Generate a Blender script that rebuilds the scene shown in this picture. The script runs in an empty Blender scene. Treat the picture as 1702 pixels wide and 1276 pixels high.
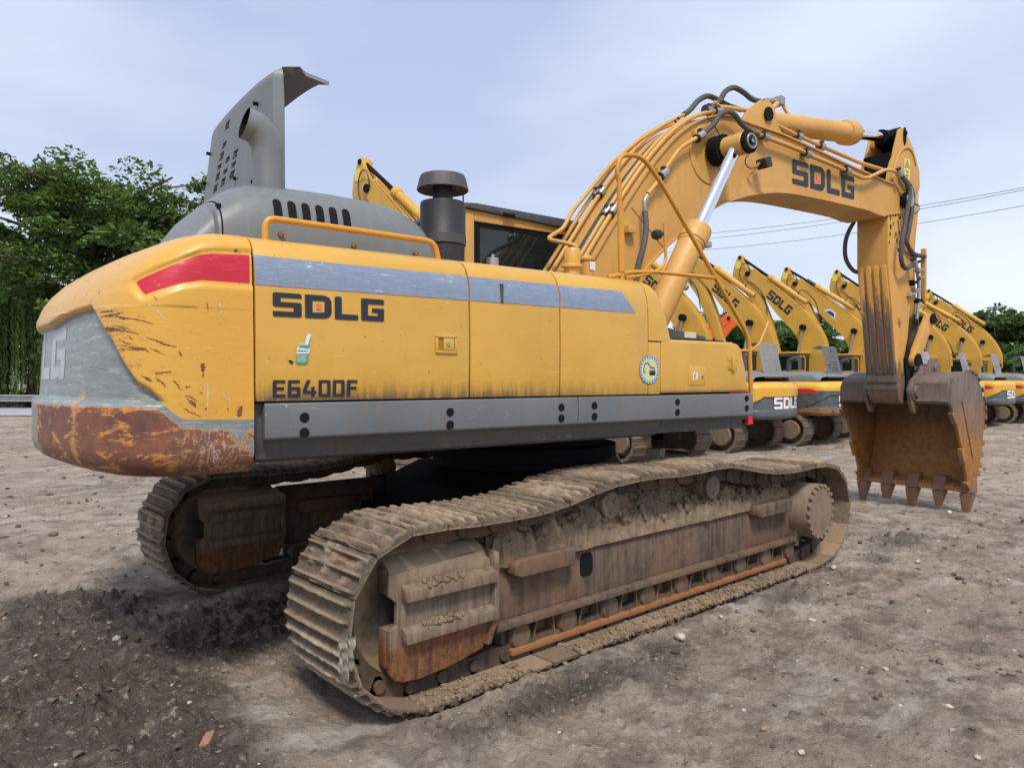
import bpy, bmesh, math, random
import numpy as np
from mathutils import Vector, Matrix
random.seed(7); RNG = np.random.default_rng(7)
scene = bpy.context.scene
# ------------------------------------------------------------------ camera
CAM = np.array([-4.408, -4.804, 1.717]); YAW = math.radians(48.192); PITCH = math.radians(-0.437); ROLL = math.radians(-0.03)
FPX = 1209.67; SLEW = math.radians(-5.3816)
_f = np.array([math.cos(YAW)*math.cos(PITCH), math.sin(YAW)*math.cos(PITCH), math.sin(PITCH)])
_r0 = np.array([math.sin(YAW), -math.cos(YAW), 0.0]); _u0 = np.cross(_r0, _f)
_r = _r0*math.cos(ROLL)+_u0*math.sin(ROLL); _u = -_r0*math.sin(ROLL)+_u0*math.cos(ROLL)
cam_data = bpy.data.cameras.new('camera'); cam = bpy.data.objects.new('camera', cam_data)
scene.collection.objects.link(cam)
cam_data.sensor_width = 36.0; cam_data.lens = FPX/1702*36.0; cam_data.clip_start = 0.05; cam_data.clip_end = 3000
M = Matrix(((_r[0], _u[0], -_f[0], CAM[0]), (_r[1], _u[1], -_f[1], CAM[1]), (_r[2], _u[2], -_f[2], CAM[2]), (0, 0, 0, 1)))
cam.matrix_world = M
scene.camera = cam
# ------------------------------------------------------------------ world: bright overcast
world = bpy.data.worlds.new('World'); scene.world = world; world.use_nodes = True
wn = world.node_tree; wn.nodes.clear()
def WN(t, **k):
    n = wn.nodes.new(t)
    for a, b in k.items(): setattr(n, a, b)
    return n
SUN_EL = math.radians(55); SUN_AZ = math.radians(236)      # direction the light comes from, measured from +x
wout = WN('ShaderNodeOutputWorld'); wadd = WN('ShaderNodeAddShader')
bg1 = WN('ShaderNodeBackground'); bg2 = WN('ShaderNodeBackground')
sky = WN('ShaderNodeTexSky', sky_type='NISHITA'); sky.sun_disc = False
sky.sun_elevation = SUN_EL; sky.sun_rotation = math.pi/2-SUN_AZ
sky.air_density = 1.0; sky.dust_density = 3.0
wn.links.new(sky.outputs[0], bg1.inputs[0]); bg1.inputs[1].default_value = 0.02
# cloud deck
tc = WN('ShaderNodeTexCoord'); mp = WN('ShaderNodeMapping'); mp.inputs['Scale'].default_value = (1.0, 1.0, 2.6)
mp.inputs['Location'].default_value = (0.35, 0.1, 0.2)
nz = WN('ShaderNodeTexNoise'); nz.inputs['Scale'].default_value = 1.7; nz.inputs['Detail'].default_value = 6; nz.inputs['Roughness'].default_value = 0.42
nz.inputs['Distortion'].default_value = 0.2
rp = WN('ShaderNodeValToRGB'); rp.color_ramp.elements[0].position = 0.35; rp.color_ramp.elements[1].position = 0.66
rp.color_ramp.elements[0].color = (0.40, 0.47, 0.68, 1); rp.color_ramp.elements[1].color = (0.86, 0.915, 1.0, 1)
sx = WN('ShaderNodeSeparateXYZ'); hr = WN('ShaderNodeValToRGB')
hr.color_ramp.elements[0].position = 0.0; hr.color_ramp.elements[0].color = (0.74, 0.80, 0.89, 1)
hr.color_ramp.elements[1].position = 0.45; hr.color_ramp.elements[1].color = (0.49, 0.565, 0.78, 1)
mxw = WN('ShaderNodeMix', data_type='RGBA'); mxw.inputs[0].default_value = 0.40
wn.links.new(tc.outputs['Generated'], mp.inputs[0]); wn.links.new(mp.outputs[0], nz.inputs[0]); wn.links.new(nz.outputs[0], rp.inputs[0])
wn.links.new(tc.outputs['Generated'], sx.inputs[0]); wn.links.new(sx.outputs[2], hr.inputs[0])
wn.links.new(rp.outputs[0], mxw.inputs[6]); wn.links.new(hr.outputs[0], mxw.inputs[7]); wn.links.new(mxw.outputs[2], bg2.inputs[0])
bg2.inputs[1].default_value = 0.82
wn.links.new(bg1.outputs[0], wadd.inputs[0]); wn.links.new(bg2.outputs[0], wadd.inputs[1]); wn.links.new(wadd.outputs[0], wout.inputs[0])
# ------------------------------------------------------------------ sun through the cloud
sd = bpy.data.lights.new('sun', 'SUN'); so = bpy.data.objects.new('sun', sd); scene.collection.objects.link(so)
sd.energy = 2.7; sd.angle = math.radians(12); sd.color = (1.0, 0.93, 0.82)
_sdir = Vector((math.cos(SUN_EL)*math.cos(SUN_AZ), math.cos(SUN_EL)*math.sin(SUN_AZ), math.sin(SUN_EL)))
so.rotation_euler = _sdir.to_track_quat('Z', 'Y').to_euler()
scene.view_settings.view_transform = 'Standard'; scene.view_settings.look = 'None'
scene.view_settings.exposure = 0.36; scene.view_settings.gamma = 1.0
scene.cycles.max_bounces = 6; scene.cycles.diffuse_bounces = 2; scene.cycles.glossy_bounces = 3; scene.cycles.transparent_max_bounces = 6
# ------------------------------------------------------------------ helpers
def _ray(px, py): return _f + _r*(px-851)/FPX - _u*(py-638)/FPX
def _toU(w): c, s = math.cos(SLEW), math.sin(SLEW); return np.array([c*w[0]+s*w[1], -s*w[0]+c*w[1], w[2]])
CAMU = _toU(CAM)
def PU(px, py, ax, v):
    """where the sight line through a photo point meets a plane of the slewed upper structure"""
    d = _toU(_ray(px, py)); i = 'xyz'.index(ax); t = (v-CAMU[i])/d[i]; return CAMU+t*d
def PW(px, py, ax, v):
    d = _ray(px, py); i = 'xyz'.index(ax); t = (v-CAM[i])/d[i]; return CAM+t*d
def XZ(pts, y): return [(float(q[0]), float(q[2])) for q in (PU(a, b, 'y', y) for a, b in pts)]
def XZW(pts, y): return [(float(q[0]), float(q[2])) for q in (PW(a, b, 'y', y) for a, b in pts)]
COL = scene.collection
def empty(name, loc=(0, 0, 0), rz=0.0, **props):
    o = bpy.data.objects.new(name, None); COL.objects.link(o); o.location = loc; o.rotation_euler = (0, 0, rz)
    o.empty_display_size = 0.2
    for k, v in props.items(): o[k] = v
    return o
def tag(o, label=None, cat=None, group=None, kind=None):
    for k, v in (('label', label), ('category', cat), ('group', group), ('kind', kind)):
        if v is not None: o[k] = v
    return o
def catmull(pts, n=6, closed=False):
    P = [np.array(p, float) for p in pts]; out = []
    m = len(P); rng = m if closed else m-1
    for i in range(rng):
        p0 = P[i-1] if (i > 0 or closed) else 2*P[0]-P[1]
        p1 = P[i]; p2 = P[(i+1) % m]
        p3 = P[(i+2) % m] if (i+2 < m or closed) else 2*P[-1]-P[-2]
        for k in range(n):
            t = k/n
            out.append(0.5*((2*p1)+(-p0+p2)*t+(2*p0-5*p1+4*p2-p3)*t*t+(-p0+3*p1-3*p2+p3)*t**3))
    if not closed: out.append(P[-1])
    return out
def fillet(pts, r, n=5):
    """round the corners of an open 3-D polyline"""
    P = [np.array(p, float) for p in pts]; out = [P[0]]
    for i in range(1, len(P)-1):
        a, b, c = P[i-1], P[i], P[i+1]; u = a-b; v = c-b; lu = np.linalg.norm(u); lv = np.linalg.norm(v)
        d = min(r, lu*.48, lv*.48); p = b+u/lu*d; q = b+v/lv*d
        for k in range(n+1):
            t = k/n; out.append((1-t)**2*p+2*t*(1-t)*b+t*t*q)
    out.append(P[-1]); return out
class MB:
    def __init__(s): s.v = []; s.f = []; s.m = []
    def add(s, vs, fs, mi=0):
        b = len(s.v); s.v.extend([tuple(map(float, q)) for q in vs]); s.f.extend([tuple(b+i for i in f) for f in fs]); s.m.extend([mi]*len(fs)); return s
    def box(s, x0, x1, y0, y1, z0, z1, mi=0, R=None, c=None):
        vs = [(x, y, z) for z in (z0, z1) for y in (y0, y1) for x in (x0, x1)]
        if R is not None:
            cc = Vector(c) if c is not None else Vector(((x0+x1)/2, (y0+y1)/2, (z0+z1)/2))
            vs = [tuple(R @ (Vector(q)-cc)+cc) for q in vs]
        return s.add(vs, [(0, 2, 3, 1), (4, 5, 7, 6), (0, 1, 5, 4), (2, 6, 7, 3), (0, 4, 6, 2), (1, 3, 7, 5)], mi)
    def prism(s, poly, a, b, ax='y', mi=0):
        """poly: list of 2-D points (x,z) for ax y, (y,z) for ax x, (x,y) for ax z"""
        n = len(poly)
        ar = sum(poly[i][0]*poly[(i+1) % n][1]-poly[(i+1) % n][0]*poly[i][1] for i in range(n))
        if ar < 0: poly = poly[::-1]
        def mk(p, t): return {'y': (p[0], t, p[1]), 'x': (t, p[0], p[1]), 'z': (p[0], p[1], t)}[ax]
        vs = [mk(p, a) for p in poly]+[mk(p, b) for p in poly]
        fs = [tuple(range(n)), tuple(range(2*n-1, n-1, -1))]+[(i, i+n, (i+1) % n+n, (i+1) % n) for i in range(n)]
        return s.add(vs, fs, mi)
    def tube(s, pts, r, n=10, mi=0, cap=True):
        P = [np.array(p, float) for p in pts]; m = len(P)
        rs = r if hasattr(r, '__len__') else [r]*m
        T = []
        for i in range(m):
            t = P[min(i+1, m-1)]-P[max(i-1, 0)]; T.append(t/(np.linalg.norm(t)+1e-12))
        nv = np.array([0, 0, 1.0]) if abs(T[0][2]) < .9 else np.array([1.0, 0, 0])
        nv = nv-T[0]*(nv@T[0]); nv /= np.linalg.norm(nv); vs = []
        for i in range(m):
            nv = nv-T[i]*(nv@T[i]); nv /= (np.linalg.norm(nv)+1e-12); bv = np.cross(T[i], nv)
            for k in range(n):
                a = 2*math.pi*k/n; vs.append(P[i]+rs[i]*(math.cos(a)*nv+math.sin(a)*bv))
        fs = [(i*n+k, i*n+(k+1) % n, (i+1)*n+(k+1) % n, (i+1)*n+k) for i in range(m-1) for k in range(n)]
        if cap: fs += [tuple(range(n-1, -1, -1)), tuple((m-1)*n+k for k in range(n))]
        return s.add(vs, fs, mi)
    def lathe(s, prof, o, d, n=24, mi=0):
        """prof: list of (radius, distance along d)"""
        o = np.array(o, float); d = np.array(d, float); d /= np.linalg.norm(d)
        return s.tube([o+d*t for _, t in prof], [max(rr, 1e-4) for rr, _ in prof], n, mi) if False else s._lathe(prof, o, d, n, mi)
    def _lathe(s, prof, o, d, n, mi):
        a = np.array([0, 0, 1.0]) if abs(d[2]) < .9 else np.array([1.0, 0, 0]); a = a-d*(a@d); a /= np.linalg.norm(a); b = np.cross(d, a)
        vs = [o+d*t+rr*(math.cos(2*math.pi*k/n)*a+math.sin(2*math.pi*k/n)*b) for rr, t in prof for k in range(n)]
        m = len(prof)
        fs = [(i*n+k, i*n+(k+1) % n, (i+1)*n+(k+1) % n, (i+1)*n+k) for i in range(m-1) for k in range(n)]
        if prof[0][0] > 1e-3: fs.append(tuple(range(n-1, -1, -1)))
        if prof[-1][0] > 1e-3: fs.append(tuple((m-1)*n+k for k in range(n)))
        return s.add(vs, fs, mi)
    def cyl(s, o, d, r, l, n=20, mi=0, ch=0.0):
        if ch: return s._lathe([(r-ch, 0), (r, ch), (r, l-ch), (r-ch, l)], np.array(o, float), np.array(d, float)/np.linalg.norm(d), n, mi)
        return s._lathe([(r, 0), (r, l)], np.array(o, float), np.array(d, float)/np.linalg.norm(d), n, mi)
    def grid(s, fn, nu, nv, mi=0, close=False):
        vs = [fn(i/nu, j/nv) for i in range(nu+1) for j in range(nv+1)]
        fs = [(i*(nv+1)+j, (i+1)*(nv+1)+j, (i+1)*(nv+1)+j+1, i*(nv+1)+j+1) for i in range(nu) for j in range(nv)]
        return s.add(vs, fs, mi)
    def build(s, name, mats, parent=None, bevel=0.0, seg=2, ang=30, smooth=True, fixn=True, rough=0.0, rs=3.0):
        me = bpy.data.meshes.new(name)
        me.from_pydata(s.v, [], s.f)
        mats = mats if isinstance(mats, (list, tuple)) else [mats]
        for m_ in mats: me.materials.append(m_)
        if any(s.m): me.polygons.foreach_set('material_index', s.m)
        if fixn or bevel:
            bm = bmesh.new(); bm.from_mesh(me)
            if fixn: bmesh.ops.recalc_face_normals(bm, faces=bm.faces)
            if bevel:
                ed = [e for e in bm.edges if len(e.link_faces) == 2 and e.calc_face_angle(0) > math.radians(32)]
                bmesh.ops.bevel(bm, geom=ed, offset=bevel, segments=seg, profile=.6, affect='EDGES', clamp_overlap=True)
            bm.to_mesh(me); bm.free()
        if rough:
            n = len(me.vertices); co = np.empty(n*3); me.vertices.foreach_get('co', co); co = co.reshape(-1, 3)
            dn = np.stack([fbm3(co*rs+k*17.3) for k in range(3)], 1); co += dn*rough
            me.vertices.foreach_set('co', co.ravel())
        if smooth:
            me.polygons.foreach_set('use_smooth', [True]*len(me.polygons)); me.set_sharp_from_angle(angle=math.radians(ang))
        me.update()
        o = bpy.data.objects.new(name, me); COL.objects.link(o)
        if parent is not None: o.parent = parent
        return o
def mirror_y(obj):
    me = obj.data.copy(); n = len(me.vertices); co = np.empty(n*3); me.vertices.foreach_get('co', co)
    co = co.reshape(-1, 3); co[:, 1] *= -1; me.vertices.foreach_set('co', co.ravel()); me.flip_normals(); me.update()
    o = obj.copy(); o.data = me; COL.objects.link(o); return o
def copy_tree(o, parent=None):
    c = o.copy(); COL.objects.link(c); c.parent = parent
    for ch in list(o.children): copy_tree(ch, c)
    return c
# numpy gradient-ish noise
def _h(*k):
    with np.errstate(over='ignore'):
        v = np.zeros(k[0].shape, np.uint32)
        for i, q in enumerate(k): v = (v ^ (q.astype(np.int64).astype(np.uint32)*np.uint32([374761393, 668265263, 2246822519][i])))*np.uint32(3266489917)
        v ^= v >> np.uint32(15); v = v*np.uint32(2654435761); v ^= v >> np.uint32(13)
    return v.astype(np.float64)/4294967295.0
def vnoise2(x, y):
    xi = np.floor(x); yi = np.floor(y); fx = x-xi; fy = y-yi; fx = fx*fx*fx*(fx*(fx*6-15)+10); fy = fy*fy*fy*(fy*(fy*6-15)+10)
    a = _h(xi, yi); b = _h(xi+1, yi); c = _h(xi, yi+1); d = _h(xi+1, yi+1)
    return (a*(1-fx)+b*fx)*(1-fy)+(c*(1-fx)+d*fx)*fy
def fbm2(x, y, o=4, g=.5):
    s = 0; a = 1.0; t = 0
    for i in range(o):
        s = s+a*vnoise2(x*1.0+i*13.7, y+i*7.1); t += a; x, y = (x*.8-y*.6)*2.03, (x*.6+y*.8)*2.03; a *= g
    return s/t
def vnoise3(p):
    i = np.floor(p); f = p-i; f = f*f*(3-2*f); r = 0
    for dx in (0, 1):
        for dy in (0, 1):
            for dz in (0, 1):
                w = (f[:, 0] if dx else 1-f[:, 0])*(f[:, 1] if dy else 1-f[:, 1])*(f[:, 2] if dz else 1-f[:, 2])
                r = r+w*_h(i[:, 0]+dx, i[:, 1]+dy, i[:, 2]+dz)
    return r
def fbm3(p, o=3):
    s = 0; a = 1.; t = 0
    for k in range(o): s = s+a*vnoise3(p+k*5.3); t += a; p = p*2.1; a *= .5
    return s/t*2-1
def sstep(a, b, x): t = np.clip((x-a)/(b-a), 0, 1); return t*t*(3-2*t)
# ------------------------------------------------------------------ materials
class NT:
    def __init__(s, name):
        s.m = bpy.data.materials.new(name); s.m.use_nodes = True; s.t = s.m.node_tree; s.t.nodes.clear()
        s.out = s.n('ShaderNodeOutputMaterial'); s.b = s.n('ShaderNodeBsdfPrincipled'); s.l(s.b.outputs[0], s.out.inputs[0])
        s.co = s.n('ShaderNodeTexCoord').outputs['Object']
    def n(s, t, **k):
        q = s.t.nodes.new(t)
        for a, b in k.items(): setattr(q, a, b)
        return q
    def l(s, a, b): s.t.links.new(a, b)
    def set(s, sock, v):
        if hasattr(v, 'is_output') or isinstance(v, bpy.types.NodeSocket): s.l(v, sock)
        else: sock.default_value = (v if not (isinstance(v, tuple) and len(v) == 3 and sock.type == 'RGBA') else v+(1,))
    def noise(s, scale, detail=4, rough=.55, vec=None, dist=0.0, stretch=None):
        v = vec or s.co
        if stretch:
            mpp = s.n('ShaderNodeMapping'); mpp.inputs['Scale'].default_value = stretch; s.l(v, mpp.inputs[0]); v = mpp.outputs[0]
        q = s.n('ShaderNodeTexNoise'); q.inputs['Scale'].default_value = scale; q.inputs['Detail'].default_value = detail
        q.inputs['Roughness'].default_value = rough; q.inputs['Distortion'].default_value = dist; s.l(v, q.inputs['Vector']); return q.outputs[0]
    def ramp(s, v, a, b, lo=0.0, hi=1.0):
        q = s.n('ShaderNodeMapRange'); q.clamp = True
        s.l(v, q.inputs[0]); q.inputs[1].default_value = a; q.inputs[2].default_value = b; q.inputs[3].default_value = lo; q.inputs[4].default_value = hi
        return q.outputs[0]
    def math(s, op, a, b=0.0, c=None):
        q = s.n('ShaderNodeMath', operation=op); s.set(q.inputs[0], a); s.set(q.inputs[1], b)
        if c is not None: s.set(q.inputs[2], c)
        return q.outputs[0]
    def mix(s, f, a, b):
        q = s.n('ShaderNodeMix', data_type='RGBA'); s.set(q.inputs[0], f); s.set(q.inputs[6], a); s.set(q.inputs[7], b); return q.outputs[2]
    def attr(s, name): q = s.n('ShaderNodeAttribute'); q.attribute_name = name; return q.outputs['Fac']
    def xyz(s, i): q = s.n('ShaderNodeSeparateXYZ'); s.l(s.co, q.inputs[0]); return q.outputs[i]
    def voro(s, scale, feat='F1', vec=None):
        q = s.n('ShaderNodeTexVoronoi', feature=feat); q.inputs['Scale'].default_value = scale; s.l(vec or s.co, q.inputs['Vector']); return q.outputs[0]
    def fin(s, col, rough=.5, metal=0.0, bump=None, bs=.2, bd=.01, spec=.5, coat=0.0):
        s.set(s.b.inputs['Base Color'], col); s.set(s.b.inputs['Roughness'], rough); s.set(s.b.inputs['Metallic'], metal)
        s.set(s.b.inputs['Specular IOR Level'], spec)
        if coat: s.b.inputs['Coat Weight'].default_value = coat; s.b.inputs['Coat Roughness'].default_value = .15
        if bump is not None:
            q = s.n('ShaderNodeBump'); q.inputs['Strength'].default_value = bs; q.inputs['Distance'].default_value = bd
            s.l(bump, q.inputs['Height']); s.l(q.outputs[0], s.b.inputs['Normal'])
        return s.m
def scratches(t, scale=1.0, w=.004, seed=0):
    """thin scratch lines: distorted wave-like threshold of stretched noise"""
    v = t.noise(2.2*scale, 2, .5, stretch=(1, 1, 6.0+seed))
    d = t.math('ABSOLUTE', t.math('SUBTRACT', v, .5+.01*seed))
    g = t.noise(3.1*scale+seed, 2)
    return t.math('MULTIPLY', t.ramp(d, 0.0, w, 1, 0), t.ramp(g, .55, .62))
def paint(name, col, col2, rough=.38, dirt=.35, dirtcol=(.20, .13, .07), edge=.0, bump=.02, coat=.15, scr=.35, scrcol=(.55, .45, .3)):
    t = NT(name)
    big = t.noise(1.3, 5, .6); fine = t.noise(26, 5, .65); streak = t.noise(3.5, 5, .6, stretch=(6, 6, .6))
    c = t.mix(t.ramp(big, .3, .7), col, col2)
    c = t.mix(t.math('MULTIPLY', t.ramp(streak, .52, .78), dirt), c, dirtcol)
    c = t.mix(t.math('MULTIPLY', t.ramp(fine, .60, .8), dirt*.8), c, dirtcol)
    if scr: c = t.mix(t.math('MULTIPLY', scratches(t), scr), c, scrcol)
    spk = t.noise(60, 2, .5); c = t.mix(t.math('MULTIPLY', t.ramp(spk, .735, .76), .7), c, (.05, .03, .02))
    ro = t.ramp(big, .2, .8, rough-.05, rough+.16)
    return t.fin(c, ro, 0, t.noise(5, 3), bs=.12, bd=bump, coat=coat)
Y1 = (.595, .340, .052); Y2 = (.54, .295, .040)
M_YEL = paint('yellow_panel_paint', Y1, Y2, dirt=.10, coat=.25)
M_BOOM = paint('weathered_yellow_paint', (.585, .325, .085), (.50, .265, .06), rough=.5, dirt=.30, dirtcol=(.33, .19, .08), coat=.0)
M_BGY = paint('parked_yellow_paint', (.58, .335, .045), (.48, .265, .035), rough=.5, dirt=.35, dirtcol=(.30, .17, .06), coat=0)  # yellow of the parked machines
M_GREY = paint('grey_plastic_hood', (.135, .15, .155), (.17, .185, .19), rough=.42, dirt=.25, dirtcol=(.24, .24, .22), coat=0, scrcol=(.35, .36, .36), scr=.5)
M_DGREY = paint('dark_grey_paint', (.095, .105, .115), (.12, .13, .138), rough=.42, dirt=.3, dirtcol=(.18, .15, .12), coat=0)
M_BLACK = paint('black_plastic', (.016, .017, .020), (.022, .022, .025), rough=.45, dirt=.15, dirtcol=(.07, .065, .06), coat=0, scr=0)
M_HOSE = paint('rubber_hose', (.055, .055, .055), (.085, .082, .078), rough=.7, dirt=.3, dirtcol=(.16, .14, .12), coat=0, scr=0)
M_CHAR = paint('charcoal_paint', (.045, .047, .052), (.06, .062, .066), rough=.5, dirt=.3, dirtcol=(.16, .12, .09), coat=0)
def simple(name, c, rough=.5, metal=0.0, nsc=30, amt=.3, emis=None):
    t = NT(name); nn = t.noise(nsc, 4)
    return t.fin(t.mix(t.ramp(nn, .3, .75, 0, amt), c, tuple(x*.45 for x in c)), rough, metal)
M_CHROME = simple('chrome_rod', (.78, .79, .82), .09, 1.0, 4, .1)
M_STEEL = simple('worn_steel', (.42, .41, .39), .42, .8)
M_DARK = simple('black_steel_and_holes', (.010, .010, .011), .75, .0); M_DARK.node_tree.nodes['Principled BSDF'].inputs['Specular IOR Level'].default_value = .12  # black steel parts, and dark fills painted in for the shade inside holes
M_LET = simple('black_lettering', (.014, .018, .026), .45, 0, 12, .2)
M_WLET = simple('white_lettering', (.78, .78, .78), .5, 0, 12, .2)
M_REDSQ = simple('faded_red_square', (.75, .16, .10), .5)
M_RED = simple('red_reflective_sheet', (.56, .008, .030), .22, 0, 5, .25)
M_STRIPE = None
def mk_stripe():
    t = NT('blue_grey_vinyl_stripe'); a = t.noise(90, 3, .6, stretch=(.12, 1, 3)); b = t.noise(90, 3, .6, stretch=(3, 1, .1)); g = t.noise(3, 4)
    c = t.mix(t.ramp(a, .35, .65), (.155, .205, .30), (.25, .30, .40)); c = t.mix(t.ramp(b, .55, .75, 0, .5), c, (.12, .15, .21))
    c = t.mix(t.ramp(g, .6, .75, 0, .5), c, (.30, .32, .36))
    c = t.mix(t.math('MULTIPLY', scratches(t, 1.4, .006, 1), .8), c, (.6, .62, .66))
    return t.fin(c, .45)
M_STRIPE = mk_stripe()
def mk_glass():
    t = NT('tinted_cab_glass'); t.b.inputs['Base Color'].default_value = (.012, .02, .018, 1); t.b.inputs['Roughness'].default_value = .04
    t.b.inputs['Specular IOR Level'].default_value = .7; t.b.inputs['Alpha'].default_value = .72; return t.m
M_GLASS = mk_glass()
def mk_rustmix(name, base, base2, rust=(.20, .075, .028), dark=(.045, .028, .022), amt=.5, mud=(.30, .215, .145), mudamt=.5, rough=.75, bd=.012):
    t = NT(name); a = t.noise(2.1, 6, .65); b = t.noise(9, 6, .7); st = t.noise(4, 5, .6, stretch=(5, 5, .5)); f = t.noise(45, 5, .7)
    c = t.mix(t.ramp(st, .35, .68), base, base2)
    c = t.mix(t.math('MULTIPLY', t.ramp(a, .48, .60), amt), c, rust)
    c = t.mix(t.ramp(b, .60, .70, 0, .6), c, dark)
    c = t.mix(t.math('MULTIPLY', t.ramp(t.math('ADD', t.math('MULTIPLY', b, .5), t.math('MULTIPLY', a, .5)), .44, .56), mudamt), c, mud)
    c = t.mix(t.ramp(f, .5, .75, 0, .35), c, (.08, .06, .045))
    h = t.math('ADD', t.math('MULTIPLY', b, .7), t.math('MULTIPLY', f, .3))
    return t.fin(c, rough, 0, h, bs=.55, bd=bd, spec=.25)
M_TFRAME = mk_rustmix('muddy_track_frame_steel', (.055, .040, .036), (.150, .103, .074), rust=(.145, .058, .030), amt=.5, mud=(.26, .19, .125), mudamt=.30)
def mk_shoe():
    t = NT('dried_mud_on_steel_shoes'); z = t.xyz(2); a = t.noise(9, 6, .7); b = t.noise(34, 6, .75); q = t.n('ShaderNodeObjectInfo').outputs['Random']
    c = t.mix(t.ramp(a, .36, .62), (.125, .096, .072), (.235, .180, .130)); c = t.mix(t.ramp(b, .48, .66, 0, .8), c, (.065, .050, .040))
    hi = t.ramp(t.math('ADD', z, t.math('MULTIPLY', t.math('SUBTRACT', b, .5), .018)), .012, .028)
    c = t.mix(hi, c, t.mix(t.ramp(a, .4, .6), (.34, .255, .170), (.42, .33, .235))); c = t.mix(t.ramp(z, -.006, -.016), c, (.30, .215, .14))
    c = t.mix(t.math('MULTIPLY', q, .50), c, (.085, .066, .054)); c = t.mix(t.ramp(t.noise(5, 3), .58, .66, 0, .55), c, (.24, .11, .055))
    return t.fin(c, .88, 0, t.math('ADD', a, t.math('MULTIPLY', b, .6)), bs=.7, bd=.02, spec=.2)
M_SHOE = mk_shoe()
M_SHOED = mk_rustmix('dark_chain_steel', (.045, .034, .028), (.09, .062, .045), amt=.4, mud=(.17, .12, .085), mudamt=.3)
def mk_guard():
    t = NT('rusty_guard_plate'); z = t.xyz(2); a = t.noise(4, 6, .7); st = t.noise(8, 5, .65, stretch=(3, 3, .4)); b = t.noise(30, 4, .7)
    c = t.mix(t.ramp(st, .35, .65), (.125, .090, .066), (.235, .175, .125)); w = t.math('ADD', t.ramp(z, .46, .24), t.math('MULTIPLY', t.math('SUBTRACT', a, .5), .9))
    c = t.mix(t.ramp(w, .35, .7, 0, .92), c, t.mix(t.ramp(t.math('ADD', t.math('MULTIPLY', st, .5), t.math('MULTIPLY', b, .5)), .42, .6), (.10, .048, .030), (.27, .105, .035))); w2 = t.math('ADD', t.ramp(z, .60, .80), t.math('MULTIPLY', t.math('SUBTRACT', a, .5), 1.1))
    c = t.mix(t.ramp(w2, .3, .6, 0, .85), c, (.31, .235, .155)); c = t.mix(t.ramp(b, .55, .8, 0, .5), c, (.09, .06, .045)); return t.fin(c, .75, 0, t.math('ADD', a, b), bs=.5, bd=.01, spec=.25)
M_RUSTP = mk_guard()
M_RAIL = mk_rustmix('orange_rusty_rail', (.26, .09, .03), (.30, .13, .05), amt=.4, mudamt=.25)
M_LOG = None
def mk_bucket():
    t = NT('worn_bucket_steel'); z = t.xyz(2); a = t.noise(2.3, 6, .65); b = t.noise(11, 6, .7); st = t.noise(5, 5, .6, stretch=(3, 3, .35)); f = t.noise(50, 4)
    c = t.mix(t.ramp(st, .35, .65), (.105, .078, .068), (.17, .125, .10))
    rf = t.math('MULTIPLY', t.ramp(t.math('ADD', t.math('MULTIPLY', a, 1.1), t.math('MULTIPLY', z, -.95)), -.85, -.25), .88)
    c = t.mix(rf, c, t.mix(t.ramp(b, .4, .62), (.28, .115, .028), (.40, .185, .045)))
    c = t.mix(t.ramp(f, .55, .75, 0, .4), c, (.09, .055, .035))
    return t.fin(c, .6, .0, b, bs=.4, bd=.01, spec=.35)
M_BUCKET = mk_bucket()
def mk_arm_rib():
    t = NT('scraped_arm_wear_paint'); z = t.xyz(2); a = t.noise(4, 6, .7, stretch=(4, 4, .5)); b = t.noise(18, 4, .7)
    w = t.math('ADD', t.ramp(z, 3.35, 2.1), t.math('MULTIPLY', t.math('SUBTRACT', a, .5), 1.6))
    c = t.mix(t.ramp(w, .40, .62), (.57, .29, .06), (.13, .098, .085)); c = t.mix(t.ramp(b, .6, .72, 0, .6), c, (.33, .15, .04))
    return t.fin(c, .65, 0, b, bs=.4, bd=.008)
M_RIB = mk_arm_rib()
# ------------------------------------------------------------------ ground
def ground_z(x, y):
    x = np.asarray(x, float); y = np.asarray(y, float)
    base = -.2*np.maximum(sstep(3.9, 9.2, x), sstep(6, 15, np.hypot(x+1, y+1)))
    return base
def mud_shade_zone(x, y):
    """freshly churned wet mud behind the tracks, plus shade toned in beside and under them"""
    n = fbm2(x*.9+3, y*.9+9, 4)
    # band swept by the far track and the strip behind the near track
    d1 = np.exp(-(((x+3.6)/.85)**2+((y+.7)/2.1)**2)); d2 = np.exp(-(((x+3.35)/.55)**2+((y-1.35)/.85)**2))*1.1
    d3 = np.exp(-(((x+2.2)/1.6)**2+((y+.0)/.8)**2)); d4 = np.exp(-(((y+2.05-.02*x)/.28)**2))*sstep(-3.2, -2.6, x)*(1-sstep(2.8, 3.6, x))*.75  # under the machine and along the track, shade is mixed into the mud tone
    d5 = .55*np.exp(-(((x-4.0)/1.1)**2+((y+1.9)/.6)**2))
    dd = np.maximum.reduce([d1, d2, d3*.9, d4*.55, d5*.8])
    far = .55*sstep(.50, .62, fbm2(x*.33+20, y*.33+4, 4))
    return np.clip(sstep(.18, .85, dd+.75*(n-.5))+far*.5, 0, 1)
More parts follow.
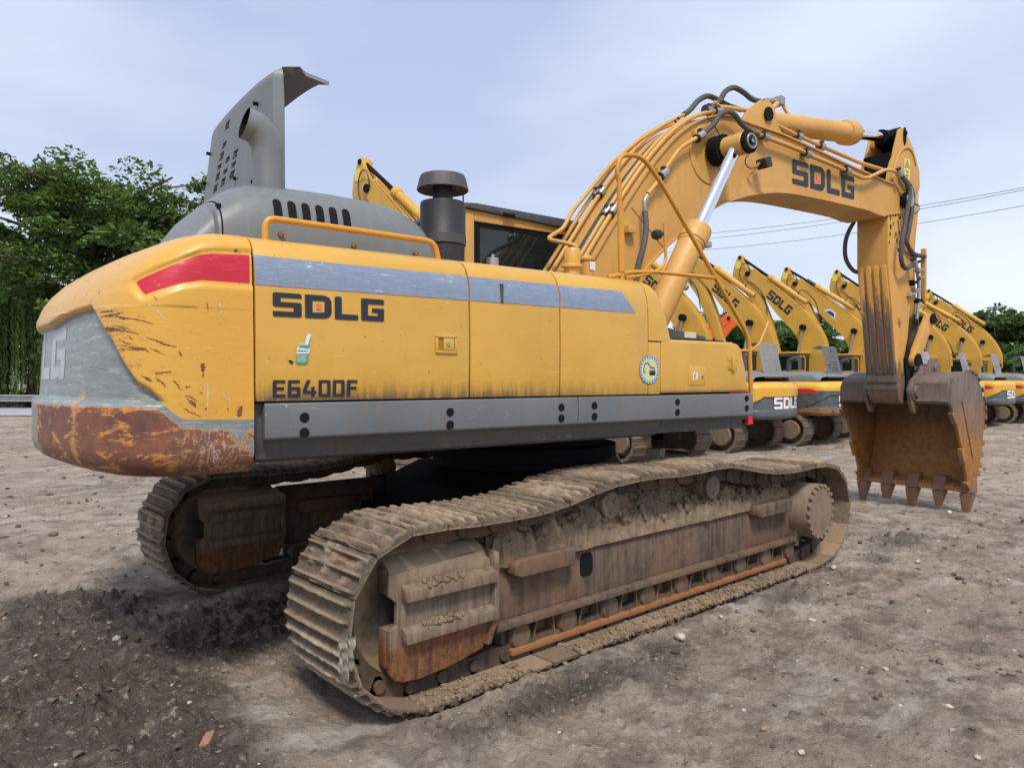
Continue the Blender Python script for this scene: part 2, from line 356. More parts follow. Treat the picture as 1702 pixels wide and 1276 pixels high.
def ground_rel(x, y):
    w = mud_shade_zone(x, y); near = np.exp(-(np.hypot(x-CAM[0], y-CAM[1])/22)**2)
    z = .085*(fbm2(x*.45, y*.45, 4)-.5)+.040*(fbm2(x*3.1+5, y*3.1, 4)-.5)+.026*(fbm2(x*12, y*12+3, 4, .6)-.5)
    z = z+.030*np.maximum(fbm2(x*9+31, y*9+8, 4, .62)-.52, 0)*2.2*sstep(.40, .60, fbm2(x*.9+2, y*.9+17, 3))
    cl = fbm2(x*7+3, y*7+1, 4, .6); z = z+w*(.10*np.maximum(cl-.47, 0)**1.0*1.7+.03*(fbm2(x*26, y*26, 3)-.5))
    # clods everywhere, sparse
    c2 = vnoise2(x*15+50, y*15+9); z = z+.045*np.maximum(c2-.80, 0)/.2*sstep(.42, .62, fbm2(x*1.1+7, y*1.1, 3))*(.4+w)
    # grouser prints left by turning tracks: short parallel ridges fanning out behind the machine
    ang = np.arctan2(y-.3, x+1.0); rr = np.hypot(x+1.0, y-.3)
    ph = ang*17+.9*(fbm2(x*1.2, y*1.2+40, 3)-.5)*4
    band = sstep(2.3, 2.7, rr)*(1-sstep(4.4, 5.2, rr))*sstep(.35, .55, fbm2(x*.8+11, y*.8+2, 3))*(1-sstep(-2.2, -1.6, x))
    z = z+band*.030*(np.abs(np.sin(ph*1.9))**2.2)*(.5+vnoise2(x*4, y*4))
    # crisp shoe prints where the tracks last turned, lower left
    wob = .25*(fbm2(x*.6+5, y*.6, 2)-.5); q = np.hypot(x+5.2, y-3.4)+wob; th = np.arctan2(y-3.4, x+5.2)
    for rc in (4.55, 6.35):
        bnd = sstep(.0, .12, .30-np.abs(q-rc))*sstep(.38, .56, fbm2(x*1.1+60, y*1.1+7, 3)); z = z-.018*bnd+.048*bnd*np.exp(-((np.abs(((th*rc/.075) % 1)-.5)-.0)/.16)**2)*(.6+.6*vnoise2(x*5, y*5))
    # straight track prints in the open yard, in front of the row
    v = (x-7.5)*.35+(y+2)*.93; u = (x-7.5)*.93-(y+2)*.35
    tr = np.exp(-((v)/.45)**2)+np.exp(-((v+2.3)/.45)**2)
    z = z+.016*tr*np.maximum(np.sin(u*14+2*fbm2(x, y, 2)), -.3)*sstep(.4, .55, fbm2(x*.7, y*.7+9, 2))
    # pressed-in bed under the tracks of the big machine, mud squeezed up along the edge
    inx = sstep(-2.9, -2.2, x)*(1-sstep(2.0, 2.8, x))
    for yc in (-1.41, 1.41):
        t = 1-sstep(.30, .42, np.abs(y-yc)); z = z*(1-t*inx)-.03*t*inx
        e = np.exp(-((np.abs(y-yc)-.47)/.10)**2); z = z+e*inx*.045*np.clip(vnoise2(x*3.3+2, y*3)*1.7-.45, 0, 1)
    return z
rad = np.concatenate([np.geomspace(1.1, 5.6, 400), np.geomspace(5.62, 45, 330)[1:], np.geomspace(46, 900, 26)])
azf = np.radians(np.linspace(-46, 46, 860)); azb = np.radians(np.linspace(46, 314, 60))[1:-1]
az = YAW+np.concatenate([azf, azb])
RR, AA = np.meshgrid(rad, az, indexing='ij')
GX = CAM[0]+RR*np.cos(AA); GY = CAM[1]+RR*np.sin(AA)
GB = ground_z(GX, GY); fade = 1-sstep(45, 90, RR)
GZ = GB+ground_rel(GX, GY)*fade
wet = mud_shade_zone(GX, GY)*fade  # mud wetness, with shade near the tracks put into the same mask
n0, n1 = GX.shape
V = np.stack([GX, GY, GZ], -1).reshape(-1, 3)
idx = np.arange(n0*n1).reshape(n0, n1)
a = idx[:-1, :]; b = idx[1:, :]
F = np.stack([a, b, np.roll(b, -1, 1), np.roll(a, -1, 1)], -1).reshape(-1, 4)
me = bpy.data.meshes.new('dirt_ground'); me.vertices.add(len(V)+1)
me.vertices.foreach_set('co', np.concatenate([V.ravel(), [CAM[0], CAM[1], 0.0]]))
caps = np.stack([np.full(n1, len(V)), idx[0], np.roll(idx[0], -1)], -1)
lo = np.concatenate([F.ravel(), caps.ravel()]); me.loops.add(len(lo)); me.loops.foreach_set('vertex_index', lo)
me.polygons.add(len(F)+len(caps)); me.polygons.foreach_set('loop_start', np.concatenate([np.arange(len(F))*4, len(F)*4+np.arange(len(caps))*3]))
me.polygons.foreach_set('use_smooth', [True]*len(me.polygons))
me.update(calc_edges=True)
at = me.attributes.new('wet', 'FLOAT', 'POINT'); at.data.foreach_set('value', np.append(wet.ravel(), 0).astype(np.float32))
t = NT('churned_dirt'); w = t.attr('wet')
n1_ = t.noise(.55, 6, .62); n2 = t.noise(3.2, 6, .7); n3 = t.noise(28, 6, .75); n4 = t.noise(110, 3, .6); pb = t.voro(38); pb2 = t.voro(90)
c = t.mix(t.ramp(n1_, .36, .66), (.30, .238, .188), (.475, .395, .32))
c = t.mix(t.ramp(n2, .44, .64, 0, .75), c, (.150, .114, .090))
c = t.mix(t.ramp(t.noise(1.7, 5, .6, dist=.5), .60, .70, 0, .5), c, (.32, .23, .15))
c = t.mix(t.ramp(t.noise(.9, 5, .65, stretch=(1, 2.2, 1)), .54, .66, 0, .7), c, (.52, .47, .415))
wm = t.ramp(t.math('ADD', w, t.math('MULTIPLY', t.math('SUBTRACT', n2, .5), 1.3)), .2, .95)
c = t.mix(wm, c, t.mix(t.ramp(n3, .35, .65), (.055, .043, .036), (.120, .097, .079)))
c = t.mix(t.ramp(n3, .52, .70, 0, .55), c, (.14, .110, .088)); c = t.mix(t.ramp(t.noise(11, 6, .75), .54, .66, 0, .5), c, (.17, .135, .108)); c = t.mix(t.ramp(t.noise(19, 5, .7), .57, .70, 0, .65), c, (.54, .475, .40)); c = t.mix(t.ramp(t.noise(1.1, 6, .7, dist=.3), .58, .64, 0, .45), c, (.15, .118, .095))
c = t.mix(t.math('MULTIPLY', t.ramp(pb, .10, .16, 1, 0), t.ramp(t.noise(17, 2), .58, .62)), c, (.40, .35, .29))
c = t.mix(t.math('MULTIPLY', t.ramp(pb2, .16, .24, .8, 0), t.ramp(t.noise(41, 2), .56, .62)), c, (.46, .42, .37))
h = t.math('ADD', t.math('MULTIPLY', n2, 1.0), t.math('ADD', t.math('MULTIPLY', n3, .55), t.math('MULTIPLY', n4, .16)))
h = t.math('ADD', h, t.math('MULTIPLY', t.ramp(pb, .05, .2, 1, 0), .10))
M_GROUND = t.fin(c, t.ramp(wm, 0, 1, .92, .66), 0, h, bs=1.0, bd=.06, spec=.25)
me.materials.append(M_GROUND)
ground = bpy.data.objects.new('dirt_ground', me); COL.objects.link(ground); ground['kind'] = 'structure'
def gz(x, y): x = np.atleast_1d(float(x)); y = np.atleast_1d(float(y)); return float((ground_z(x, y)+ground_rel(x, y))[0])
# scattered clods and gravel: uncountable, one object
def rock_verts(rs, k):
    ico = [(0, 0, 1), (.89, 0, .45), (.28, .85, .45), (-.72, .53, .45), (-.72, -.53, .45), (.28, -.85, .45), (.72, .53, -.45), (-.28, .85, -.45), (-.89, 0, -.45), (-.28, -.85, -.45), (.72, -.53, -.45), (0, 0, -1)]
    return np.array(ico)*rs.uniform(.65, 1.2, (12, 1))
ICOF = np.array([(0, 1, 2), (0, 2, 3), (0, 3, 4), (0, 4, 5), (0, 5, 1), (1, 6, 2), (2, 7, 3), (3, 8, 4), (4, 9, 5), (5, 10, 1), (6, 7, 2), (7, 8, 3), (8, 9, 4), (9, 10, 5), (10, 6, 1), (11, 7, 6), (11, 8, 7), (11, 9, 8), (11, 10, 9), (11, 6, 10)])
def scatter(name, N, rmin, rmax, smin, smax, mat, cond=None, pw=3.0):
    rr = rmin*(rmax/rmin)**RNG.random(N); aa = YAW+np.radians(RNG.uniform(-42, 42, N))
    x = CAM[0]+rr*np.cos(aa); y = CAM[1]+rr*np.sin(aa)
    if cond is not None: k = cond(x, y); x, y, rr = x[k], y[k], rr[k]
    z = ground_z(x, y)+ground_rel(x, y)
    s = smin*(smax/smin)**(RNG.random(len(x))**pw)*np.clip(rr/5, .6, 2.2)
    prot = np.stack([rock_verts(RNG, i) for i in range(24)]); P = prot[RNG.integers(0, 24, len(x))]
    sc = s[:, None]*RNG.uniform(.6, 1.25, (len(x), 3)); sc[:, 2] *= .62
    P = P*sc[:, None, :]; th = RNG.uniform(0, 6.28, len(x)); cc, ss = np.cos(th)[:, None], np.sin(th)[:, None]
    X = P[..., 0]*cc-P[..., 1]*ss+x[:, None]; Y = P[..., 0]*ss+P[..., 1]*cc+y[:, None]; Z = P[..., 2]+(z+sc[:, 2]*.25)[:, None]
    V = np.stack([X, Y, Z], -1).reshape(-1, 3); F = (ICOF[None]+12*np.arange(len(x))[:, None, None]).reshape(-1, 3)
    me = bpy.data.meshes.new(name); me.from_pydata(V.tolist(), [], F.tolist()); me.materials.append(mat)
    tone = np.repeat(RNG.random(len(x)), 12).astype(np.float32); at = me.attributes.new('tone', 'FLOAT', 'POINT'); at.data.foreach_set('value', tone)
    o = bpy.data.objects.new(name, me); COL.objects.link(o); return o
t = NT('gravel_and_clods'); tn = t.attr('tone'); cr = t.n('ShaderNodeValToRGB'); t.l(tn, cr.inputs[0])
e = cr.color_ramp; e.elements[0].color = (.085, .068, .056, 1); e.elements[1].position = .97; e.elements[1].color = (.50, .46, .41, 1)
for pos, cc in ((.45, (.12, .095, .078, 1)), (.72, (.19, .15, .12, 1)), (.88, (.30, .24, .18, 1))): q = e.elements.new(pos); q.color = cc
M_GRAVEL = t.fin(cr.outputs[0], .9, 0, t.noise(60, 4), bs=.5, bd=.01, spec=.2)
t = NT('wet_mud_clods'); M_CLOD = t.fin(t.mix(t.ramp(t.attr('tone'), 0, 1), (.055, .044, .037), (.135, .108, .088)), .8, 0, t.noise(50, 4), bs=.6, bd=.01, spec=.3)
clear = lambda x, y: ~((np.abs(x) < 2.75) & (np.abs(np.abs(y)-1.41) < .36))
tag(scatter('gravel', 15000, 1.7, 30, .003, .026, M_GRAVEL, clear, 4.2), kind='stuff', label='small stones and dry crumbs of soil strewn over the yard')
mudc = lambda x, y: (mud_shade_zone(x, y) > .3+.5*RNG.random(x.shape)) & clear(x, y)
tag(scatter('mud_clods', 17000, 1.7, 16, .004, .036, M_CLOD, mudc, 3.4), kind='stuff', label='dark clods of churned wet mud around the tracks')
# ------------------------------------------------------------------ road and guard rail at the left edge
def far_pt(px, py, z=-.2): return PW(px, py, 'z', z)
A0 = far_pt(-160, 688); A1 = far_pt(520, 690)
d = (A1-A0); d[2] = 0; d /= np.linalg.norm(d); nrm = np.array([-d[1], d[0], 0])
if nrm@_f < 0: nrm = -nrm
rb = MB(); p0 = A0-d*60-nrm*1.5; p1 = A1+d*4-nrm*1.5
rb.add([p0+[0, 0, .03], p1+[0, 0, .03], p1+nrm*9+[0, 0, .06], p0+nrm*9+[0, 0, .06]], [(0, 1, 2, 3)])
t = NT('pale_concrete_road'); M_ROAD = t.fin(t.mix(t.ramp(t.noise(.8, 5), .3, .7), (.33, .34, .37), (.42, .43, .46)), .8)
tag(rb.build('road', M_ROAD), kind='structure')
gr = empty('guard_rail', tuple(p0+nrm*7.2), 0, label='grey metal guard rail along the road, left edge under the willow', category='guard rail')
M_GALV = simple('galvanised_metal', (.42, .45, .48), .45, .5)
g = MB(); o_ = p0+nrm*7.2; RL = float((p1-p0)@d)
for zz, hh, off in ((.86, .10, 0), (.70, .07, .05), (.56, .10, 0)):
    q0 = -nrm*off; g.add([q0+[0, 0, zz-hh/2], q0+d*RL+[0, 0, zz-hh/2], q0+d*RL+[0, 0, zz+hh/2], q0+[0, 0, zz+hh/2], q0+nrm*.05+[0, 0, zz-hh/2], q0+nrm*.05+d*RL+[0, 0, zz-hh/2], q0+nrm*.05+d*RL+[0, 0, zz+hh/2], q0+nrm*.05+[0, 0, zz+hh/2]], [(0, 1, 2, 3), (4, 7, 6, 5), (3, 2, 6, 7), (0, 4, 5, 1)])
g.build('rail_beam', M_GALV, gr, smooth=False)
sL = float((far_pt(0, 690)-p0)@d)
for k in range(-3, 6):
    g = MB(); q = d*(sL+k*4.0+.8)+nrm*.09; g.box(q[0]-.07, q[0]+.07, q[1]-.05, q[1]+.05, -.1, .88); g.build('post', M_GALV, gr, bevel=.01)
# ------------------------------------------------------------------ vegetation
def leafmat(name, c1, c2, c3):
    t = NT(name); tn = t.attr('tone'); nn = t.noise(.55, 3)
    c = t.mix(t.ramp(tn, .0, 1.0), c1, c2); c = t.mix(t.ramp(nn, .45, .65, 0, .7), c, c3)
    t.fin(c, .6, spec=.25); t.b.inputs['Subsurface Weight'].default_value = 0.0
    tr = t.n('ShaderNodeBsdfTranslucent'); mx = t.n('ShaderNodeMixShader'); mx.inputs[0].default_value = .36
    t.set(tr.inputs[0], t.mix(.5, c, (.16, .24, .03))); t.l(t.b.outputs[0], mx.inputs[1]); t.l(tr.outputs[0], mx.inputs[2]); t.l(mx.outputs[0], t.out.inputs[0]); return t.m
M_LEAF = leafmat('broadleaf_foliage', (.050, .098, .030), (.145, .235, .065), (.085, .150, .040))
M_LEAF2 = leafmat('pale_broadleaf_foliage', (.05, .09, .03), (.12, .19, .055), (.08, .14, .035))
M_WIL = leafmat('willow_foliage', (.075, .125, .036), (.18, .26, .07), (.11, .17, .045))
M_BARK = mk_rustmix('grey_brown_bark', (.075, .06, .048), (.12, .10, .085), amt=.1, mudamt=.1)
def leaves_mesh(name, C, size, mat, flat=.6, down=0.0):
    N = len(C); th = RNG.uniform(0, 6.283, N); tilt = RNG.normal(0, flat, N); tilt2 = RNG.normal(0, flat, N)
    u = np.stack([np.cos(th), np.sin(th), tilt], 1); u /= np.linalg.norm(u, axis=1)[:, None]
    v = np.stack([-np.sin(th), np.cos(th), tilt2], 1); v -= u*np.sum(u*v, 1)[:, None]; v /= np.linalg.norm(v, axis=1)[:, None]
    if down: u = np.stack([RNG.normal(0, .25, N), RNG.normal(0, .25, N), -np.ones(N)], 1); v = np.stack([np.cos(th), np.sin(th), np.zeros(N)], 1)
    s = size*RNG.uniform(.6, 1.4, N)[:, None]; asp = .28 if down else .55
    V = np.stack([C-u*s, C+v*s*asp, C+u*s, C-v*s*asp], 1).reshape(-1, 3)
    F = np.arange(4*N).reshape(-1, 4)
    me = bpy.data.meshes.new(name); me.vertices.add(len(V)); me.vertices.foreach_set('co', V.ravel()); me.loops.add(4*N); me.loops.foreach_set('vertex_index', F.ravel())
    me.polygons.add(N); me.polygons.foreach_set('loop_start', np.arange(N)*4); me.update(calc_edges=True)
    at = me.attributes.new('tone', 'FLOAT', 'POINT'); at.data.foreach_set('value', np.repeat(RNG.random(N), 4).astype(np.float32)); me.materials.append(mat); return me
def make_tree(h, w, seed, mat, nleaf=16000, leaf=.13, trunk_h=.28, layered=True, name='broadleaf_tree'):
    rs = np.random.default_rng(seed); root = empty(name)
    tb = MB(); th = h*trunk_h
    tb.tube([(0, 0, -.3), (.05*w, .02, th*.5), (.02, .06*w, th), (.0, 0, h*.62)], [h*.032, h*.026, h*.021, h*.008], 9)
    C = []; tips = []
    nb = 15
    for i in range(nb):
        a = 2.4*i+rs.uniform(-.3, .3); hz = th+(h*.92-th)*(i/(nb-1))**.85; L = w*.5*(1.02-.62*(i/(nb-1))**1.6)*rs.uniform(.8, 1.15)
        s0 = np.array([0, 0, min(hz*.8, h*.6)]); up = L*rs.uniform(.12, .5); s1 = np.array([math.cos(a)*L, math.sin(a)*L, min(hz*.8, h*.6)+up+.12*h*(i/nb)])
        m_ = (s0+s1)/2+np.array([0, 0, .10*L]); tb.tube(catmull([s0, m_, s1], 4), list(np.linspace(h*.012, h*.003, 9)), 5)
        for k in range(13):
            f = rs.uniform(.25, 1.05); p = s0+(s1-s0)*f+np.array([0, 0, .1*L*math.sin(math.pi*min(f, 1))])+rs.normal(0, .17*w*.5, 3)*[1, 1, .55]
            tips.append(p)
            if k % 3 == 0: tb.tube([s0+(s1-s0)*f*.8, p], [h*.004, h*.0015], 4)
    tips = np.array(tips); per = nleaf//len(tips)
    for p in tips:
        rx = w*rs.uniform(.05, .115); q = rs.normal(0, 1, (per, 3)); q /= np.linalg.norm(q, axis=1)[:, None]; q *= rs.random(per)[:, None]**.38
        q *= np.array([rx, rx, rx*(.36 if layered else .8)]); q[:, 2] -= (q[:, 0]**2+q[:, 1]**2)/rx*.35; C.append(p+q)
    C = np.concatenate(C)
    me = leaves_mesh('crown', C, leaf, mat, .55)
    o = bpy.data.objects.new('crown', me); COL.objects.link(o); o.parent = root
    tb.build('trunk', M_BARK, root)
    return root
def place(o, px, dist, z=-.3, s=1.0, rz=0.0, first=False):
    """stand a thing on the ground in the direction of photo column px, dist metres along the view axis"""
    d_ = _ray(px, 638); d_[2] = 0; p = CAM+d_*dist/(d_@_f); o.location = (p[0], p[1], z); o.scale = (s, s, s); o.rotation_euler = (0, 0, rz); return o
T1 = make_tree(14.6, 14.0, 3, M_LEAF, 42000, .14, .22)
place(T1, 160, 50.5, -.3, 1.36, .4); tag(T1, 'large dark green broadleaf tree with layered branches above the counterweight, left side', 'tree', 'trees beyond the road')
T2 = make_tree(9.5, 10.0, 5, M_LEAF, 20000, .14, .25)
place(T2, 283, 53, -.3, 1.74, 1.2); tag(T2, 'lower broadleaf tree just left of the raised grey cover, tips drooping behind the hood', 'tree', 'trees beyond the road')
T3 = copy_tree(T2); place(T3, -60, 55, -.3, 1.7, 3.0); T3['label'] = 'broadleaf tree cut off by the left edge of the photo'
# willow: long hanging strands
wl = empty('willow_tree'); rs = np.random.default_rng(11); C = []
tb = MB(); tb.tube([(0, 0, -.3), (.2, .1, 2.2), (.1, .3, 4.6), (.2, .2, 6.2)], [.33, .27, .2, .08], 9)
for i in range(150):
    a = rs.uniform(0, 6.28); R_ = 3.1*math.sqrt(rs.random()); zt = 6.9-.30*R_**1.35+rs.uniform(-.8, .3); L = rs.uniform(2.4, 5.2) if R_ > 1.2 else rs.uniform(1.2, 3.0)
    x0, y0 = math.cos(a)*R_, math.sin(a)*R_
    if i % 4 == 0: tb.tube(catmull([(.1, .2, 4.6), (x0*.5, y0*.5, zt*.98), (x0, y0, zt)], 4), list(np.linspace(.06, .012, 9)), 5)
    for s_ in range(5):
        bx, by = x0+rs.normal(0, .22), y0+rs.normal(0, .22); n_ = int(L*17); tt = rs.random(n_)*L
        C.append(np.stack([bx+.10*tt/L*math.cos(a)+rs.normal(0, .035, n_), by+.10*tt/L*math.sin(a)+rs.normal(0, .035, n_), np.maximum(zt-tt+rs.uniform(-.3, .3), .5)], 1))
me = leaves_mesh('crown', np.concatenate(C), .105, M_WIL, .4, down=1.0); o = bpy.data.objects.new('crown', me); COL.objects.link(o); o.parent = wl
tb.build('trunk', M_BARK, wl); place(wl, 52, 49.5, -.3, 1.32, .3); tag(wl, 'weeping willow with long hanging strands over the guard rail at the left edge', 'tree', 'willows beyond the road')
w2 = copy_tree(wl); place(w2, -95, 49.5, -.3, 1.32, 2.0); w2['label'] = 'second weeping willow mostly outside the left edge of the photo'
w3 = copy_tree(wl); place(w3, 185, 54, -.3, 1.42, 4.0); w3['label'] = 'weeping willow mostly hidden behind the rusty counterweight'
# round clipped bush behind the rail
bs = empty('clipped_bush'); rs = np.random.default_rng(4); q = rs.normal(0, 1, (6500, 3)); q /= np.linalg.norm(q, axis=1)[:, None]; q[:, 2] = np.abs(q[:, 2]); q *= (.86+.14*rs.random(6500))[:, None]*np.array([1.35, 1.1, 1.0])
me = leaves_mesh('foliage', q, .06, M_WIL, .7); o = bpy.data.objects.new('foliage', me); COL.objects.link(o); o.parent = bs
tb = MB(); tb.tube([(0, 0, -.2), (0, 0, .9)], [.1, .05], 7); tb.build('stem', M_BARK, bs)
place(bs, 14, 48, .0, 1.05); tag(bs, 'round clipped green bush behind the guard rail at the left edge', 'bush')
hs = [(-60, 48.5, 1.2), (92, 50, 1.0)]
for k, (px, dd, s_) in enumerate(hs):
    b2 = copy_tree(bs); place(b2, px, dd, .0, s_, k+1.); b2['label'] = ['green bush beyond the left edge of the photo', 'small bush behind the willow and the counterweight'][k]
# right-hand trees and the belt behind the row of machines
R1 = make_tree(8.6, 8.2, 21, M_LEAF2, 22000, .13, .2)
tag(R1, 'pale green broadleaf tree above the far right machines, right of the last boom', 'tree', 'trees behind the row of machines')
R2 = make_tree(7.4, 8.5, 23, M_LEAF, 17000, .15, .16)
tag(R2, 'dark green tree behind the booms in the gap right of the main boom cylinder', 'tree', 'trees behind the row of machines')
place(R1, 1655, 58, -.6, 1.12, .2); place(R2, 1203, 46, -.6, .98, .9)
for k, (src, px, dd, s_, rz, lab) in enumerate([
    (R1, 1725, 56, 1.05, 2.2, 'pale green tree at the right edge of the photo'),
    (R1, 1600, 66, 1.02, 4.1, 'green tree between the last raised boom and the pale right tree'),
    (R2, 1690, 50, .66, 5.0, 'low dark tree at the right edge behind the grey raised covers'),
    (R2, 1545, 55, .95, 1.9, 'dark green tree seen through the arches of the right-hand booms'),
    (R2, 1470, 56, .74, 2.9, 'dark tree hidden behind the arm of the big machine'),
    (R2, 1395, 55, .90, .3, 'dark tree behind the boom with the black cylinder'),
    (R2, 1322, 50, .98, 3.6, 'dark green tree between the second and third boom of the row'),
    (R2, 1262, 50, .86, 4.4, 'dark tree behind the orange excavator arm'),
    (R1, 1120, 52, .62, 1.1, 'small green tree seen under the big boom near the handrail')]):
    c_ = copy_tree(src); place(c_, px, dd, -.6, s_, rz); c_['label'] = lab
# ------------------------------------------------------------------ overhead wires
M_WIRE = simple('dark_cable', (.08, .085, .10), .6)
for k, (a_, b_, lab) in enumerate([((1175, 388), (1702, 312), 'upper of the two close overhead wires'), ((1175, 397), (1702, 316), 'second overhead wire just under the upper one'), ((1175, 415), (1702, 342), 'lowest overhead wire, well below the other two')]):
    pa = CAM+_ray(*a_)*62; pb_ = CAM+_ray(*b_)*44; dv = pb_-pa; pts = []
    for i in range(41):
        f = -1.1+i/40*3.2; p = pa+dv*f; sag = -(f*(1-f))*1.1; p[2] += sag; pts.append(p)
    g = MB(); g.tube(pts, .016, 6, cap=False); tag(g.build('power_line', M_WIRE), lab, 'power line', 'overhead wires')
# ================================================================== the big excavator: undercarriage
EX = empty('crawler_excavator', (0, 0, 0)); tag(EX, 'large yellow excavator in the foreground with rusty counterweight, muddy tracks and open grey hood cover', 'excavator')
YC, SW = -1.4075, .655
PATH = [(1.9, .0), (1.0, .0), (0, .0), (-1.0, .0), (-2.2, .0), (-2.42, .045), (-2.58, .15), (-2.68, .30), (-2.712, .46), (-2.700, .61), (-2.635, .765), (-2.53, .87), (-2.40, .925), (-2.25, .945),
        (-1.9, .930), (-1.5, .930), (-1.24, .950), (-.8, 1.025), (-.35, 1.045), (.05, 1.03), (.41, 1.045), (.7, 1.035), (1.13, .955), (1.57, .915), (2.05, .925), (2.38, .905), (2.60, .80), (2.73, .61), (2.755, .42), (2.67, .22), (2.48, .07), (2.2, .005)]
pp = np.array(catmull([(a, 0, b) for a, b in PATH], 24, closed=True))[:, [0, 2]]
seg = np.linalg.norm(np.roll(pp, -1, 0)-pp, axis=1); cum = np.concatenate([[0], np.cumsum(seg)]); LT = cum[-1]; NS = 52; PIT = LT/NS
def at_s(s_):
    s_ = s_ % LT; i = np.searchsorted(cum, s_, side='right')-1; f = (s_-cum[i])/seg[i]; return pp[i]*(1-f)+pp[(i+1) % len(pp)]*f
def shoe_mesh(seed, mud):
    rs = np.random.default_rng(seed); nu, nv = 26, 18; m = MB(); P2 = PIT*.5-.006
    off = rs.uniform(0, 50, 2)
    def top(u, v):
        s_ = (u*2-1)*P2; y = (v-.5)*SW
        g = 0
        for c0 in (-.086, -.002, .082):
            d_ = abs(s_-c0); wv = .013
            g = max(g, .036*float(1-sstep(wv*.62, wv*1.02, np.array(d_)))*float(1-sstep(.93, 1.0, np.array(abs(v-.5)*2))*.75))
        q1 = float(vnoise2(np.array(s_*24+off[0]), np.array(y*14+off[1]))); q2 = float(vnoise2(np.array(s_*60+off[1]), np.array(y*45+off[0])))
        md = mud*.034*max(0, q1*1.5-.35)*(.55+.9*q2)
        h = max(g*(.82+.25*q2), md)+.004*q2
        edge = -.006*abs(v-.5)*2
        return (s_*(1-.03*abs(2*v-1)**6*rs.uniform(.8, 1)), y*(1-.012*q2*(abs(v-.5) > .48)), h+edge)
    m.grid(top, nu, nv)
    # underside plate with skirts
    base = len(m.v); n1_ = nv+1
    ring = [i*n1_ for i in range(nu+1)]+[nu*n1_+j for j in range(1, nv+1)]+[i*n1_+nv for i in range(nu-1, -1, -1)]+[j for j in range(nv-1, 0, -1)]
    low = [(m.v[i][0], m.v[i][1], -.020) for i in ring]; m.v.extend(low); k = len(ring)
    for i in range(k): m.f.append((ring[i], ring[(i+1) % k], base+(i+1) % k, base+i)); m.m.append(0)
    m.f.append(tuple(range(base, base+k))); m.m.append(0)
    me = bpy.data.meshes.new('track_shoe'); me.from_pydata(m.v, [], m.f); me.materials.append(M_SHOE)
    bm = bmesh.new(); bm.from_mesh(me); bmesh.ops.recalc_face_normals(bm, faces=bm.faces); bm.to_mesh(me); bm.free()
    me.polygons.foreach_set('use_smooth', [True]*len(me.polygons)); me.set_sharp_from_angle(angle=math.radians(42)); return me
SHOES = [shoe_mesh(10+i, .20+.22*(i % 4)) for i in range(7)]
def build_track(yc, lab):
    lk = MB()
    for i in range(NS):
        a_ = at_s(i*PIT); b_ = at_s((i+1)*PIT); c_ = (a_+b_)/2; t_ = (b_-a_)/np.linalg.norm(b_-a_); n_ = np.array([t_[1], -t_[0]])*-1
        inw = -n_ if ((c_+n_*.1-np.array([0, .5]))**2).sum() > ((c_-n_*.1-np.array([0, .5]))**2).sum() else n_
        # two link rails per shoe
        for sy in (-.105, .105):
            for dy0, dy1, e0, e1 in ((-.03, .03, -.56, .56),):
                q = [c_+t_*PIT*e0+inw*.022, c_+t_*PIT*e1+inw*.022, c_+t_*PIT*.50+inw*.115, c_+t_*PIT*.18+inw*.130, c_-t_*PIT*.18+inw*.130, c_-t_*PIT*.50+inw*.115]
                lk.prism([tuple(z) for z in q], yc+sy+dy0, yc+sy+dy1, 'y')
        pin = a_+inw*.075; lk.cyl((pin[0], yc-.155, pin[1]), (0, 1, 0), .034, .31, 10)
    part = lk.build('crawler_track', M_SHOED, EX, smooth=False); part['label'] = lab
    for i in range(NS):
        a_ = at_s(i*PIT); b_ = at_s((i+1)*PIT); c_ = (a_+b_)/2; t_ = (b_-a_)/np.linalg.norm(b_-a_)
        n3 = np.array([-t_[1], 0, t_[0]]); ctr = np.array([0, .5])
        if (np.array([n3[0], n3[2]])@(c_-ctr)) < 0: n3 = -n3
        x3 = np.array([t_[0], 0, t_[1]]); y3 = np.cross(n3, x3)
        o = bpy.data.objects.new('track_shoe', SHOES[(i*3+int(yc > 0)*2) % 7]); COL.objects.link(o); o.parent = part
        fl = -1 if i % 2 else 1
        o.matrix_local = Matrix(((x3[0]*fl, y3[0]*fl, n3[0], c_[0]), (x3[1]*fl, y3[1]*fl, n3[1], yc), (x3[2]*fl, y3[2]*fl, n3[2], c_[1]), (0, 0, 0, 1)))
    return part
build_track(YC, 'near crawler track caked in dried tan mud'); build_track(-YC, 'far crawler track in the shade of the machine')
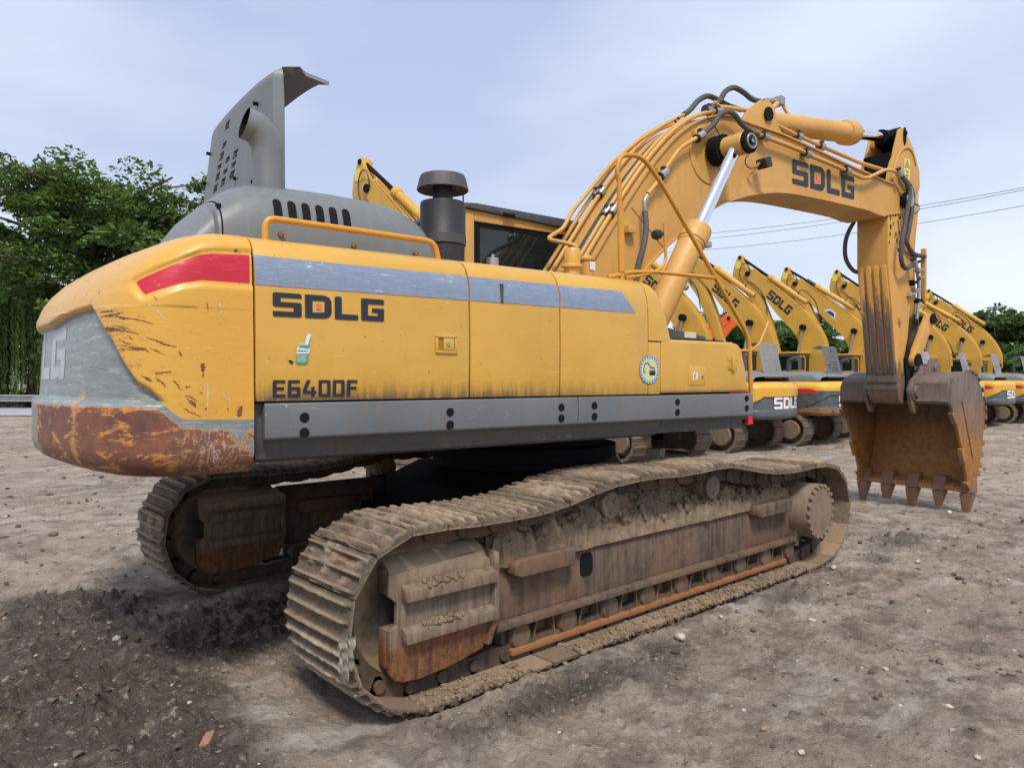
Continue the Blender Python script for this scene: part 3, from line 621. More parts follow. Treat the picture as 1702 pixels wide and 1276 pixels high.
# ---- track frame (built for the near side, mirrored for the far side)
def frame_parts():
    out = []
    f = MB()
    sec = [(-1.54, .275), (-1.54, .600), (-1.515, .650), (-1.44, .735), (-1.38, .76), (-1.20, .70), (-1.16, .60), (-1.16, .275)]
    f.prism(sec, -1.66, 1.93, 'x'); fr = f.build('track_frame', M_TFRAME, None, bevel=.012)
    g = MB()                                      # ledge, end collar, small step brackets
    g.prism([(-1.66, .235), (1.98, .235), (1.98, .275), (-1.66, .275)], -1.60, -1.50, 'y')
    g.prism([(-1.60, .19), (-1.60, .62), (-1.50, .72), (-1.38, .79), (-1.2, .73), (-1.12, .60), (-1.12, .235), (-1.5, .19)], 1.93, 1.985, 'x')
    out.append(('frame_flange', g.build('frame_flange', M_TFRAME, fr, bevel=.008)))
    for xa, xb in ((-1.55, -1.03), (1.20, 1.78)):
        g = MB(); pl = [(xa, .555), (xa+.05, .535), (xb, .535), (xb, .645), (xa+.04, .645), (xa, .62)]
        g.prism(pl, -1.64, -1.535, 'y'); g.build('step_bracket', M_TFRAME, fr, bevel=.018, seg=3)
    # frame window: solid dark oval, the shade inside the opening put into its colour
    g = MB(); xo, zo = -.83, .485; rim = [(xo+.062*math.copysign(abs(math.cos(a))**.55, math.cos(a)), zo+.078*math.copysign(abs(math.sin(a))**.55, math.sin(a))) for a in np.linspace(0, 2*math.pi, 29)[:-1]]
    g.prism(rim, -1.5435, -1.52, 'y'); g.build('frame_opening', M_DARK, fr)
    # guide plates under the frame: back web, arches and rusty lower rail
    g = MB(); g.box(-1.46, 1.80, -1.475, -1.455, .09, .26)
    for k in range(8):
        xc = -1.22+.415*k
        pts = [(xc-.105, -1.55, .085), (xc-.085, -1.55, .17), (xc-.065, -1.55, .222), (xc-.02, -1.55, .236), (xc+.05, -1.55, .232), (xc+.075, -1.55, .20), (xc+.085, -1.55, .085)]
        for i in range(len(pts)-1):
            a_, b_ = np.array(pts[i]), np.array(pts[i+1]); d_ = (b_-a_)/np.linalg.norm(b_-a_); nn = np.array([-d_[2], 0, d_[0]])*.007
            g.add([a_-nn, b_-nn, b_+nn, a_+nn, a_-nn+[0, .08, 0], b_-nn+[0, .08, 0], b_+nn+[0, .08, 0], a_+nn+[0, .08, 0]], [(0, 1, 2, 3), (7, 6, 5, 4), (0, 4, 5, 1), (3, 2, 6, 7), (0, 3, 7, 4), (1, 5, 6, 2)])
    g.build('roller_guard', M_TFRAME, fr, smooth=False)
    g = MB(); g.prism([(-1.52, .055), (1.80, .055), (1.80, .095), (-1.52, .095)], -1.575, -1.475, 'y'); g.build('lower_rail', M_RAIL, fr, bevel=.01)
    for k in range(9):
        xc = -1.43+.415*k; g = MB(); g.lathe([(.02, 0), (.075, 0), (.085, .015), (.085, .05), (.125, .055), (.13, .10), (.105, .12), (.105, .22), (.13, .24), (.125, .28), (.08, .30)], (xc, -1.56, .155), (0, 1, 0), 14)
        g.box(xc-.075, xc+.075, -1.50, -1.44, .13, .235); g.build('roller', M_TFRAME, fr, ang=35)
    # idler wheel
    g = MB(); ic = (-2.19, .49)
    g.lathe([(.02, 0), (.075, 0), (.085, .02), (.09, .055), (.20, .065), (.235, .055), (.325, .05), (.365, .035), (.382, .05), (.382, .10), (.40, .11), (.40, .19), (.382, .20), (.382, .25), (.3, .26), (.1, .25), (.02, .3)], (ic[0], -1.555, ic[1]), (0, 1, 0), 48)
    g.build('idler_wheel', M_IDLER, fr, ang=28)
    # idler guard plate
    y0 = -1.62
    pl = XZW([(646, 957), (800, 915), (815, 928), (818, 1035), (803, 1076), (790, 1084), (748, 1107), (700, 1127), (672, 1134), (656, 1132), (648, 1122), (647, 1050), (660, 1041), (660, 1003), (646, 992)], y0)
    xs_ = [p[0] for p in pl]; zmax = pl[1][1]
    g = MB(); g.prism(pl, y0, y0+.035, 'y')
    # top folds back over the idler in a rounded shoulder
    top = [(y0+.002, zmax-.055), (y0+.02, zmax-.012), (y0+.06, zmax+.02), (y0+.14, zmax+.05), (y0+.28, zmax+.06), (y0+.28, zmax+.03), (y0+.15, zmax+.015), (y0+.07, zmax-.015), (y0+.037, zmax-.06)]
    g.prism(top, min(xs_)+.01, pl[2][0]-.02, 'x')
    g.box(min(xs_)+.004, min(xs_)+.10, y0+.036, y0+.11, pl[-1][1], zmax-.01); g.box(min(xs_)+.004, min(xs_)+.10, y0+.036, y0+.11, pl[10][1]+.02, pl[11][1])
    gp = g.build('idler_guard', M_RUSTP, fr, bevel=.008); 
    for zc in (.60, .385):
        g = MB(); a_ = XZW([(672, 986), (818, 950)], y0)
        x0_, x1_ = a_[0][0], a_[1][0]; g.prism([(y0-.055, zc-.035), (y0-.050, zc+.02), (y0+.001, zc+.045), (y0+.001, zc-.035)], x0_-.02, x1_, 'x')
        g.build('guard_rib', M_RUSTP, gp, bevel=.006, rough=.004, rs=20)
    g = MB(); g.prism([(x1_-.005, .74), (x1_+.03, .72), (x1_+.03, .36), (x1_-.03, .21), (x1_-.06, .21), (x1_-.005, .37)], y0-.03, y0+.08, 'y'); g.build('guard_flange', M_RUSTP, gp, bevel=.006)
    # carrier rollers
    for xc in (-.60, .64):
        g = MB(); zc = .862
        g.lathe([(.02, 0), (.085, 0), (.093, .008), (.093, .022), (.082, .03), (.082, .05), (.098, .06), (.098, .20), (.05, .21)], (xc, -1.565, zc-.01), (0, 1, 0), 26)
        for k in range(3): a = k*2.094+.6; g.cyl((xc+.046*math.cos(a), -1.572, zc-.01+.046*math.sin(a)), (0, 1, 0), .020, .02, 8)
        g.cyl((xc, -1.36, zc-.01), (0, 1, 0), .05, .2, 10); g.box(xc-.06, xc+.06, -1.32, -1.24, .72, .90); g.build('carrier_roller', M_ROLL, fr, ang=35)
    # sprocket with final drive
    sc_ = (2.13, .50); g = MB()
    g.lathe([(.05, 0), (.215, .0), (.225, .012), (.225, .02), (.243, .022), (.250, .035), (.250, .36), (.30, .38), (.30, .52), (.1, .55)], (sc_[0], -1.735, sc_[1]), (0, 1, 0), 44)
    for k in range(20): a = k*2*math.pi/20; g.cyl((sc_[0]+.232*math.cos(a), -1.745, sc_[1]+.232*math.sin(a)), (0, 1, 0), .021, .03, 8, ch=.004)
    g.build('final_drive', M_ROLL, fr, ang=35)
    g = MB(); poly = []
    for k in range(42):
        a = k*2*math.pi/42; r_ = .42 if k % 2 else .355; poly.append((sc_[0]+r_*math.cos(a), sc_[1]+r_*math.sin(a)))
    g.prism(poly, YC-.035, YC+.035, 'y'); g.build('sprocket', M_SHOED, fr, bevel=.006)
    return fr
t = NT('dusty_idler_disc'); rr_ = t.math('SQRT', t.math('ADD', t.math('POWER', t.math('ADD', t.xyz(0), 2.19), 2.0), t.math('POWER', t.math('SUBTRACT', t.xyz(2), .49), 2.0)))
nn = t.noise(5, 5, .65); mk_ = t.ramp(t.math('ADD', rr_, t.math('MULTIPLY', t.math('SUBTRACT', nn, .5), .35)), .17, .32)
M_IDLER = t.fin(t.mix(mk_, (.055, .048, .044), t.mix(t.ramp(t.noise(22, 4), .35, .7), (.25, .175, .105), (.16, .115, .075))), .8, 0, nn, bs=.4, bd=.01, spec=.2)
M_ROLL = mk_rustmix('dusty_roller_steel', (.15, .115, .085), (.23, .175, .125), rust=(.16, .075, .04), amt=.4, mud=(.28, .21, .145), mudamt=.45)
FN = frame_parts(); FN.parent = EX
def mirror_tree(o, parent):
    c = mirror_y(o); c.parent = parent
    for ch in list(o.children): mirror_tree(ch, c)
    return c
kids = list(FN.children)
FM = copy_tree(FN, EX); FM.location.y = 2.815
# ---- mud packed on the near frame
def mud_fn(u, v):
    x = -1.66+3.56*u; y = -1.565+.40*v
    prof = .665+.105*math.sin(min(v*1.25, 1)*math.pi/2)-.02*v
    bulk = float(fbm2(np.array(x*2.2+3), np.array(y*3+1), 3))
    am = .05+.13*max(0, min(1, (bulk-.33)*2.6))*(1 if x < .45 else .62)*(.25+math.sin(math.pi*min(max(v*.9+.08, 0), 1)))
    h = prof+am-.045
    if v < .03 or v > .97 or u < .004 or u > .996: h = .60
    return (x+.012*math.sin(y*90), y-.02*(bulk > .6)*(v < .4), h)
m = MB(); m.grid(mud_fn, 330, 46); me_v = np.array(m.v)
cl = fbm2(me_v[:, 0]*26, me_v[:, 1]*26, 4, .62); wr = 1-np.abs(2*vnoise2(me_v[:, 0]*17+4, me_v[:, 1]*17)-1)
ins = (me_v[:, 2] > .61); me_v[:, 2] += ins*(.085*(cl-.5)+.045*(1-wr)**1.0-.01); me_v[:, 1] += ins*.02*(fbm2(me_v[:, 0]*20+9, me_v[:, 1]*20+3, 2)-.5)
m.v = [tuple(q) for q in me_v]
t = NT('dried_mud_clods'); b_ = t.noise(14, 6, .7); M_MUD = t.fin(t.mix(t.ramp(b_, .35, .68), t.mix(t.ramp(t.noise(3, 4), .4, .6), (.125, .092, .066), (.19, .14, .098)), (.30, .225, .155)), .95, 0, t.math('ADD', b_, t.math('MULTIPLY', t.noise(60, 4), .4)), bs=.9, bd=.02, spec=.12)
mud = m.build('packed_mud', M_MUD, FN, ang=60, fixn=False)
# loose clods as part of the same mud
rs = np.random.default_rng(8); N = 900; xx = rs.uniform(-1.55, 1.75, N); yy = -1.56+.34*rs.random(N)**.8; P = np.stack([rock_verts(rs, i) for i in range(20)])[rs.integers(0, 20, N)]
s_ = .008+.034*rs.random(N)**2.2; s_ *= np.where(xx < .4, 1.15, .7)
zz = []
for a_, b_ in zip(xx, yy):
    v_ = (b_+1.565)/.40; zz.append(mud_fn((a_+1.66)/3.56, v_)[2])
V = P*s_[:, None, None]+np.stack([xx, yy, np.array(zz)+s_*.4], 1)[:, None, :]
me = bpy.data.meshes.new('mud_lump'); me.from_pydata(V.reshape(-1, 3).tolist(), [], (ICOF[None]+12*np.arange(N)[:, None, None]).reshape(-1, 3).tolist()); me.materials.append(M_MUD)
o = bpy.data.objects.new('mud_lumps', me); COL.objects.link(o); o.parent = FN; o['kind'] = 'stuff'
# ---- crumbs lying on the inner face of the lower shoes and on the guard ribs
rs = np.random.default_rng(18); N = 1500; xx = rs.uniform(-2.35, 2.3, N); xx = xx[fbm2(xx*2.3+5, xx*0+3, 3) > .50]; N = len(xx); yy = np.where(rs.random(N) < .75, rs.uniform(-1.735, -1.56, N), -1.735+rs.normal(0, .012, N)); P = np.stack([rock_verts(rs, i) for i in range(20)])[rs.integers(0, 20, N)]
s_ = .004+.020*rs.random(N)**2.6; V = P*s_[:, None, None]*[1, 1, .7]+np.stack([xx, yy, .018+s_*.35], 1)[:, None, :]
N2 = 420; x2 = rs.uniform(-2.38, -1.80, N2); x2 = x2[fbm2(x2*7+1, x2*0+9, 2) > .52]; N2 = len(x2); which = rs.random(N2) < .5; y2 = rs.uniform(-1.672, -1.622, N2); z2 = np.where(which, .632, .417); s2 = .004+.013*rs.random(N2)**2; P2 = np.stack([rock_verts(rs, i) for i in range(20)])[rs.integers(0, 20, N2)]
V2 = P2*s2[:, None, None]+np.stack([x2, y2, z2+(y2+1.672)*.35], 1)[:, None, :]; V = np.concatenate([V, V2]); N = N+N2
me = bpy.data.meshes.new('track_crumbs'); me.from_pydata(V.reshape(-1, 3).tolist(), [], (ICOF[None]+12*np.arange(N)[:, None, None]).reshape(-1, 3).tolist()); me.materials.append(M_MUD)
o = bpy.data.objects.new('track_crumbs', me); COL.objects.link(o); o.parent = FN; o['kind'] = 'stuff'
# ---- centre frame and slew ring
g = MB(); g.prism([(-.95, .50), (.95, .50), (.95, .86), (.6, .98), (-.6, .98), (-.95, .86)], -.75, .75, 'y')
for sx in (-1, 1):
    for sy in (-1, 1):
        g.prism([(sx*.55-.26, .45), (sx*.55+.26, .45), (sx*.55+.26, .80), (sx*.55-.26, .80)], sy*.7, sy*1.2, 'y')
g.build('centre_frame', M_CARBODY if 'M_CARBODY' in globals() else M_DARK, EX, bevel=.02)
g = MB(); g.lathe([(.1, 0), (.78, 0), (.78, .06), (.84, .07), (.84, .17), (.74, .18), (.74, .24), (.1, .24)], (0, 0, .98), (0, 0, 1), 48); g.build('slew_ring', M_DARK, EX)
# ================================================================== upper structure (built in slewed coordinates, rotated as meshes' objects)
def up(o, parent=None):
    """hang a part that was modelled in the slewed frame"""
    if parent is None: o.parent = EX; o.rotation_euler = (0, 0, SLEW)
    else: o.parent = parent
    return o
W_ = 1.48
# ---- lettering
LETTERS = {
 'S': (1.12, [[(0.06, 1), (1.06, 1), (1.12, .94), (1.12, .80), (.30, .80), (.30, .615), (1.06, .615), (1.12, .555), (1.12, .06), (1.06, 0), (.06, 0), (0, .06), (0, .22), (.80, .22), (.80, .405), (.06, .405), (0, .465), (0, .94)]]),
 'D': (1.08, [[(0, 0), (.30, 0), (.30, 1), (0, 1)], [(.30, 1), (.80, 1), (.98, .92), (.80, .76), (.30, .76)], [(.98, .92), (1.08, .75), (1.08, .25), (.98, .08), (.78, .27), (.80, .76)], [(.30, 0), (.30, .24), (.78, .27), (.98, .08), (.80, 0)]]),
 'L': (1.0, [[(.05, 1), (.25, 1), (.30, .95), (.30, .24), (.96, .24), (1.0, .20), (1.0, .05), (.95, 0), (.05, 0), (0, .05), (0, .95)]]),
 'G': (1.02, [[(.05, 0), (0, .05), (0, .95), (.05, 1), (.97, 1), (1.02, .95), (1.02, .76), (.30, .76), (.30, .24), (.73, .24), (.73, .38), (.48, .38), (.48, .58), (1.02, .58), (1.02, .05), (.97, 0)]]),
 'E': (.78, [[(.06, 0), (0, .06), (0, .94), (.06, 1), (.78, 1), (.78, .82), (.24, .82), (.24, .60), (.70, .60), (.70, .42), (.24, .42), (.24, .18), (.78, .18), (.78, 0)]]),
 '6': (.80, [[(.06, 0), (0, .06), (0, .94), (.06, 1), (.76, 1), (.76, .82), (.23, .82), (.23, .60), (.23, .42), (.23, 0)], [(.23, .60), (.74, .60), (.80, .54), (.57, .42), (.23, .42)], [(.80, .54), (.80, .06), (.57, .18), (.57, .42)], [(.23, 0), (.23, .18), (.57, .18), (.80, .06), (.74, 0)]]),
 '4': (.86, [[(0, .20), (.55, .20), (.55, .37), (.24, .37), (.24, .44), (.50, 1), (.26, 1), (0, .42)], [(.55, 0), (.55, .60), (.76, .60), (.76, .37), (.86, .37), (.86, .20), (.76, .20), (.76, 0)]]),
 '0': (.80, [[(.06, 0), (0, .06), (0, .94), (.06, 1), (.23, 1), (.23, 0)], [(.57, 0), (.57, 1), (.74, 1), (.80, .94), (.80, .06), (.74, 0)], [(.23, 1), (.57, 1), (.57, .84), (.23, .84)], [(.23, .16), (.57, .16), (.57, 0), (.23, 0)]]),
 'F': (.74, [[(0, 0), (0, .94), (.06, 1), (.74, 1), (.74, .82), (.24, .82), (.24, .60), (.66, .60), (.66, .42), (.24, .42), (.24, 0)]]),
}
def put_text(txt, fn, mat, parent=None, gap=.16, name='lettering', square=None, width=None, dens=0, d=(0, 0, 0)):
    """fn(u, v): u runs 0..1 over the word, v 0..1 over the letter height -> 3-D point"""
    tot = sum(LETTERS[c][0] for c in txt)+gap*(len(txt)-1); u0 = 0; g = MB(); sq = None
    for c in txt:
        w, polys = LETTERS[c]
        for p in polys:
            g.add([fn((u0+a)/tot, b) for a, b in p], [tuple(range(len(p)))])
        if c == 'D': sq = (u0+.46, u0+.66)
        u0 += w+gap
    bm = bmesh.new(); me = bpy.data.meshes.new(name); me.from_pydata(g.v, [], g.f); bm.from_mesh(me)
    bmesh.ops.triangulate(bm, faces=bm.faces, ngon_method='BEAUTY')
    if dens:
        for _ in range(dens): bmesh.ops.subdivide_edges(bm, edges=[e for e in bm.edges if e.calc_length() > .05], cuts=1, use_grid_fill=False)
    bm.to_mesh(me); bm.free(); me.materials.append(mat); o = bpy.data.objects.new(name, me); COL.objects.link(o)
    if parent is not None: o.parent = parent
    if square and sq:
        s = MB(); s.add([fn(sq[0]/tot, .37), fn(sq[1]/tot, .37), fn(sq[1]/tot, .63), fn(sq[0]/tot, .63)], [(0, 1, 2, 3)])
        q = s.build(name+'_square', square, None, smooth=False); q.name = 'logo_square'; q.parent = parent if parent is not None else o
    return o
# ---- doors
PROF = [(-1.480, 1.600), (-1.484, 1.75), (-1.486, 1.95), (-1.482, 2.15), (-1.476, 2.26), (-1.462, 2.33), (-1.438, 2.385), (-1.400, 2.425), (-1.345, 2.448), (-1.27, 2.462), (-1.12, 2.475), (-.98, 2.48)]
INN = [(-.98, 2.45), (-1.3, 2.43), (-1.42, 2.36), (-1.45, 2.2), (-1.45, 1.60)]
def side_y(z):
    for (ya, za), (yb, zb) in zip(PROF, PROF[1:]):
        if za <= z <= zb: return ya+(yb-ya)*(z-za)/(zb-za)
    return PROF[0][0]
def door(x0, x1, name):
    g = MB(); g.prism(PROF+INN, x0+.0055, x1-.0055, 'x'); return up(g.build(name, M_DOOR, bevel=.006, seg=2, ang=26))
# door paint: grime gathers along the bottom sill (dirt splash, stays put)
def mk_door():
    t = NT('door_panel_paint'); z = t.xyz(2); big = t.noise(1.4, 5, .6); st = t.noise(7, 5, .65, stretch=(4, 4, .5)); fine = t.noise(40, 4, .6)
    c = t.mix(t.ramp(big, .3, .7), Y1, Y2)
    gr = t.math('MULTIPLY', t.math('MULTIPLY', t.ramp(z, 1.72, 1.60), t.ramp(t.xyz(0), -.2, -1.2, .35, 1.0)), t.ramp(t.math('ADD', st, t.ramp(z, 1.74, 1.6, -.1, .25)), .45, .75))
    c = t.mix(gr, c, (.14, .085, .055)); c = t.mix(t.math('MULTIPLY', scratches(t, .8, .004, 2), .45), c, (.80, .60, .30))
    c = t.mix(t.ramp(t.noise(48, 2, .5), .74, .765, 0, .8), c, (.12, .05, .02)); c = t.mix(t.ramp(st, .60, .8, 0, .22), c, (.33, .17, .04))
    c = t.mix(t.ramp(t.noise(2.2, 3, .5, stretch=(1, 1, 1.6)), .62, .7, 0, .18), c, (.50, .23, .02))
    return t.fin(c, t.ramp(t.noise(2.6, 5, .65), .3, .7, .26, .50), 0, t.math('ADD', t.noise(2.2, 2), t.math('MULTIPLY', t.noise(9, 2), .12)), bs=.22, bd=.05, coat=.25)
M_DOOR = mk_door()
SX = [-2.807, -1.517, -.799, .179, 1.318]
D1 = door(SX[0], SX[1], 'side_door'); D2 = door(SX[1], SX[2], 'side_door')
D1['label'] = 'long door with the big lettering and latch'; D2['label'] = 'narrow middle door with a dark streak in its stripe'
def side_decal(poly_px, name, mat, parent, off=.003, nz_=6):
    """flat sheet laid on the side panels, following their curve"""
    x0 = min(p[0] for p in poly_px)
    return None
def stripe(xa, xb, xb_low=None, parent=None):
    g = MB(); zs = np.linspace(2.190, 2.340, 7); r_ = []
    for z in zs:
        f = (z-2.19)/.15; xr = xb if xb_low is None else xb_low+(xb-xb_low)*f; r_.append((z, xr))
    vs = []
    for z, xr in r_: vs += [(xa, side_y(z)-.003, z), (xr, side_y(z)-.003, z)]
    g.add(vs, [(2*i, 2*i+1, 2*i+3, 2*i+2) for i in range(len(r_)-1)]); return up(g.build('stripe', M_STRIPE, None, ang=60), parent)
stripe(SX[0]+.006, SX[1]-.006, None, D1); stripe(SX[1]+.006, SX[2]-.006, None, D2)
def on_side(c00, c10, c01, off=.004):
    """c00 lower-left, c10 lower-right, c01 upper-left photo points on the side plane"""
    a = PU(*c00, 'y', -1.484); b = PU(*c10, 'y', -1.484); c = PU(*c01, 'y', -1.484)
    z0 = (a[2]+b[2])/2
    def fn(u, v): x = a[0]+(b[0]-a[0])*u; z = z0+(c[2]-a[2])*v; return (x, side_y(z)-off, z)
    return fn
put_text('SDLG', on_side((453, 526), (638, 534), (453, 486)), M_LET, D1, gap=.13, square=M_REDSQ)
put_text('E6400F', on_side((453, 661), (594, 658), (453, 632)), M_LET, D1, gap=.15, name='model_lettering')
# streak and seam on the middle door
g = MB(); 
for z0_, z1_ in ((2.19, 2.34),): g.box(-1.285, -1.265, side_y(2.2)-.0065, side_y(2.2)+.01, z0_, z1_-.03)
up(g.build('stripe_gap', simple('tarnished_stripe_edge', (.06, .065, .05), .5), None), D2)
# torn green-white sticker on the long door
def patch(pts, mat, name, parent, off=.005):
    g = MB(); g.add([(lambda q: (q[0], side_y(q[2])-off, q[2]))(PU(a, b, 'y', -1.484)) for a, b in pts], [tuple(range(len(pts)))]); return up(g.build(name, mat, None, smooth=False), parent)
M_STW = simple('white_sticker', (.70, .74, .76), .5, 0, 60, .5); M_STG = simple('green_sticker', (.05, .36, .20), .5, 0, 70, .35)
stk = patch([(492, 588), (493, 579), (499, 570), (506, 572), (508, 560), (512, 553), (517, 557), (513, 566), (511, 574), (516, 577), (513, 588)], M_STW, 'torn_sticker', D1)
patch([(491, 604), (492, 589), (512, 589), (511, 602), (505, 605)], M_STG, 'sticker_band', D1, .0055)
patch([(496, 577), (497, 573), (515, 574), (514, 579)], M_STG, 'sticker_band', D1, .007)
for k in range(4): patch([(493, 591+3*k), (493, 590+3*k), (509-2*(k % 2), 591+3*k), (509-2*(k % 2), 592+3*k)], M_STW, 'sticker_text', D1, .007)
patch([(494, 583), (494, 582), (510, 583), (510, 584)], M_LET, 'sticker_text', D1, .007); patch([(478, 600), (482, 598), (488, 602), (484, 604)], M_DARK, 'sticker_scrap', D1, .006)
# paddle latch
def latch(cx_, cz, w, h, parent):
    y = side_y(cz); g = MB()
    fr_ = [(-w, -h), (w, -h), (w, h), (-w, h)]
    g.box(cx_-w, cx_+w, y-.010, y+.01, cz+h*.72, cz+h); g.box(cx_-w, cx_+w, y-.010, y+.01, cz-h, cz-h*.72)
    g.box(cx_-w, cx_-w*.76, y-.0098, y+.01, cz-h*.72, cz+h*.72); g.box(cx_+w*.76, cx_+w, y-.0098, y+.01, cz-h*.72, cz+h*.72)
    fr = up(g.build('latch', M_DOOR, None, bevel=.0025), parent)
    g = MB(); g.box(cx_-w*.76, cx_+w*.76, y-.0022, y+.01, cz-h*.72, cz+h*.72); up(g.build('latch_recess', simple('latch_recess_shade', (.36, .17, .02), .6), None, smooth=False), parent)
    g = MB(); g.box(cx_-w*.28, cx_+w*.66, y-.012, y-.0024, cz-h*.66, cz+h*.66); up(g.build('latch_paddle', M_DOOR, None, bevel=.003), parent)
    g = MB(); g.cyl((cx_+w*.1, y-.0185, cz), (0, 1, 0), .011, .01, 14)
    for sx in (-1, 1):
        for sz in (-1, 1): g.cyl((cx_+sx*w*.88, y-.0125, cz+sz*h*.86), (0, 1, 0), .0045, .006, 8)
    up(g.build('lock', M_STEEL, None), parent)
q = PU(741, 572, 'y', -1.484); latch(float(q[0]), float(q[2]), .075, .054, D1)
# ---- front door with rounded leading edge
M_SEAM = M_DARK
g = MB(); g.prism(PROF+INN, SX[2]+.004, .045, 'x'); D3 = up(g.build('side_door', M_DOOR, bevel=.006, ang=26)); D3['label'] = 'front side door with the round blue sticker'
stripe(SX[2]+.006, PU(1035, 490, 'y', -1.476)[0], PU(1057, 522, 'y', -1.482)[0], D3)
# door panel between x=.045 and the leading slope
cols = []
g = MB(); n_c = 7
# the fixed corner post: closes the front with a rounded edge, sloping back towards the top
vs = []; zz_ = [1.995, 2.06, 2.15, 2.22, 2.28, 2.33, 2.375, 2.41, 2.435, 2.45, 2.46]
for z in zz_:
    yb = side_y(z) if z < 2.448 else -1.345+(z-2.448)*6
    xr = float(np.interp(z, [1.995, 2.2, 2.38, 2.42, 2.45, 2.46], [.325, .262, .19, .165, .12, .09])); r_ = .055
    row = [(.049, yb, z)]
    for k in range(n_c): a = math.pi/2*k/(n_c-1); row.append((xr-r_+r_*math.sin(a), yb+r_*(1-math.cos(a)), z))
    row += [(xr+.004, -.95, z), (.049, -.95, z)]; vs.append(row)
nr = len(vs[0]); flat = [p for r0 in vs for p in r0]
fs = [(i*nr+j, i*nr+(j+1) % nr, (i+1)*nr+(j+1) % nr, (i+1)*nr+j) for i in range(len(vs)-1) for j in range(nr)]+[tuple(range(nr)), tuple((len(vs)-1)*nr+j for j in range(nr))]
g.add(flat, fs); up(g.build('corner_post', M_DOOR, None, ang=30))
g = MB(); g.prism([(-1.483, 1.60), (-1.485, 1.985), (-1.40, 1.985), (-1.40, 1.60)], .049, .174, 'x'); up(g.build('lower_corner_panel', M_DOOR, None, bevel=.004), D3)
# ---- tool box in front
g = MB(); tb_ = [(.183, 1.603), (1.262, 1.603), (1.215, 1.80), (1.165, 1.955), (1.12, 1.995), (1.04, 2.012), (.183, 2.012)]
g.prism(tb_, -1.484, -.72, 'y'); TBX = up(g.build('tool_box', M_DOOR, None, bevel=.03, seg=4))
g = MB(); g.prism([(1.27-.9, 2.014), (1.02, 2.014), (1.0, 2.026), (.39, 2.026)], -1.42, -.80, 'y'); up(g.build('box_lid', M_DARK, None, bevel=.004), TBX)
def rect_px(px0, py0, px1, py1, y, d, name, mat, parent, bev=.004):
    a = PU(px0, py0, 'y', y); b = PU(px1, py1, 'y', y); g = MB(); g.box(a[0], b[0], y-d, y+.02, min(a[2], b[2]), max(a[2], b[2])); return up(g.build(name, mat, None, bevel=bev), parent)
rect_px(1144, 609, 1172, 640, -1.484, .004, 'access_cover', M_DOOR, TBX, .003)
rect_px(1151, 619, 1159, 631, -1.484, .0055, 'white_label', M_STW, TBX, .0005)
def glyphs(px0, py0, px1, py1, y, off, parent, seed, mat=M_LET, n=5):
    rs = np.random.default_rng(seed); a = PU(px0, py0, 'y', y); b = PU(px1, py1, 'y', y); g = MB()
    for k in range(n):
        u0, v0 = rs.random()*.7, rs.random()*.75; w_, h_ = (rs.uniform(.2, .5), .12) if k % 2 else (.12, rs.uniform(.2, .6))
        xa = a[0]+(b[0]-a[0])*u0; xb = a[0]+(b[0]-a[0])*min(1, u0+w_); za = a[2]+(b[2]-a[2])*v0; zb = a[2]+(b[2]-a[2])*min(1, v0+h_)
        g.add([(xa, y-off-.0003*k, za), (xb, y-off-.0003*k, za), (xb, y-off-.0003*k, zb), (xa, y-off-.0003*k, zb)], [(0, 1, 2, 3)])
    return up(g.build('label_print', mat, None, smooth=False), parent)
glyphs(1152, 620, 1158, 630, -1.484, .0062, TBX, 3)
q = PU(1167, 625, 'y', -1.484); g = MB(); g.cyl((q[0], -1.496, q[2]), (0, 1, 0), .011, .012, 12); up(g.build('lock', M_STEEL, None), TBX)
# hinge bracket and bolts
q0 = PU(1208, 592, 'y', -1.484); q1 = PU(1226, 616, 'y', -1.484); g = MB()
xm = (q0[0]+q1[0])/2; g.box(xm-.022, xm+.022, -1.507, -1.48, q1[2], q0[2]); g.box(xm-.055, xm+.055, -1.490, -1.478, q1[2]+.008, q0[2]-.008)
for sx in (-.043, .043):
    for zz in (q1[2]+.025, q0[2]-.025): g.cyl((xm+sx, -1.497, zz), (0, 1, 0), .008, .01, 8)
up(g.build('hinge', M_DOOR, None, bevel=.003), TBX)
# round sticker on the front door
q = PU(1079, 614, 'y', -1.484); cx_, cz_ = float(q[0]), float(q[2]); 
def disc(r0, r1, off, name, mat, parent, n=40):
    g = MB(); y = side_y(cz_)-off
    if r0 <= 0: g.add([(cx_+r1*math.cos(6.2832*k/n), y, cz_+r1*math.sin(6.2832*k/n)) for k in range(n)], [tuple(range(n))])
    else:
        g.add([(cx_+rr*math.cos(6.2832*k/n), y, cz_+rr*math.sin(6.2832*k/n)) for rr in (r0, r1) for k in range(n)], [(k, (k+1) % n, n+(k+1) % n, n+k) for k in range(n)])
    return up(g.build(name, mat, None, smooth=False), parent)
rz_ = abs(PU(1079, 590, 'y', -1.484)[2]-cz_)
stkr = disc(0, rz_*.80, .0042, 'round_sticker', simple('pale_yellow_sticker', (.60, .60, .30), .5, 0, 40, .3), D3); disc(rz_*.79, rz_, .0048, 'sticker_ring', simple('blue_sticker_ring', (.10, .27, .48), .5, 0, 40, .3), D3)
g = MB(); y = side_y(cz_)-.006
for k in range(22):
    a = 6.2832*k/22; r_ = rz_*.895; cc, ss = math.cos(a), math.sin(a); w_, h_ = rz_*.045, rz_*.065
    g.add([(cx_+r_*cc+dx*w_*-ss+dz*h_*cc, y, cz_+r_*ss+dx*w_*cc+dz*h_*ss) for dx, dz in ((-1, -1), (1, -1), (1, 1), (-1, 1))], [(0, 1, 2, 3)])
up(g.build('sticker_ring_print', M_STW, None, smooth=False), D3)
g = MB()
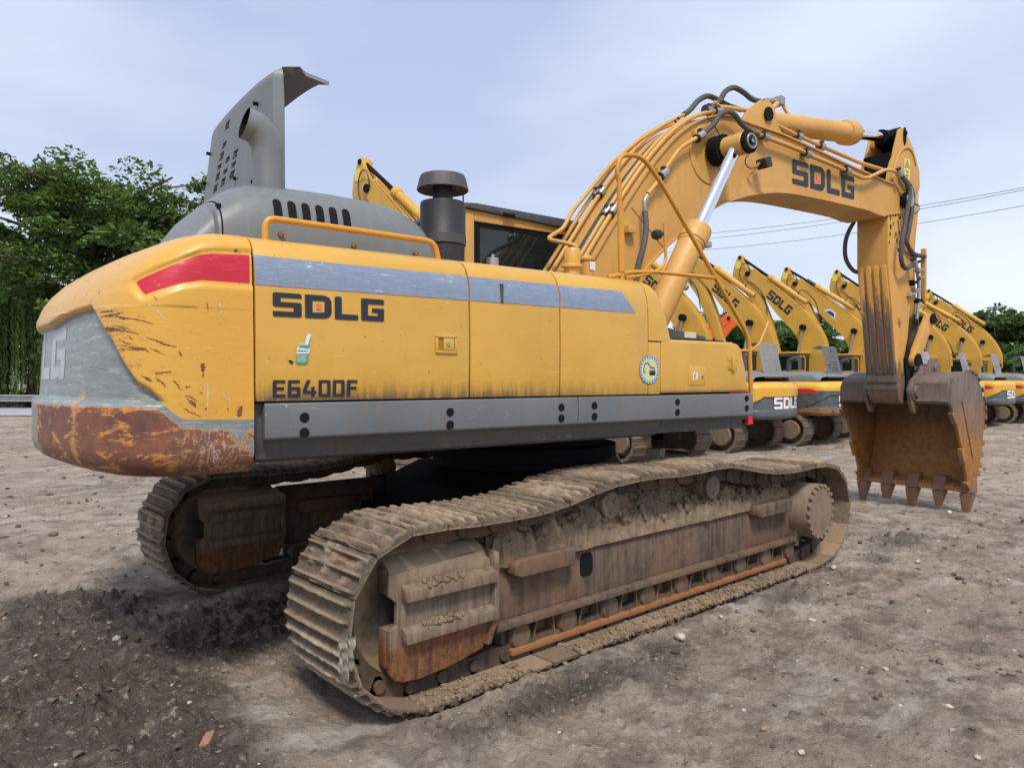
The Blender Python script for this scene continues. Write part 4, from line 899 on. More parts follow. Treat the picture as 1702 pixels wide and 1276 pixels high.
def ln(a, b, w_=.0035):
    a = np.array(a)*rz_; b = np.array(b)*rz_; d_ = (b-a)/np.linalg.norm(b-a); n_ = np.array([-d_[1], d_[0]])*w_
    g.add([(cx_+p[0], y, cz_+p[1]) for p in (a-n_, b-n_, b+n_, a+n_)], [(0, 1, 2, 3)])
for a_, b_ in [((-.62, -.1), (-.5, .38)), ((-.5, .38), (-.2, .46)), ((-.2, .46), (.2, .1)), ((-.62, -.1), (-.42, -.25)), ((.05, .12), (.42, .12)), ((.42, .12), (.5, -.05)), ((-.05, -.08), (.5, -.08)), ((.0, -.2), (.6, -.2)), ((.0, -.34), (.55, -.34))]: ln(a_, b_)
for a_, b_ in [((-.02, -.22), (.58, -.22)), ((.0, -.33), (.5, -.33))]: ln(a_, b_, .008)
up(g.build('sticker_drawing', M_LET, None, smooth=False), D3)
# ---- lower side frame, bumper bar
M_FRAMELOW = paint('grimy_grey_frame', (.075, .080, .080), (.10, .105, .10), rough=.5, dirt=.8, dirtcol=(.16, .10, .06), coat=0)
g = MB(); g.prism([(-1.425, 1.592), (-1.425, 1.42), (-1.40, 1.33), (-1.36, 1.285), (-1.28, 1.27), (-1.1, 1.27), (-1.1, 1.592)], -2.80, .25, 'x'); 
g.prism([(-1.425, 1.592), (-1.425, 1.42), (-1.40, 1.37), (-1.36, 1.34), (-1.28, 1.325), (-1.1, 1.325), (-1.1, 1.592)], .254, 1.30, 'x'); SF = up(g.build('side_frame', M_FRAMELOW, None, bevel=.006))
M_BAR = paint('grey_bumper_bar_paint', (.105, .118, .128), (.145, .158, .168), rough=.45, dirt=.95, dirtcol=(.15, .125, .09), coat=.05, scrcol=(.5, .45, .3), scr=.6)
xa = PU(440, 700, 'y', -1.48)[0]; xm_ = PU(961, 680, 'y', -1.48)[0]; xe = 1.318
for a_, b_ in ((xa, xm_-.003), (xm_+.003, xe)):
    g = MB(); g.prism([(-1.482, 1.588), (-1.486, 1.50), (-1.482, 1.412), (-1.47, 1.40), (-1.428, 1.397), (-1.428, 1.591), (-1.472, 1.591)], a_, b_, 'x'); up(g.build('bumper_bar', M_BAR, None, bevel=.008, seg=3), SF)
for px, ys in ((506, (694, 719)), (748, (685, 706)), (933, (677, 695)), (988, (674, 692)), (1126, (668, 685)), (1241, (662, 678))):
    for py in ys:
        q = PU(px, py, 'y', -1.485); g = MB(); g.lathe([(.027, 0), (.023, .002), (.0225, .02)], (q[0], -1.4875, q[2]), (0, 1, 0), 16); up(g.build('bolt_hole', M_DARK, None), SF)  # black disc on the bar; the hole's dark inside is put into its colour
# deck frame / underside
g = MB(); g.box(-2.78, 1.28, -1.40, 1.40, 1.30, 1.56); g.box(-2.2, 1.2, -.75, .75, 1.24, 1.30); g.box(-2.75, -.82, -1.30, 1.36, 1.56, 2.44); g.box(-.82, .03, -1.30, -.70, 1.56, 2.40); g.box(.03, 1.25, -1.30, -.70, 1.56, 1.9)
DK = up(g.build('deck_frame', M_CHAR, None))
g = MB(); g.prism([(-.82, 1.55), (.9, 1.55), (.55, 2.25), (.12, 2.25), (-.6, 1.75)], -.56, -.50, 'y'); g.prism([(-.82, 1.55), (.9, 1.55), (.55, 2.25), (.12, 2.25), (-.6, 1.75)], .10, .16, 'y'); up(g.build('boom_mount', M_BOOM, None, bevel=.01), DK)
# far side deck
g = MB(); g.prism([(p[0]*-1, p[1]) for p in PROF+INN], -2.80, -.40, 'x'); up(g.build('far_side_panel', M_DOOR, None))
# dark seam strips behind the door gaps
g = MB()
for x in SX[:4]: g.box(x-.012, x+.012, -1.452, -1.44, 1.60, 2.33)
up(g.build('seam_gasket', M_DARK, DK) if False else g.build('seam_gasket', M_DARK, None), DK)
# ---- counterweight
OUT = np.array([(-2.812, -1.49), (-2.95, -1.49), (-3.10, -1.488), (-3.22, -1.472), (-3.32, -1.425), (-3.395, -1.35), (-3.45, -1.24), (-3.50, -1.09), (-3.555, -.88), (-3.605, -.62), (-3.64, -.36), (-3.66, -.12), (-3.665, 0)])
OUT = np.vstack([OUT, (OUT*[1, -1])[::-1][1:]])
oc = np.array(catmull([(a, b, 0) for a, b in OUT], 14))[:, :2]; os_ = np.concatenate([[0], np.cumsum(np.linalg.norm(np.diff(oc, axis=0), axis=1))])
nearmask = oc[:, 1] < .4
def cw_s(px, py):
    """arc position and height where a sight line meets the counterweight's wall"""
    d = _toU(_ray(px, py)); o = CAMU; best = None
    for i in range(len(oc)-1):
        a, b = oc[i], oc[i+1]; e = b-a; den = d[0]*e[1]-d[1]*e[0]
        if abs(den) < 1e-9: continue
        t_ = ((a[0]-o[0])*e[1]-(a[1]-o[1])*e[0])/den; u_ = ((a[0]-o[0])*d[1]-(a[1]-o[1])*d[0])/den
        if t_ > 0 and -.001 <= u_ <= 1.001 and (best is None or t_ < best[0]): best = (t_, os_[i]+u_*np.linalg.norm(e), o[2]+t_*d[2])
    return best[1], best[2]
BY = [cw_s(*p) for p in ((418, 697), (305, 697), (288, 686), (260, 661), (248, 650), (226, 639), (214, 624), (181, 570), (147, 519), (140, 511))]
bs_ = [p[0] for p in BY]; bz_ = [p[1] for p in BY]; sC = bs_[-1]; zC = bz_[-1]
Q1 = cw_s(100, 524); Q2 = cw_s(72, 543)
bs_ += [Q1[0], Q2[0], Q2[0]+.6, os_[-1]]; bz_ += [Q1[1], Q2[1], Q2[1], Q2[1]]
def fY(s): return np.interp(s, bs_, bz_)
RP = np.array([cw_s(*p) for p in ((200, 466), (228, 488), (291, 468), (328, 464), (417, 470.5), (417, 422), (328, 417), (299, 419), (255, 437))])
def poly_sdf(P, x, z):
    d = np.full(x.shape, 1e9); ins = np.zeros(x.shape, bool); n = len(P)
    for i in range(n):
        a, b = P[i], P[(i+1) % n]; e = b-a; w0 = x-a[0]; w1 = z-a[1]; tt = np.clip((w0*e[0]+w1*e[1])/(e@e), 0, 1)
        d = np.minimum(d, np.hypot(w0-e[0]*tt, w1-e[1]*tt)); c = ((a[1] > z) != (b[1] > z)) & (x < (b[0]-a[0])*(z-a[1])/(b[1]-a[1]+1e-12)+a[0]); ins ^= c
    return np.where(ins, d, -d)
Zr = [(1.225, .9, .9), (1.225, .40, .40), (1.230, .18, .20), (1.243, .09, .11), (1.27, .035, .05), (1.31, .008, .012), (1.36, 0, 0)]+[(z, 0, 0) for z in np.arange(1.38, 1.60, .0125)]
Zr += [(z, (z-1.6)*.02, (z-1.6)*.06) for z in np.arange(1.60, 2.06, .0085)]
Zr += [(z, float(np.interp(z, [2.06, 2.15, 2.26, 2.33, 2.385, 2.425, 2.448, 2.47, 2.49, 2.50], [.008, .010, .014, .022, .045, .085, .14, .25, .5, .9])), float(np.interp(z, [2.06, 2.13, 2.20, 2.27, 2.33, 2.38, 2.42, 2.455, 2.485, 2.50], [.03, .055, .10, .165, .245, .33, .42, .55, .75, 1.0]))) for z in list(np.arange(2.06, 2.44, .0095))+[2.445, 2.455, 2.463, 2.47, 2.477, 2.483, 2.489, 2.494, 2.50]]
sp = []; s = 0.0
while s < os_[-1]: sp.append(s); s += .0095 if s < 2.3 else .07
sp.append(os_[-1]); sp = np.array(sp)
ox = np.interp(sp, os_, oc[:, 0]); oy = np.interp(sp, os_, oc[:, 1])
tx = np.gradient(ox, sp); ty = np.gradient(oy, sp); nx, ny = ty, -tx; sgn = -1 if (nx[len(nx)//2]*-1) < 0 else 1
if nx[len(nx)//2] > 0: nx, ny = -nx, -ny
nr_ = len(sp); rows = []; aY = []; aR = []; aB = []; aS = []
for z, es, er in Zr:
    px_ = -2.812+(ox+2.812)*((3.665-2.812-er)/(3.665-2.812)); py_ = oy*((1.49-es)/1.49)
    my = z-fY(sp); mr = poly_sdf(RP, sp, np.full(nr_, z))
    # horizontal distance to the crease edge where the boundary is steep
    grey = 1-sstep(-.018, .022, my); above = sstep(1.585, 1.62, np.full(nr_, z)+0*sp)
    inset = .040*grey*above
    hz = z*np.ones(nr_)
    rec = np.clip(sstep(-.035, -.008, mr), 0, 1); inset = inset+.014*rec
    lip = .012*np.exp(-((my-.03)/.03)**2)*sstep(sC-.1, sC+.1, sp); 
    px_ = px_-nx*inset; py_ = py_-ny*inset
    rows.append(np.stack([px_, py_, hz], 1)); aY.append(my); aR.append(mr); aS.append(sp.copy())
    # rusty area: lower belt round the corner
    zt_ = np.minimum(1.60, fY(sp)-.02); b_ = sstep(.0, .05, zt_-z)*(1-sstep(1.55, 1.95, sp)); aB.append(b_)
V = np.concatenate(rows); nz_r = len(rows)
ii = np.arange(nz_r*nr_).reshape(nz_r, nr_)
F = np.stack([ii[:-1, :-1], ii[:-1, 1:], ii[1:, 1:], ii[1:, :-1]], -1).reshape(-1, 4)
me = bpy.data.meshes.new('counterweight')
back = [tuple(ii[:, 0]), tuple(ii[::-1, -1])]
fr_face = [tuple([int(q) for q in ii[:, 0]]+[int(q) for q in ii[::-1, -1]])]
me.from_pydata(V.tolist(), [], F.tolist()+[tuple(int(q) for q in ii[0])]+[tuple(int(q) for q in ii[-1][::-1])]+fr_face)
bm = bmesh.new(); bm.from_mesh(me); bmesh.ops.recalc_face_normals(bm, faces=bm.faces); bm.to_mesh(me); bm.free()
for nm, arr in (('my', aY), ('mr', aR), ('rustzone', aB), ('arc', aS)):
    at = me.attributes.new(nm, 'FLOAT', 'POINT'); at.data.foreach_set('value', np.concatenate(arr).astype(np.float32))
me.polygons.foreach_set('use_smooth', [True]*len(me.polygons)); me.set_sharp_from_angle(angle=math.radians(50))
t = NT('counterweight_worn_paint'); my = t.attr('my'); mr = t.attr('mr'); rz1 = t.attr('rustzone'); arc = t.attr('arc'); z = t.xyz(2)
big = t.noise(1.5, 5, .6); n8 = t.noise(7, 7, .72); n20 = t.noise(22, 6, .7); hst = t.noise(5.0, 7, .72, stretch=(.9, .9, 5)); vst = t.noise(9, 5, .6, stretch=(2, 2, .35)); f60 = t.noise(70, 3, .6)
yel = t.mix(t.ramp(big, .3, .7), Y1, (.62, .315, .04))
grey_ = t.mix(t.ramp(hst, .35, .68), (.135, .165, .165), (.235, .265, .262)); grey_ = t.mix(t.ramp(n20, .55, .75, 0, .5), grey_, (.27, .25, .20))
grey_ = t.mix(t.math('MULTIPLY', t.ramp(t.noise(6, 6, .7, stretch=(1, 1, 7)), .57, .62), .6), grey_, (.44, .42, .34))
# bare rust on the belt with torn yellow-primer edges
gap_ = t.math('MULTIPLY', t.ramp(arc, .34, .10), t.ramp(t.noise(5.5, 5, .7), .42, .58)); rz1 = t.math('SUBTRACT', rz1, t.math('MULTIPLY', gap_, .75))
rv = t.math('ADD', t.math('MULTIPLY', rz1, .72), t.math('MULTIPLY', t.math('SUBTRACT', hst, .5), 1.35)); rv = t.math('ADD', rv, t.math('MULTIPLY', t.math('SUBTRACT', n8, .5), .8))
primer = t.mix(t.ramp(n20, .4, .6), (.60, .30, .075), (.50, .17, .035))
rustc = t.mix(t.ramp(n8, .36, .62), (.095, .042, .036), (.215, .075, .035)); rustc = t.mix(t.ramp(vst, .55, .75, 0, .7), rustc, (.26, .088, .022)); rustc = t.mix(t.ramp(f60, .55, .8, 0, .5), rustc, (.13, .085, .07))
rustc = t.mix(t.math('MULTIPLY', t.ramp(t.noise(7, 8, .78, stretch=(.7, .7, 2.6), dist=.4), .545, .585), t.ramp(arc, .15, .7, .45, 1)), rustc, primer)
c = t.mix(t.ramp(my, -.003, .003), grey_, yel)
c = t.mix(t.ramp(mr, -.0015, .0015), c, t.mix(t.ramp(t.noise(11, 5, .7), .62, .68, 0, .5), (.50, .008, .028), (.60, .05, .06)))
g1 = t.mix(t.ramp(rv, .26, .34), c, primer); g1 = t.mix(t.ramp(rv, .33, .42), g1, rustc)
c = t.mix(t.ramp(my, -.006, -.002, 1, 0), c, g1)
# orange scrape up the grey corner
sc = t.math('MULTIPLY', t.ramp(t.math('ABSOLUTE', t.math('SUBTRACT', arc, sC+.13)), .0, .16, 1, 0), t.ramp(z, 1.95, 1.62, 0.2, 1.0)); sc = t.math('ADD', sc, t.math('MULTIPLY', t.math('SUBTRACT', t.noise(14, 6, .75, stretch=(1, 1, 2.5)), .5), 2.2))
c = t.mix(t.math('MULTIPLY', t.ramp(sc, .82, .98), t.math('MULTIPLY', t.ramp(my, -.02, -.01, 1, 0), .85)), c, (.50, .26, .10))
# rusty scratch lines on the yellow near the crease
l1 = t.math('ABSOLUTE', t.math('SUBTRACT', t.noise(3.2, 4, .55, stretch=(1, 1, 7), dist=.35), .5)); gate = t.ramp(t.noise(6.5, 3, .6, stretch=(1, 1, 2)), .52, .60)
zone = t.math('MULTIPLY', t.ramp(arc, sC-.62, sC-.28, 0, 1), t.ramp(z, 2.06, 1.98)); l1m = t.math('MULTIPLY', t.math('MULTIPLY', t.ramp(l1, .0, .011, 1, 0), gate), zone)
c = t.mix(t.math('MULTIPLY', l1m, t.ramp(my, .0, .01)), c, (.14, .045, .02))
for sd_, st_, wd_ in ((4.3, (1.2, 1.2, 9), .012), (2.6, (.8, .8, 10), .008)):
    lq = t.math('ABSOLUTE', t.math('SUBTRACT', t.noise(sd_, 3, .5, stretch=st_, dist=.5), .47)); gq = t.ramp(t.noise(9, 4, .7, stretch=(1, 1, 2)), .53, .57)
    c = t.mix(t.math('MULTIPLY', t.math('MULTIPLY', t.math('MULTIPLY', t.ramp(lq, .0, wd_, 1, 0), gq), t.math('MULTIPLY', t.ramp(arc, sC-.55, sC-.2, 0.25, 1), t.ramp(z, 2.12, 2.02))), t.ramp(my, .0, .01)), c, (.13, .04, .018))
c = t.mix(t.math('MULTIPLY', t.math('MULTIPLY', t.ramp(t.noise(8, 6, .75, stretch=(1, 1, 3)), .60, .66), t.ramp(arc, sC-.35, sC-.12)), t.ramp(my, .0, .01)), c, (.42, .17, .06))
spots = t.math('MULTIPLY', t.ramp(t.noise(13, 3, .6), .71, .74), t.ramp(my, .0, .01)); c = t.mix(t.math('MULTIPLY', spots, .9), c, (.11, .04, .02))
c = t.mix(t.math('MULTIPLY', t.math('MULTIPLY', t.ramp(t.noise(17, 6, .8), .57, .64), t.ramp(my, .0, .02)), t.ramp(my, .22, .02)), c, (.40, .19, .05))
lw = t.math('MULTIPLY', scratches(t, 1.3, .005, 3), t.ramp(my, .0, .01)); c = t.mix(t.math('MULTIPLY', lw, .5), c, (.74, .58, .34))
ws = t.math('ABSOLUTE', t.math('SUBTRACT', t.noise(10, 5, .7, stretch=(1.6, 1.6, .6), dist=1.2), .5)); wz = t.math('MULTIPLY', t.math('MULTIPLY', t.ramp(arc, .05, .12), t.ramp(arc, .42, .24)), t.ramp(z, 1.52, 1.44))
c = t.mix(t.math('MULTIPLY', t.math('MULTIPLY', t.ramp(ws, .0, .014, .8, 0), wz), t.ramp(my, -.01, -.03)), c, (.62, .60, .50))
hgt = t.math('ADD', t.math('MULTIPLY', rv, .35), t.math('MULTIPLY', n20, .12))
rough_ = t.math('MAXIMUM', t.ramp(rv, .26, .45, .36, .62), t.ramp(my, -.01, 0, .34, .33))
M_CW = t.fin(c, rough_, 0, hgt, bs=.35, bd=.01, coat=.12)
me.materials.append(M_CW); CW = bpy.data.objects.new('counterweight', me); COL.objects.link(CW); up(CW)
def cw_skin(s, z, off=.0015):
    i = int(np.searchsorted(Zarr, z)); i = max(1, min(i, len(Zarr)-1)); f = (z-Zarr[i-1])/(Zarr[i]-Zarr[i-1]); R0, R1 = rows[i-1], rows[i]
    a = np.array([np.interp(s, sp, R0[:, k])*(1-f)+np.interp(s, sp, R1[:, k])*f for k in range(3)]); return a+np.array([np.interp(s, sp, nx), np.interp(s, sp, ny), 0])*off
Zarr = np.array([q[0] for q in Zr])+np.arange(len(Zr))*1e-7
def scrape(lines, w0, mat, name):
    rs = np.random.default_rng(5); g = MB()
    for L_ in lines:
        P2_ = [np.array(cw_s(a/3.544, 480+b/3.544)) for a, b in L_]; pts = catmull([(p[0], p[1], 0) for p in P2_], 8); n_ = len(pts); top_, bot = [], []
        ww = w0*rs.uniform(.6, 1.3)
        for i, p in enumerate(pts):
            t_ = pts[min(i+1, n_-1)]-pts[max(i-1, 0)]; t_ /= np.linalg.norm(t_)+1e-9; nn = np.array([-t_[1], t_[0]]); h_ = ww*math.sin(math.pi*(i+.35)/(n_+.2))**.6*rs.uniform(.35, 1.3)
            q = p[:2]+nn*rs.normal(0, .0012); top_.append(cw_skin(*(q+nn*h_))); bot.append(cw_skin(*(q-nn*h_)))
        g.add(top_+bot, [(i, i+1, n_+i+1, n_+i) for i in range(n_-1)])
    return up(g.build(name, mat, None, smooth=False, fixn=False), CW)
def cw_pt(s, z, off=.004):
    es = (z-1.6)*.02; er = (z-1.6)*.06; x = np.interp(s, os_, oc[:, 0]); y = np.interp(s, os_, oc[:, 1]); x = -2.812+(x+2.812)*((3.665-2.812-er)/(3.665-2.812)); y *= (1.49-es)/1.49
    a = np.interp(s, sp, nx); b = np.interp(s, sp, ny); k = -.040+off; return (x+a*k, y+b*k, z)
sg1, zg1 = cw_s(102, 536); sg0, zg0 = cw_s(101, 634)
Lw = .335; tot_w = 1.12+1.08+1.0+1.02+.39
def cwf(u, v): s_ = sg1+.13+(1-u)*(tot_w*.29); return cw_pt(s_, zg0+(zg1-zg0)*(.04+.92*v), .0015)
M_WORN = simple('worn_white_lettering', (.50, .52, .55), .5, 0, 6, .5)
put_text('SDLG', cwf, M_WORN, CW, gap=.13, name='rear_lettering', dens=2)
M_SCR = simple('rusty_scratch', (.19, .070, .028), .8, 0, 40, .5); M_SCL = simple('pale_primer_scratch', (.66, .50, .28), .7, 0, 60, .3)
scrape([[(560, 165), (640, 150), (705, 140)], [(575, 158), (680, 165), (790, 180), (885, 205)], [(600, 230), (660, 234), (728, 235)], [(625, 245), (720, 246), (805, 268)], [(680, 330), (760, 343), (835, 362)], [(690, 352), (790, 357), (850, 345)], [(845, 288), (900, 300), (960, 325), (1030, 340)],
 [(870, 350), (920, 368), (962, 388)], [(905, 500), (950, 493), (1008, 487)], [(820, 508), (860, 530), (892, 546)], [(910, 525), (950, 550), (975, 578)], [(1015, 535), (1040, 560), (1062, 590)], [(1085, 628), (1120, 634), (1160, 660)], [(1080, 700), (1130, 730), (1185, 752)], [(1100, 640), (1120, 670), (1158, 700)],
 [(565, 138), (610, 130), (645, 128)], [(865, 35), (885, 50), (905, 68)], [(1205, 75), (1213, 95), (1220, 128)], [(745, 275), (755, 290), (770, 300)], [(1195, 490), (1192, 520)], [(640, 215), (700, 222), (760, 240)], [(700, 300), (725, 318), (760, 325)], [(1045, 365), (1055, 380), (1066, 395)], [(780, 345), (830, 352), (870, 372)], [(655, 150), (690, 170), (740, 175)], [(1340, 700), (1345, 720)]], .0035, M_SCR, 'rust_scratches')
scrape([[(1180, 440), (1190, 450), (1192, 470), (1190, 488)], [(1424, 688), (1412, 720), (1404, 755)], [(760, 345), (800, 352), (840, 356)], [(1120, 655), (1140, 672), (1150, 690)], [(850, 520), (870, 532), (888, 540)], [(1212, 700), (1215, 715)], [(600, 232), (640, 238), (690, 240)]], .0105, M_SCR, 'rust_chips')
scrape([[(1283, 60), (1290, 110), (1298, 165)], [(1213, 540), (1219, 600), (1221, 680), (1216, 740)], [(1305, 600), (1335, 650), (1378, 545)], [(1345, 600), (1350, 650), (1352, 690)], [(660, 180), (720, 200), (800, 210)], [(1220, 545), (1225, 610), (1226, 660)], [(800, 60), (900, 120), (960, 180)], [(1330, 400), (1325, 420), (1318, 440)]], .0028, M_SCL, 'pale_scratches')
for so_ in [c for c in list(CW.children) if c.name.split('.')[0] in ('rust_scratches', 'rust_chips', 'pale_scratches')]:
    bm = bmesh.new(); bm.from_mesh(CW.data); nf = len(bm.faces); bm.from_mesh(so_.data); bm.faces.ensure_lookup_table(); CW.data.materials.append(so_.data.materials[0])
    for f_ in bm.faces[nf:]: f_.material_index = len(CW.data.materials)-1
    bm.to_mesh(CW.data); bm.free(); bpy.data.objects.remove(so_)
# ---- engine hood
HP = [(-3.02, 2.50), (-2.95, 2.62), (-2.88, 2.72), (-2.80, 2.80), (-2.72, 2.865), (-2.62, 2.905), (-2.45, 2.925), (-2.12, 2.93), (-1.9, 2.925), (-1.75, 2.91), (-1.62, 2.88), (-1.53, 2.835), (-1.47, 2.77), (-1.435, 2.68), (-1.42, 2.58), (-1.415, 2.50)]
hx = [p[0] for p in HP]; hz = [p[1] for p in HP]
def hood_section(x, v, x_end):
    zt = float(np.interp(x, hx, hz)); a = math.pi*v; e1, e2 = .42, .50
    k = min(1, max(0, (x_end-x)/.32)); hw = .93+.05*math.sin(k*math.pi/2)-(.06 if x < -2.85 else 0)
    cq = math.cos(a); fy = float(np.interp(x, [-3.02, -2.83, -2.6, -2.35], [-.50, -.36, .05, .93])); return (x, -.02-hw*abs(cq)**e1 if cq > 0 else -.02+fy*abs(cq)**e1, 2.38+(zt-2.38)*abs(math.sin(a))**e2)
def hood_piece(xa, xb, name, x_end=-1.415):
    g = MB(); n_ = 34
    def fn(u, v):
        w = 1-math.cos(u*math.pi/2) if False else u
        return hood_section(xa+(xb-xa)*w, v, x_end)
    g.grid(fn, n_, 56); o = g.build(name, M_GREY, None, ang=45, fixn=True); return up(o)
HOOD = hood_piece(-2.825, -1.416, 'engine_hood'); H2 = hood_piece(-3.02, -2.833, 'hood_rear_panel')
g = MB(); g.box(-2.84, -2.82, -.93, .9, 2.40, 2.70); up(g.build('hood_gasket', M_DARK, None), HOOD)
def hood_y(z, x):
    zt = float(np.interp(x, hx, hz)); r_ = ((z-2.38)/(zt-2.38))**(1/.50); a = math.asin(min(1, r_)); return -.02-.98*math.cos(a)**.42
for k in range(6):
    pts = []; xc = -2.515+.085*k; w_, h_ = .025, .062; zc = 2.705
    g = MB(); n_ = 24; ring = []
    for j in range(n_):
        a = 6.2832*j/n_; dx = w_*math.cos(a); dz = (h_-w_)*(1 if math.sin(a) > 0 else -1)+w_*math.sin(a); ring.append((xc+dx+.0*dz, hood_y(zc+dz, xc)-.004, zc+dz))
    lv = sorted(set(round(zc+(h_-w_)*s1+w_*s2, 4) for s1, s2 in [(1, a) for a in (0, .3, .55, .75, .9, .99)]+[(-1, -a) for a in (0, .3, .55, .75, .9, .99)]+[(a, 0) for a in (-.6, -.3, 0, .3, .6)]))
    vs = []
    for zq in lv:
        ex = max(0, abs(zq-zc)-(h_-w_)); hw_ = math.sqrt(max(1e-6, w_*w_-ex*ex)); yq = hood_y(zq, xc)-.004; vs += [(xc-hw_, yq, zq), (xc+hw_, yq, zq)]
    g = MB(); g.add(vs, [(2*i, 2*i+1, 2*i+3, 2*i+2) for i in range(len(lv)-1)]); up(g.build('vent_slot', M_DARK, None, smooth=False), HOOD)  # dark patch laid on the hood, shade inside the slot put into colour
for px, py in ((466, 389), (587, 408), (690, 421)):
    q = PU(px, py, 'y', -1.0); g = MB(); g.cyl((q[0], -1.02, q[2]), (0, 1, 0), .016, .03, 8); g.cyl((q[0]+.012, -1.034, q[2]), (0, 1, 0), .009, .02, 8); up(g.build('hood_bolt', M_RAIL, None), HOOD)
# ---- raised perforated cover
XP = -2.46; ny_, nz2 = 100, 62; y0_, y1_ = -.69, 1.15; z0_, z1_ = 2.47, 3.585
holes = []
for px, py in ((372, 220), (369, 250), (366, 267), (363, 283), (361, 299), (359, 317), (378, 271), (375.5, 288), (373, 305), (392, 260), (390, 276.5), (388, 294)):
    q = PU(px, py, 'x', XP); holes.append((q[1], q[2]))
bm = bmesh.new(); vg = {}
def vtx(i, j):
    if (i, j) not in vg:
        y = y0_+(y1_-y0_)*i/ny_; z = z0_+(z1_-z0_)*j/nz2
        lim = 1.16-.28*(z-3.0)/.5 if z > 3.0 else 1.16; y = y0_+(lim-y0_)*i/ny_
        x = XP+.02*math.cos((i/ny_-.5)*math.pi)*-1+.03*((i/ny_-.5)*2)**6
        if i < 2: x += .05*(2-i)/2
        vg[(i, j)] = bm.verts.new((x, y, z))
    return vg[(i, j)]
for i in range(ny_):
    for j in range(nz2):
        yc_ = y0_+(y1_-y0_)*(i+.5)/ny_; zc_ = z0_+(z1_-z0_)*(j+.5)/nz2
        if any(abs(yc_-(hy+.0-.5*(zc_-hz_))) < .064 and abs(zc_-hz_) < .0225 for hy, hz_ in holes): continue
        bm.faces.new((vtx(i, j), vtx(i+1, j), vtx(i+1, j+1), vtx(i, j+1)))
# bent lip along the top edge, running forward
prev = [vtx(i, nz2) for i in range(ny_+1)]
for k in range(1, 15):
    if k <= 7: a = math.pi/2*k/7*1.07; dx = .075*(1-math.cos(a)); dz = .075*math.sin(a)
    else: f = (k-7)/7; dx = .075+.215*f; dz = .075-.03*f
    row = []
    for i in range(ny_+1):
        base_ = vg[(i, nz2)].co; row.append(bm.verts.new((base_.x+dx, base_.y-.02*(k > 7)*(1-i/ny_), base_.z+dz)))
    for i in range(ny_): bm.faces.new((prev[i], prev[i+1], row[i+1], row[i]))
    prev = row
bmesh.ops.recalc_face_normals(bm, faces=bm.faces)
r_ = bmesh.ops.solidify(bm, geom=list(bm.faces), thickness=.028)
me = bpy.data.meshes.new('raised_cover'); bm.to_mesh(me); bm.free(); me.materials.append(M_GREY); me.polygons.foreach_set('use_smooth', [True]*len(me.polygons)); me.set_sharp_from_angle(angle=math.radians(35))
RC = bpy.data.objects.new('raised_cover', me); COL.objects.link(RC); up(RC)
g = MB(); sc0 = [(-2.49, -.74, 2.5), (-2.49, -.74, 2.9), (-2.495, -.74, 3.04), (-2.51, -.745, 3.14), (-2.56, -.75, 3.215), (-2.64, -.75, 3.24)]
g.tube(catmull(sc0, 6), [.095]*31, 26, cap=False); 
up(g.build('exhaust_scoop', M_GREY, None, ang=60, fixn=False), RC)
g = MB(); g.tube(catmull(sc0, 6), [.088]*31, 26, cap=False); up(g.build('scoop_lining', M_DARK, None, fixn=False), RC)
g = MB(); g.cyl((-2.60, -.75, 3.23), (1, 0, 0), .086, .01, 26); up(g.build('scoop_throat', M_DARK, None), RC)  # dark disc across the bore, coloured for the shade inside the pipe
for i, (yy, zz) in enumerate(((-.45, 3.48), (.72, 3.45), (.85, 3.25), (1.0, 3.05), (.0, 3.1), (-.4, 2.99))): g = MB(); g.cyl((XP-.035, yy, zz), (1, 0, 0), .013, .03, 8); up(g.build('cover_bolt', M_DARK, None), RC)
# ---- air cleaner
ax_, ay_ = float(PU(736, 400, 'y', -.72)[0]), -.72
rA = (PU(776, 400, 'y', -.72)[0]-PU(696, 400, 'y', -.72)[0])/2*.82
def zA(py): return float(PU(736, py, 'y', -.72)[2])
g = MB(); g.lathe([(rA*.9, 0), (rA*.95, zA(410)-2.38), (rA, zA(408)-2.38), (rA, zA(392)-2.38), (rA*.985, zA(391)-2.38), (rA*.985, zA(343)-2.38), (rA*.96, zA(338)-2.38), (rA*.5, zA(336)-2.38), (rA*.44, zA(335)-2.38), (rA*.44, zA(310)-2.38)], (ax_, ay_, 2.38), (0, 0, 1), 44)
AC = up(g.build('air_cleaner', M_BLACK, None, ang=35))
g = MB(); g.lathe([(rA*1.008, 0), (rA*1.008, zA(393)-zA(408))], (ax_, ay_, zA(408)), (0, 0, 1), 44); up(g.build('clamp_band', M_CHAR, None), AC)
z0c = zA(318); g = MB(); g.lathe([(rA*.40, .03), (rA*1.10, .0), (rA*1.13, .006), (rA*1.08, .04), (rA*1.02, .085), (rA*.96, .105), (rA*.5, .122), (.01, .125)], (ax_, ay_, z0c), (0, 0, 1), 44)
g.tube([(ax_+.16, ay_-.02, zA(331)), (ax_+.16, ay_-.02, z0c+.14)], .006, 6); up(g.build('rain_cap', M_CHAR, None, ang=30), AC)
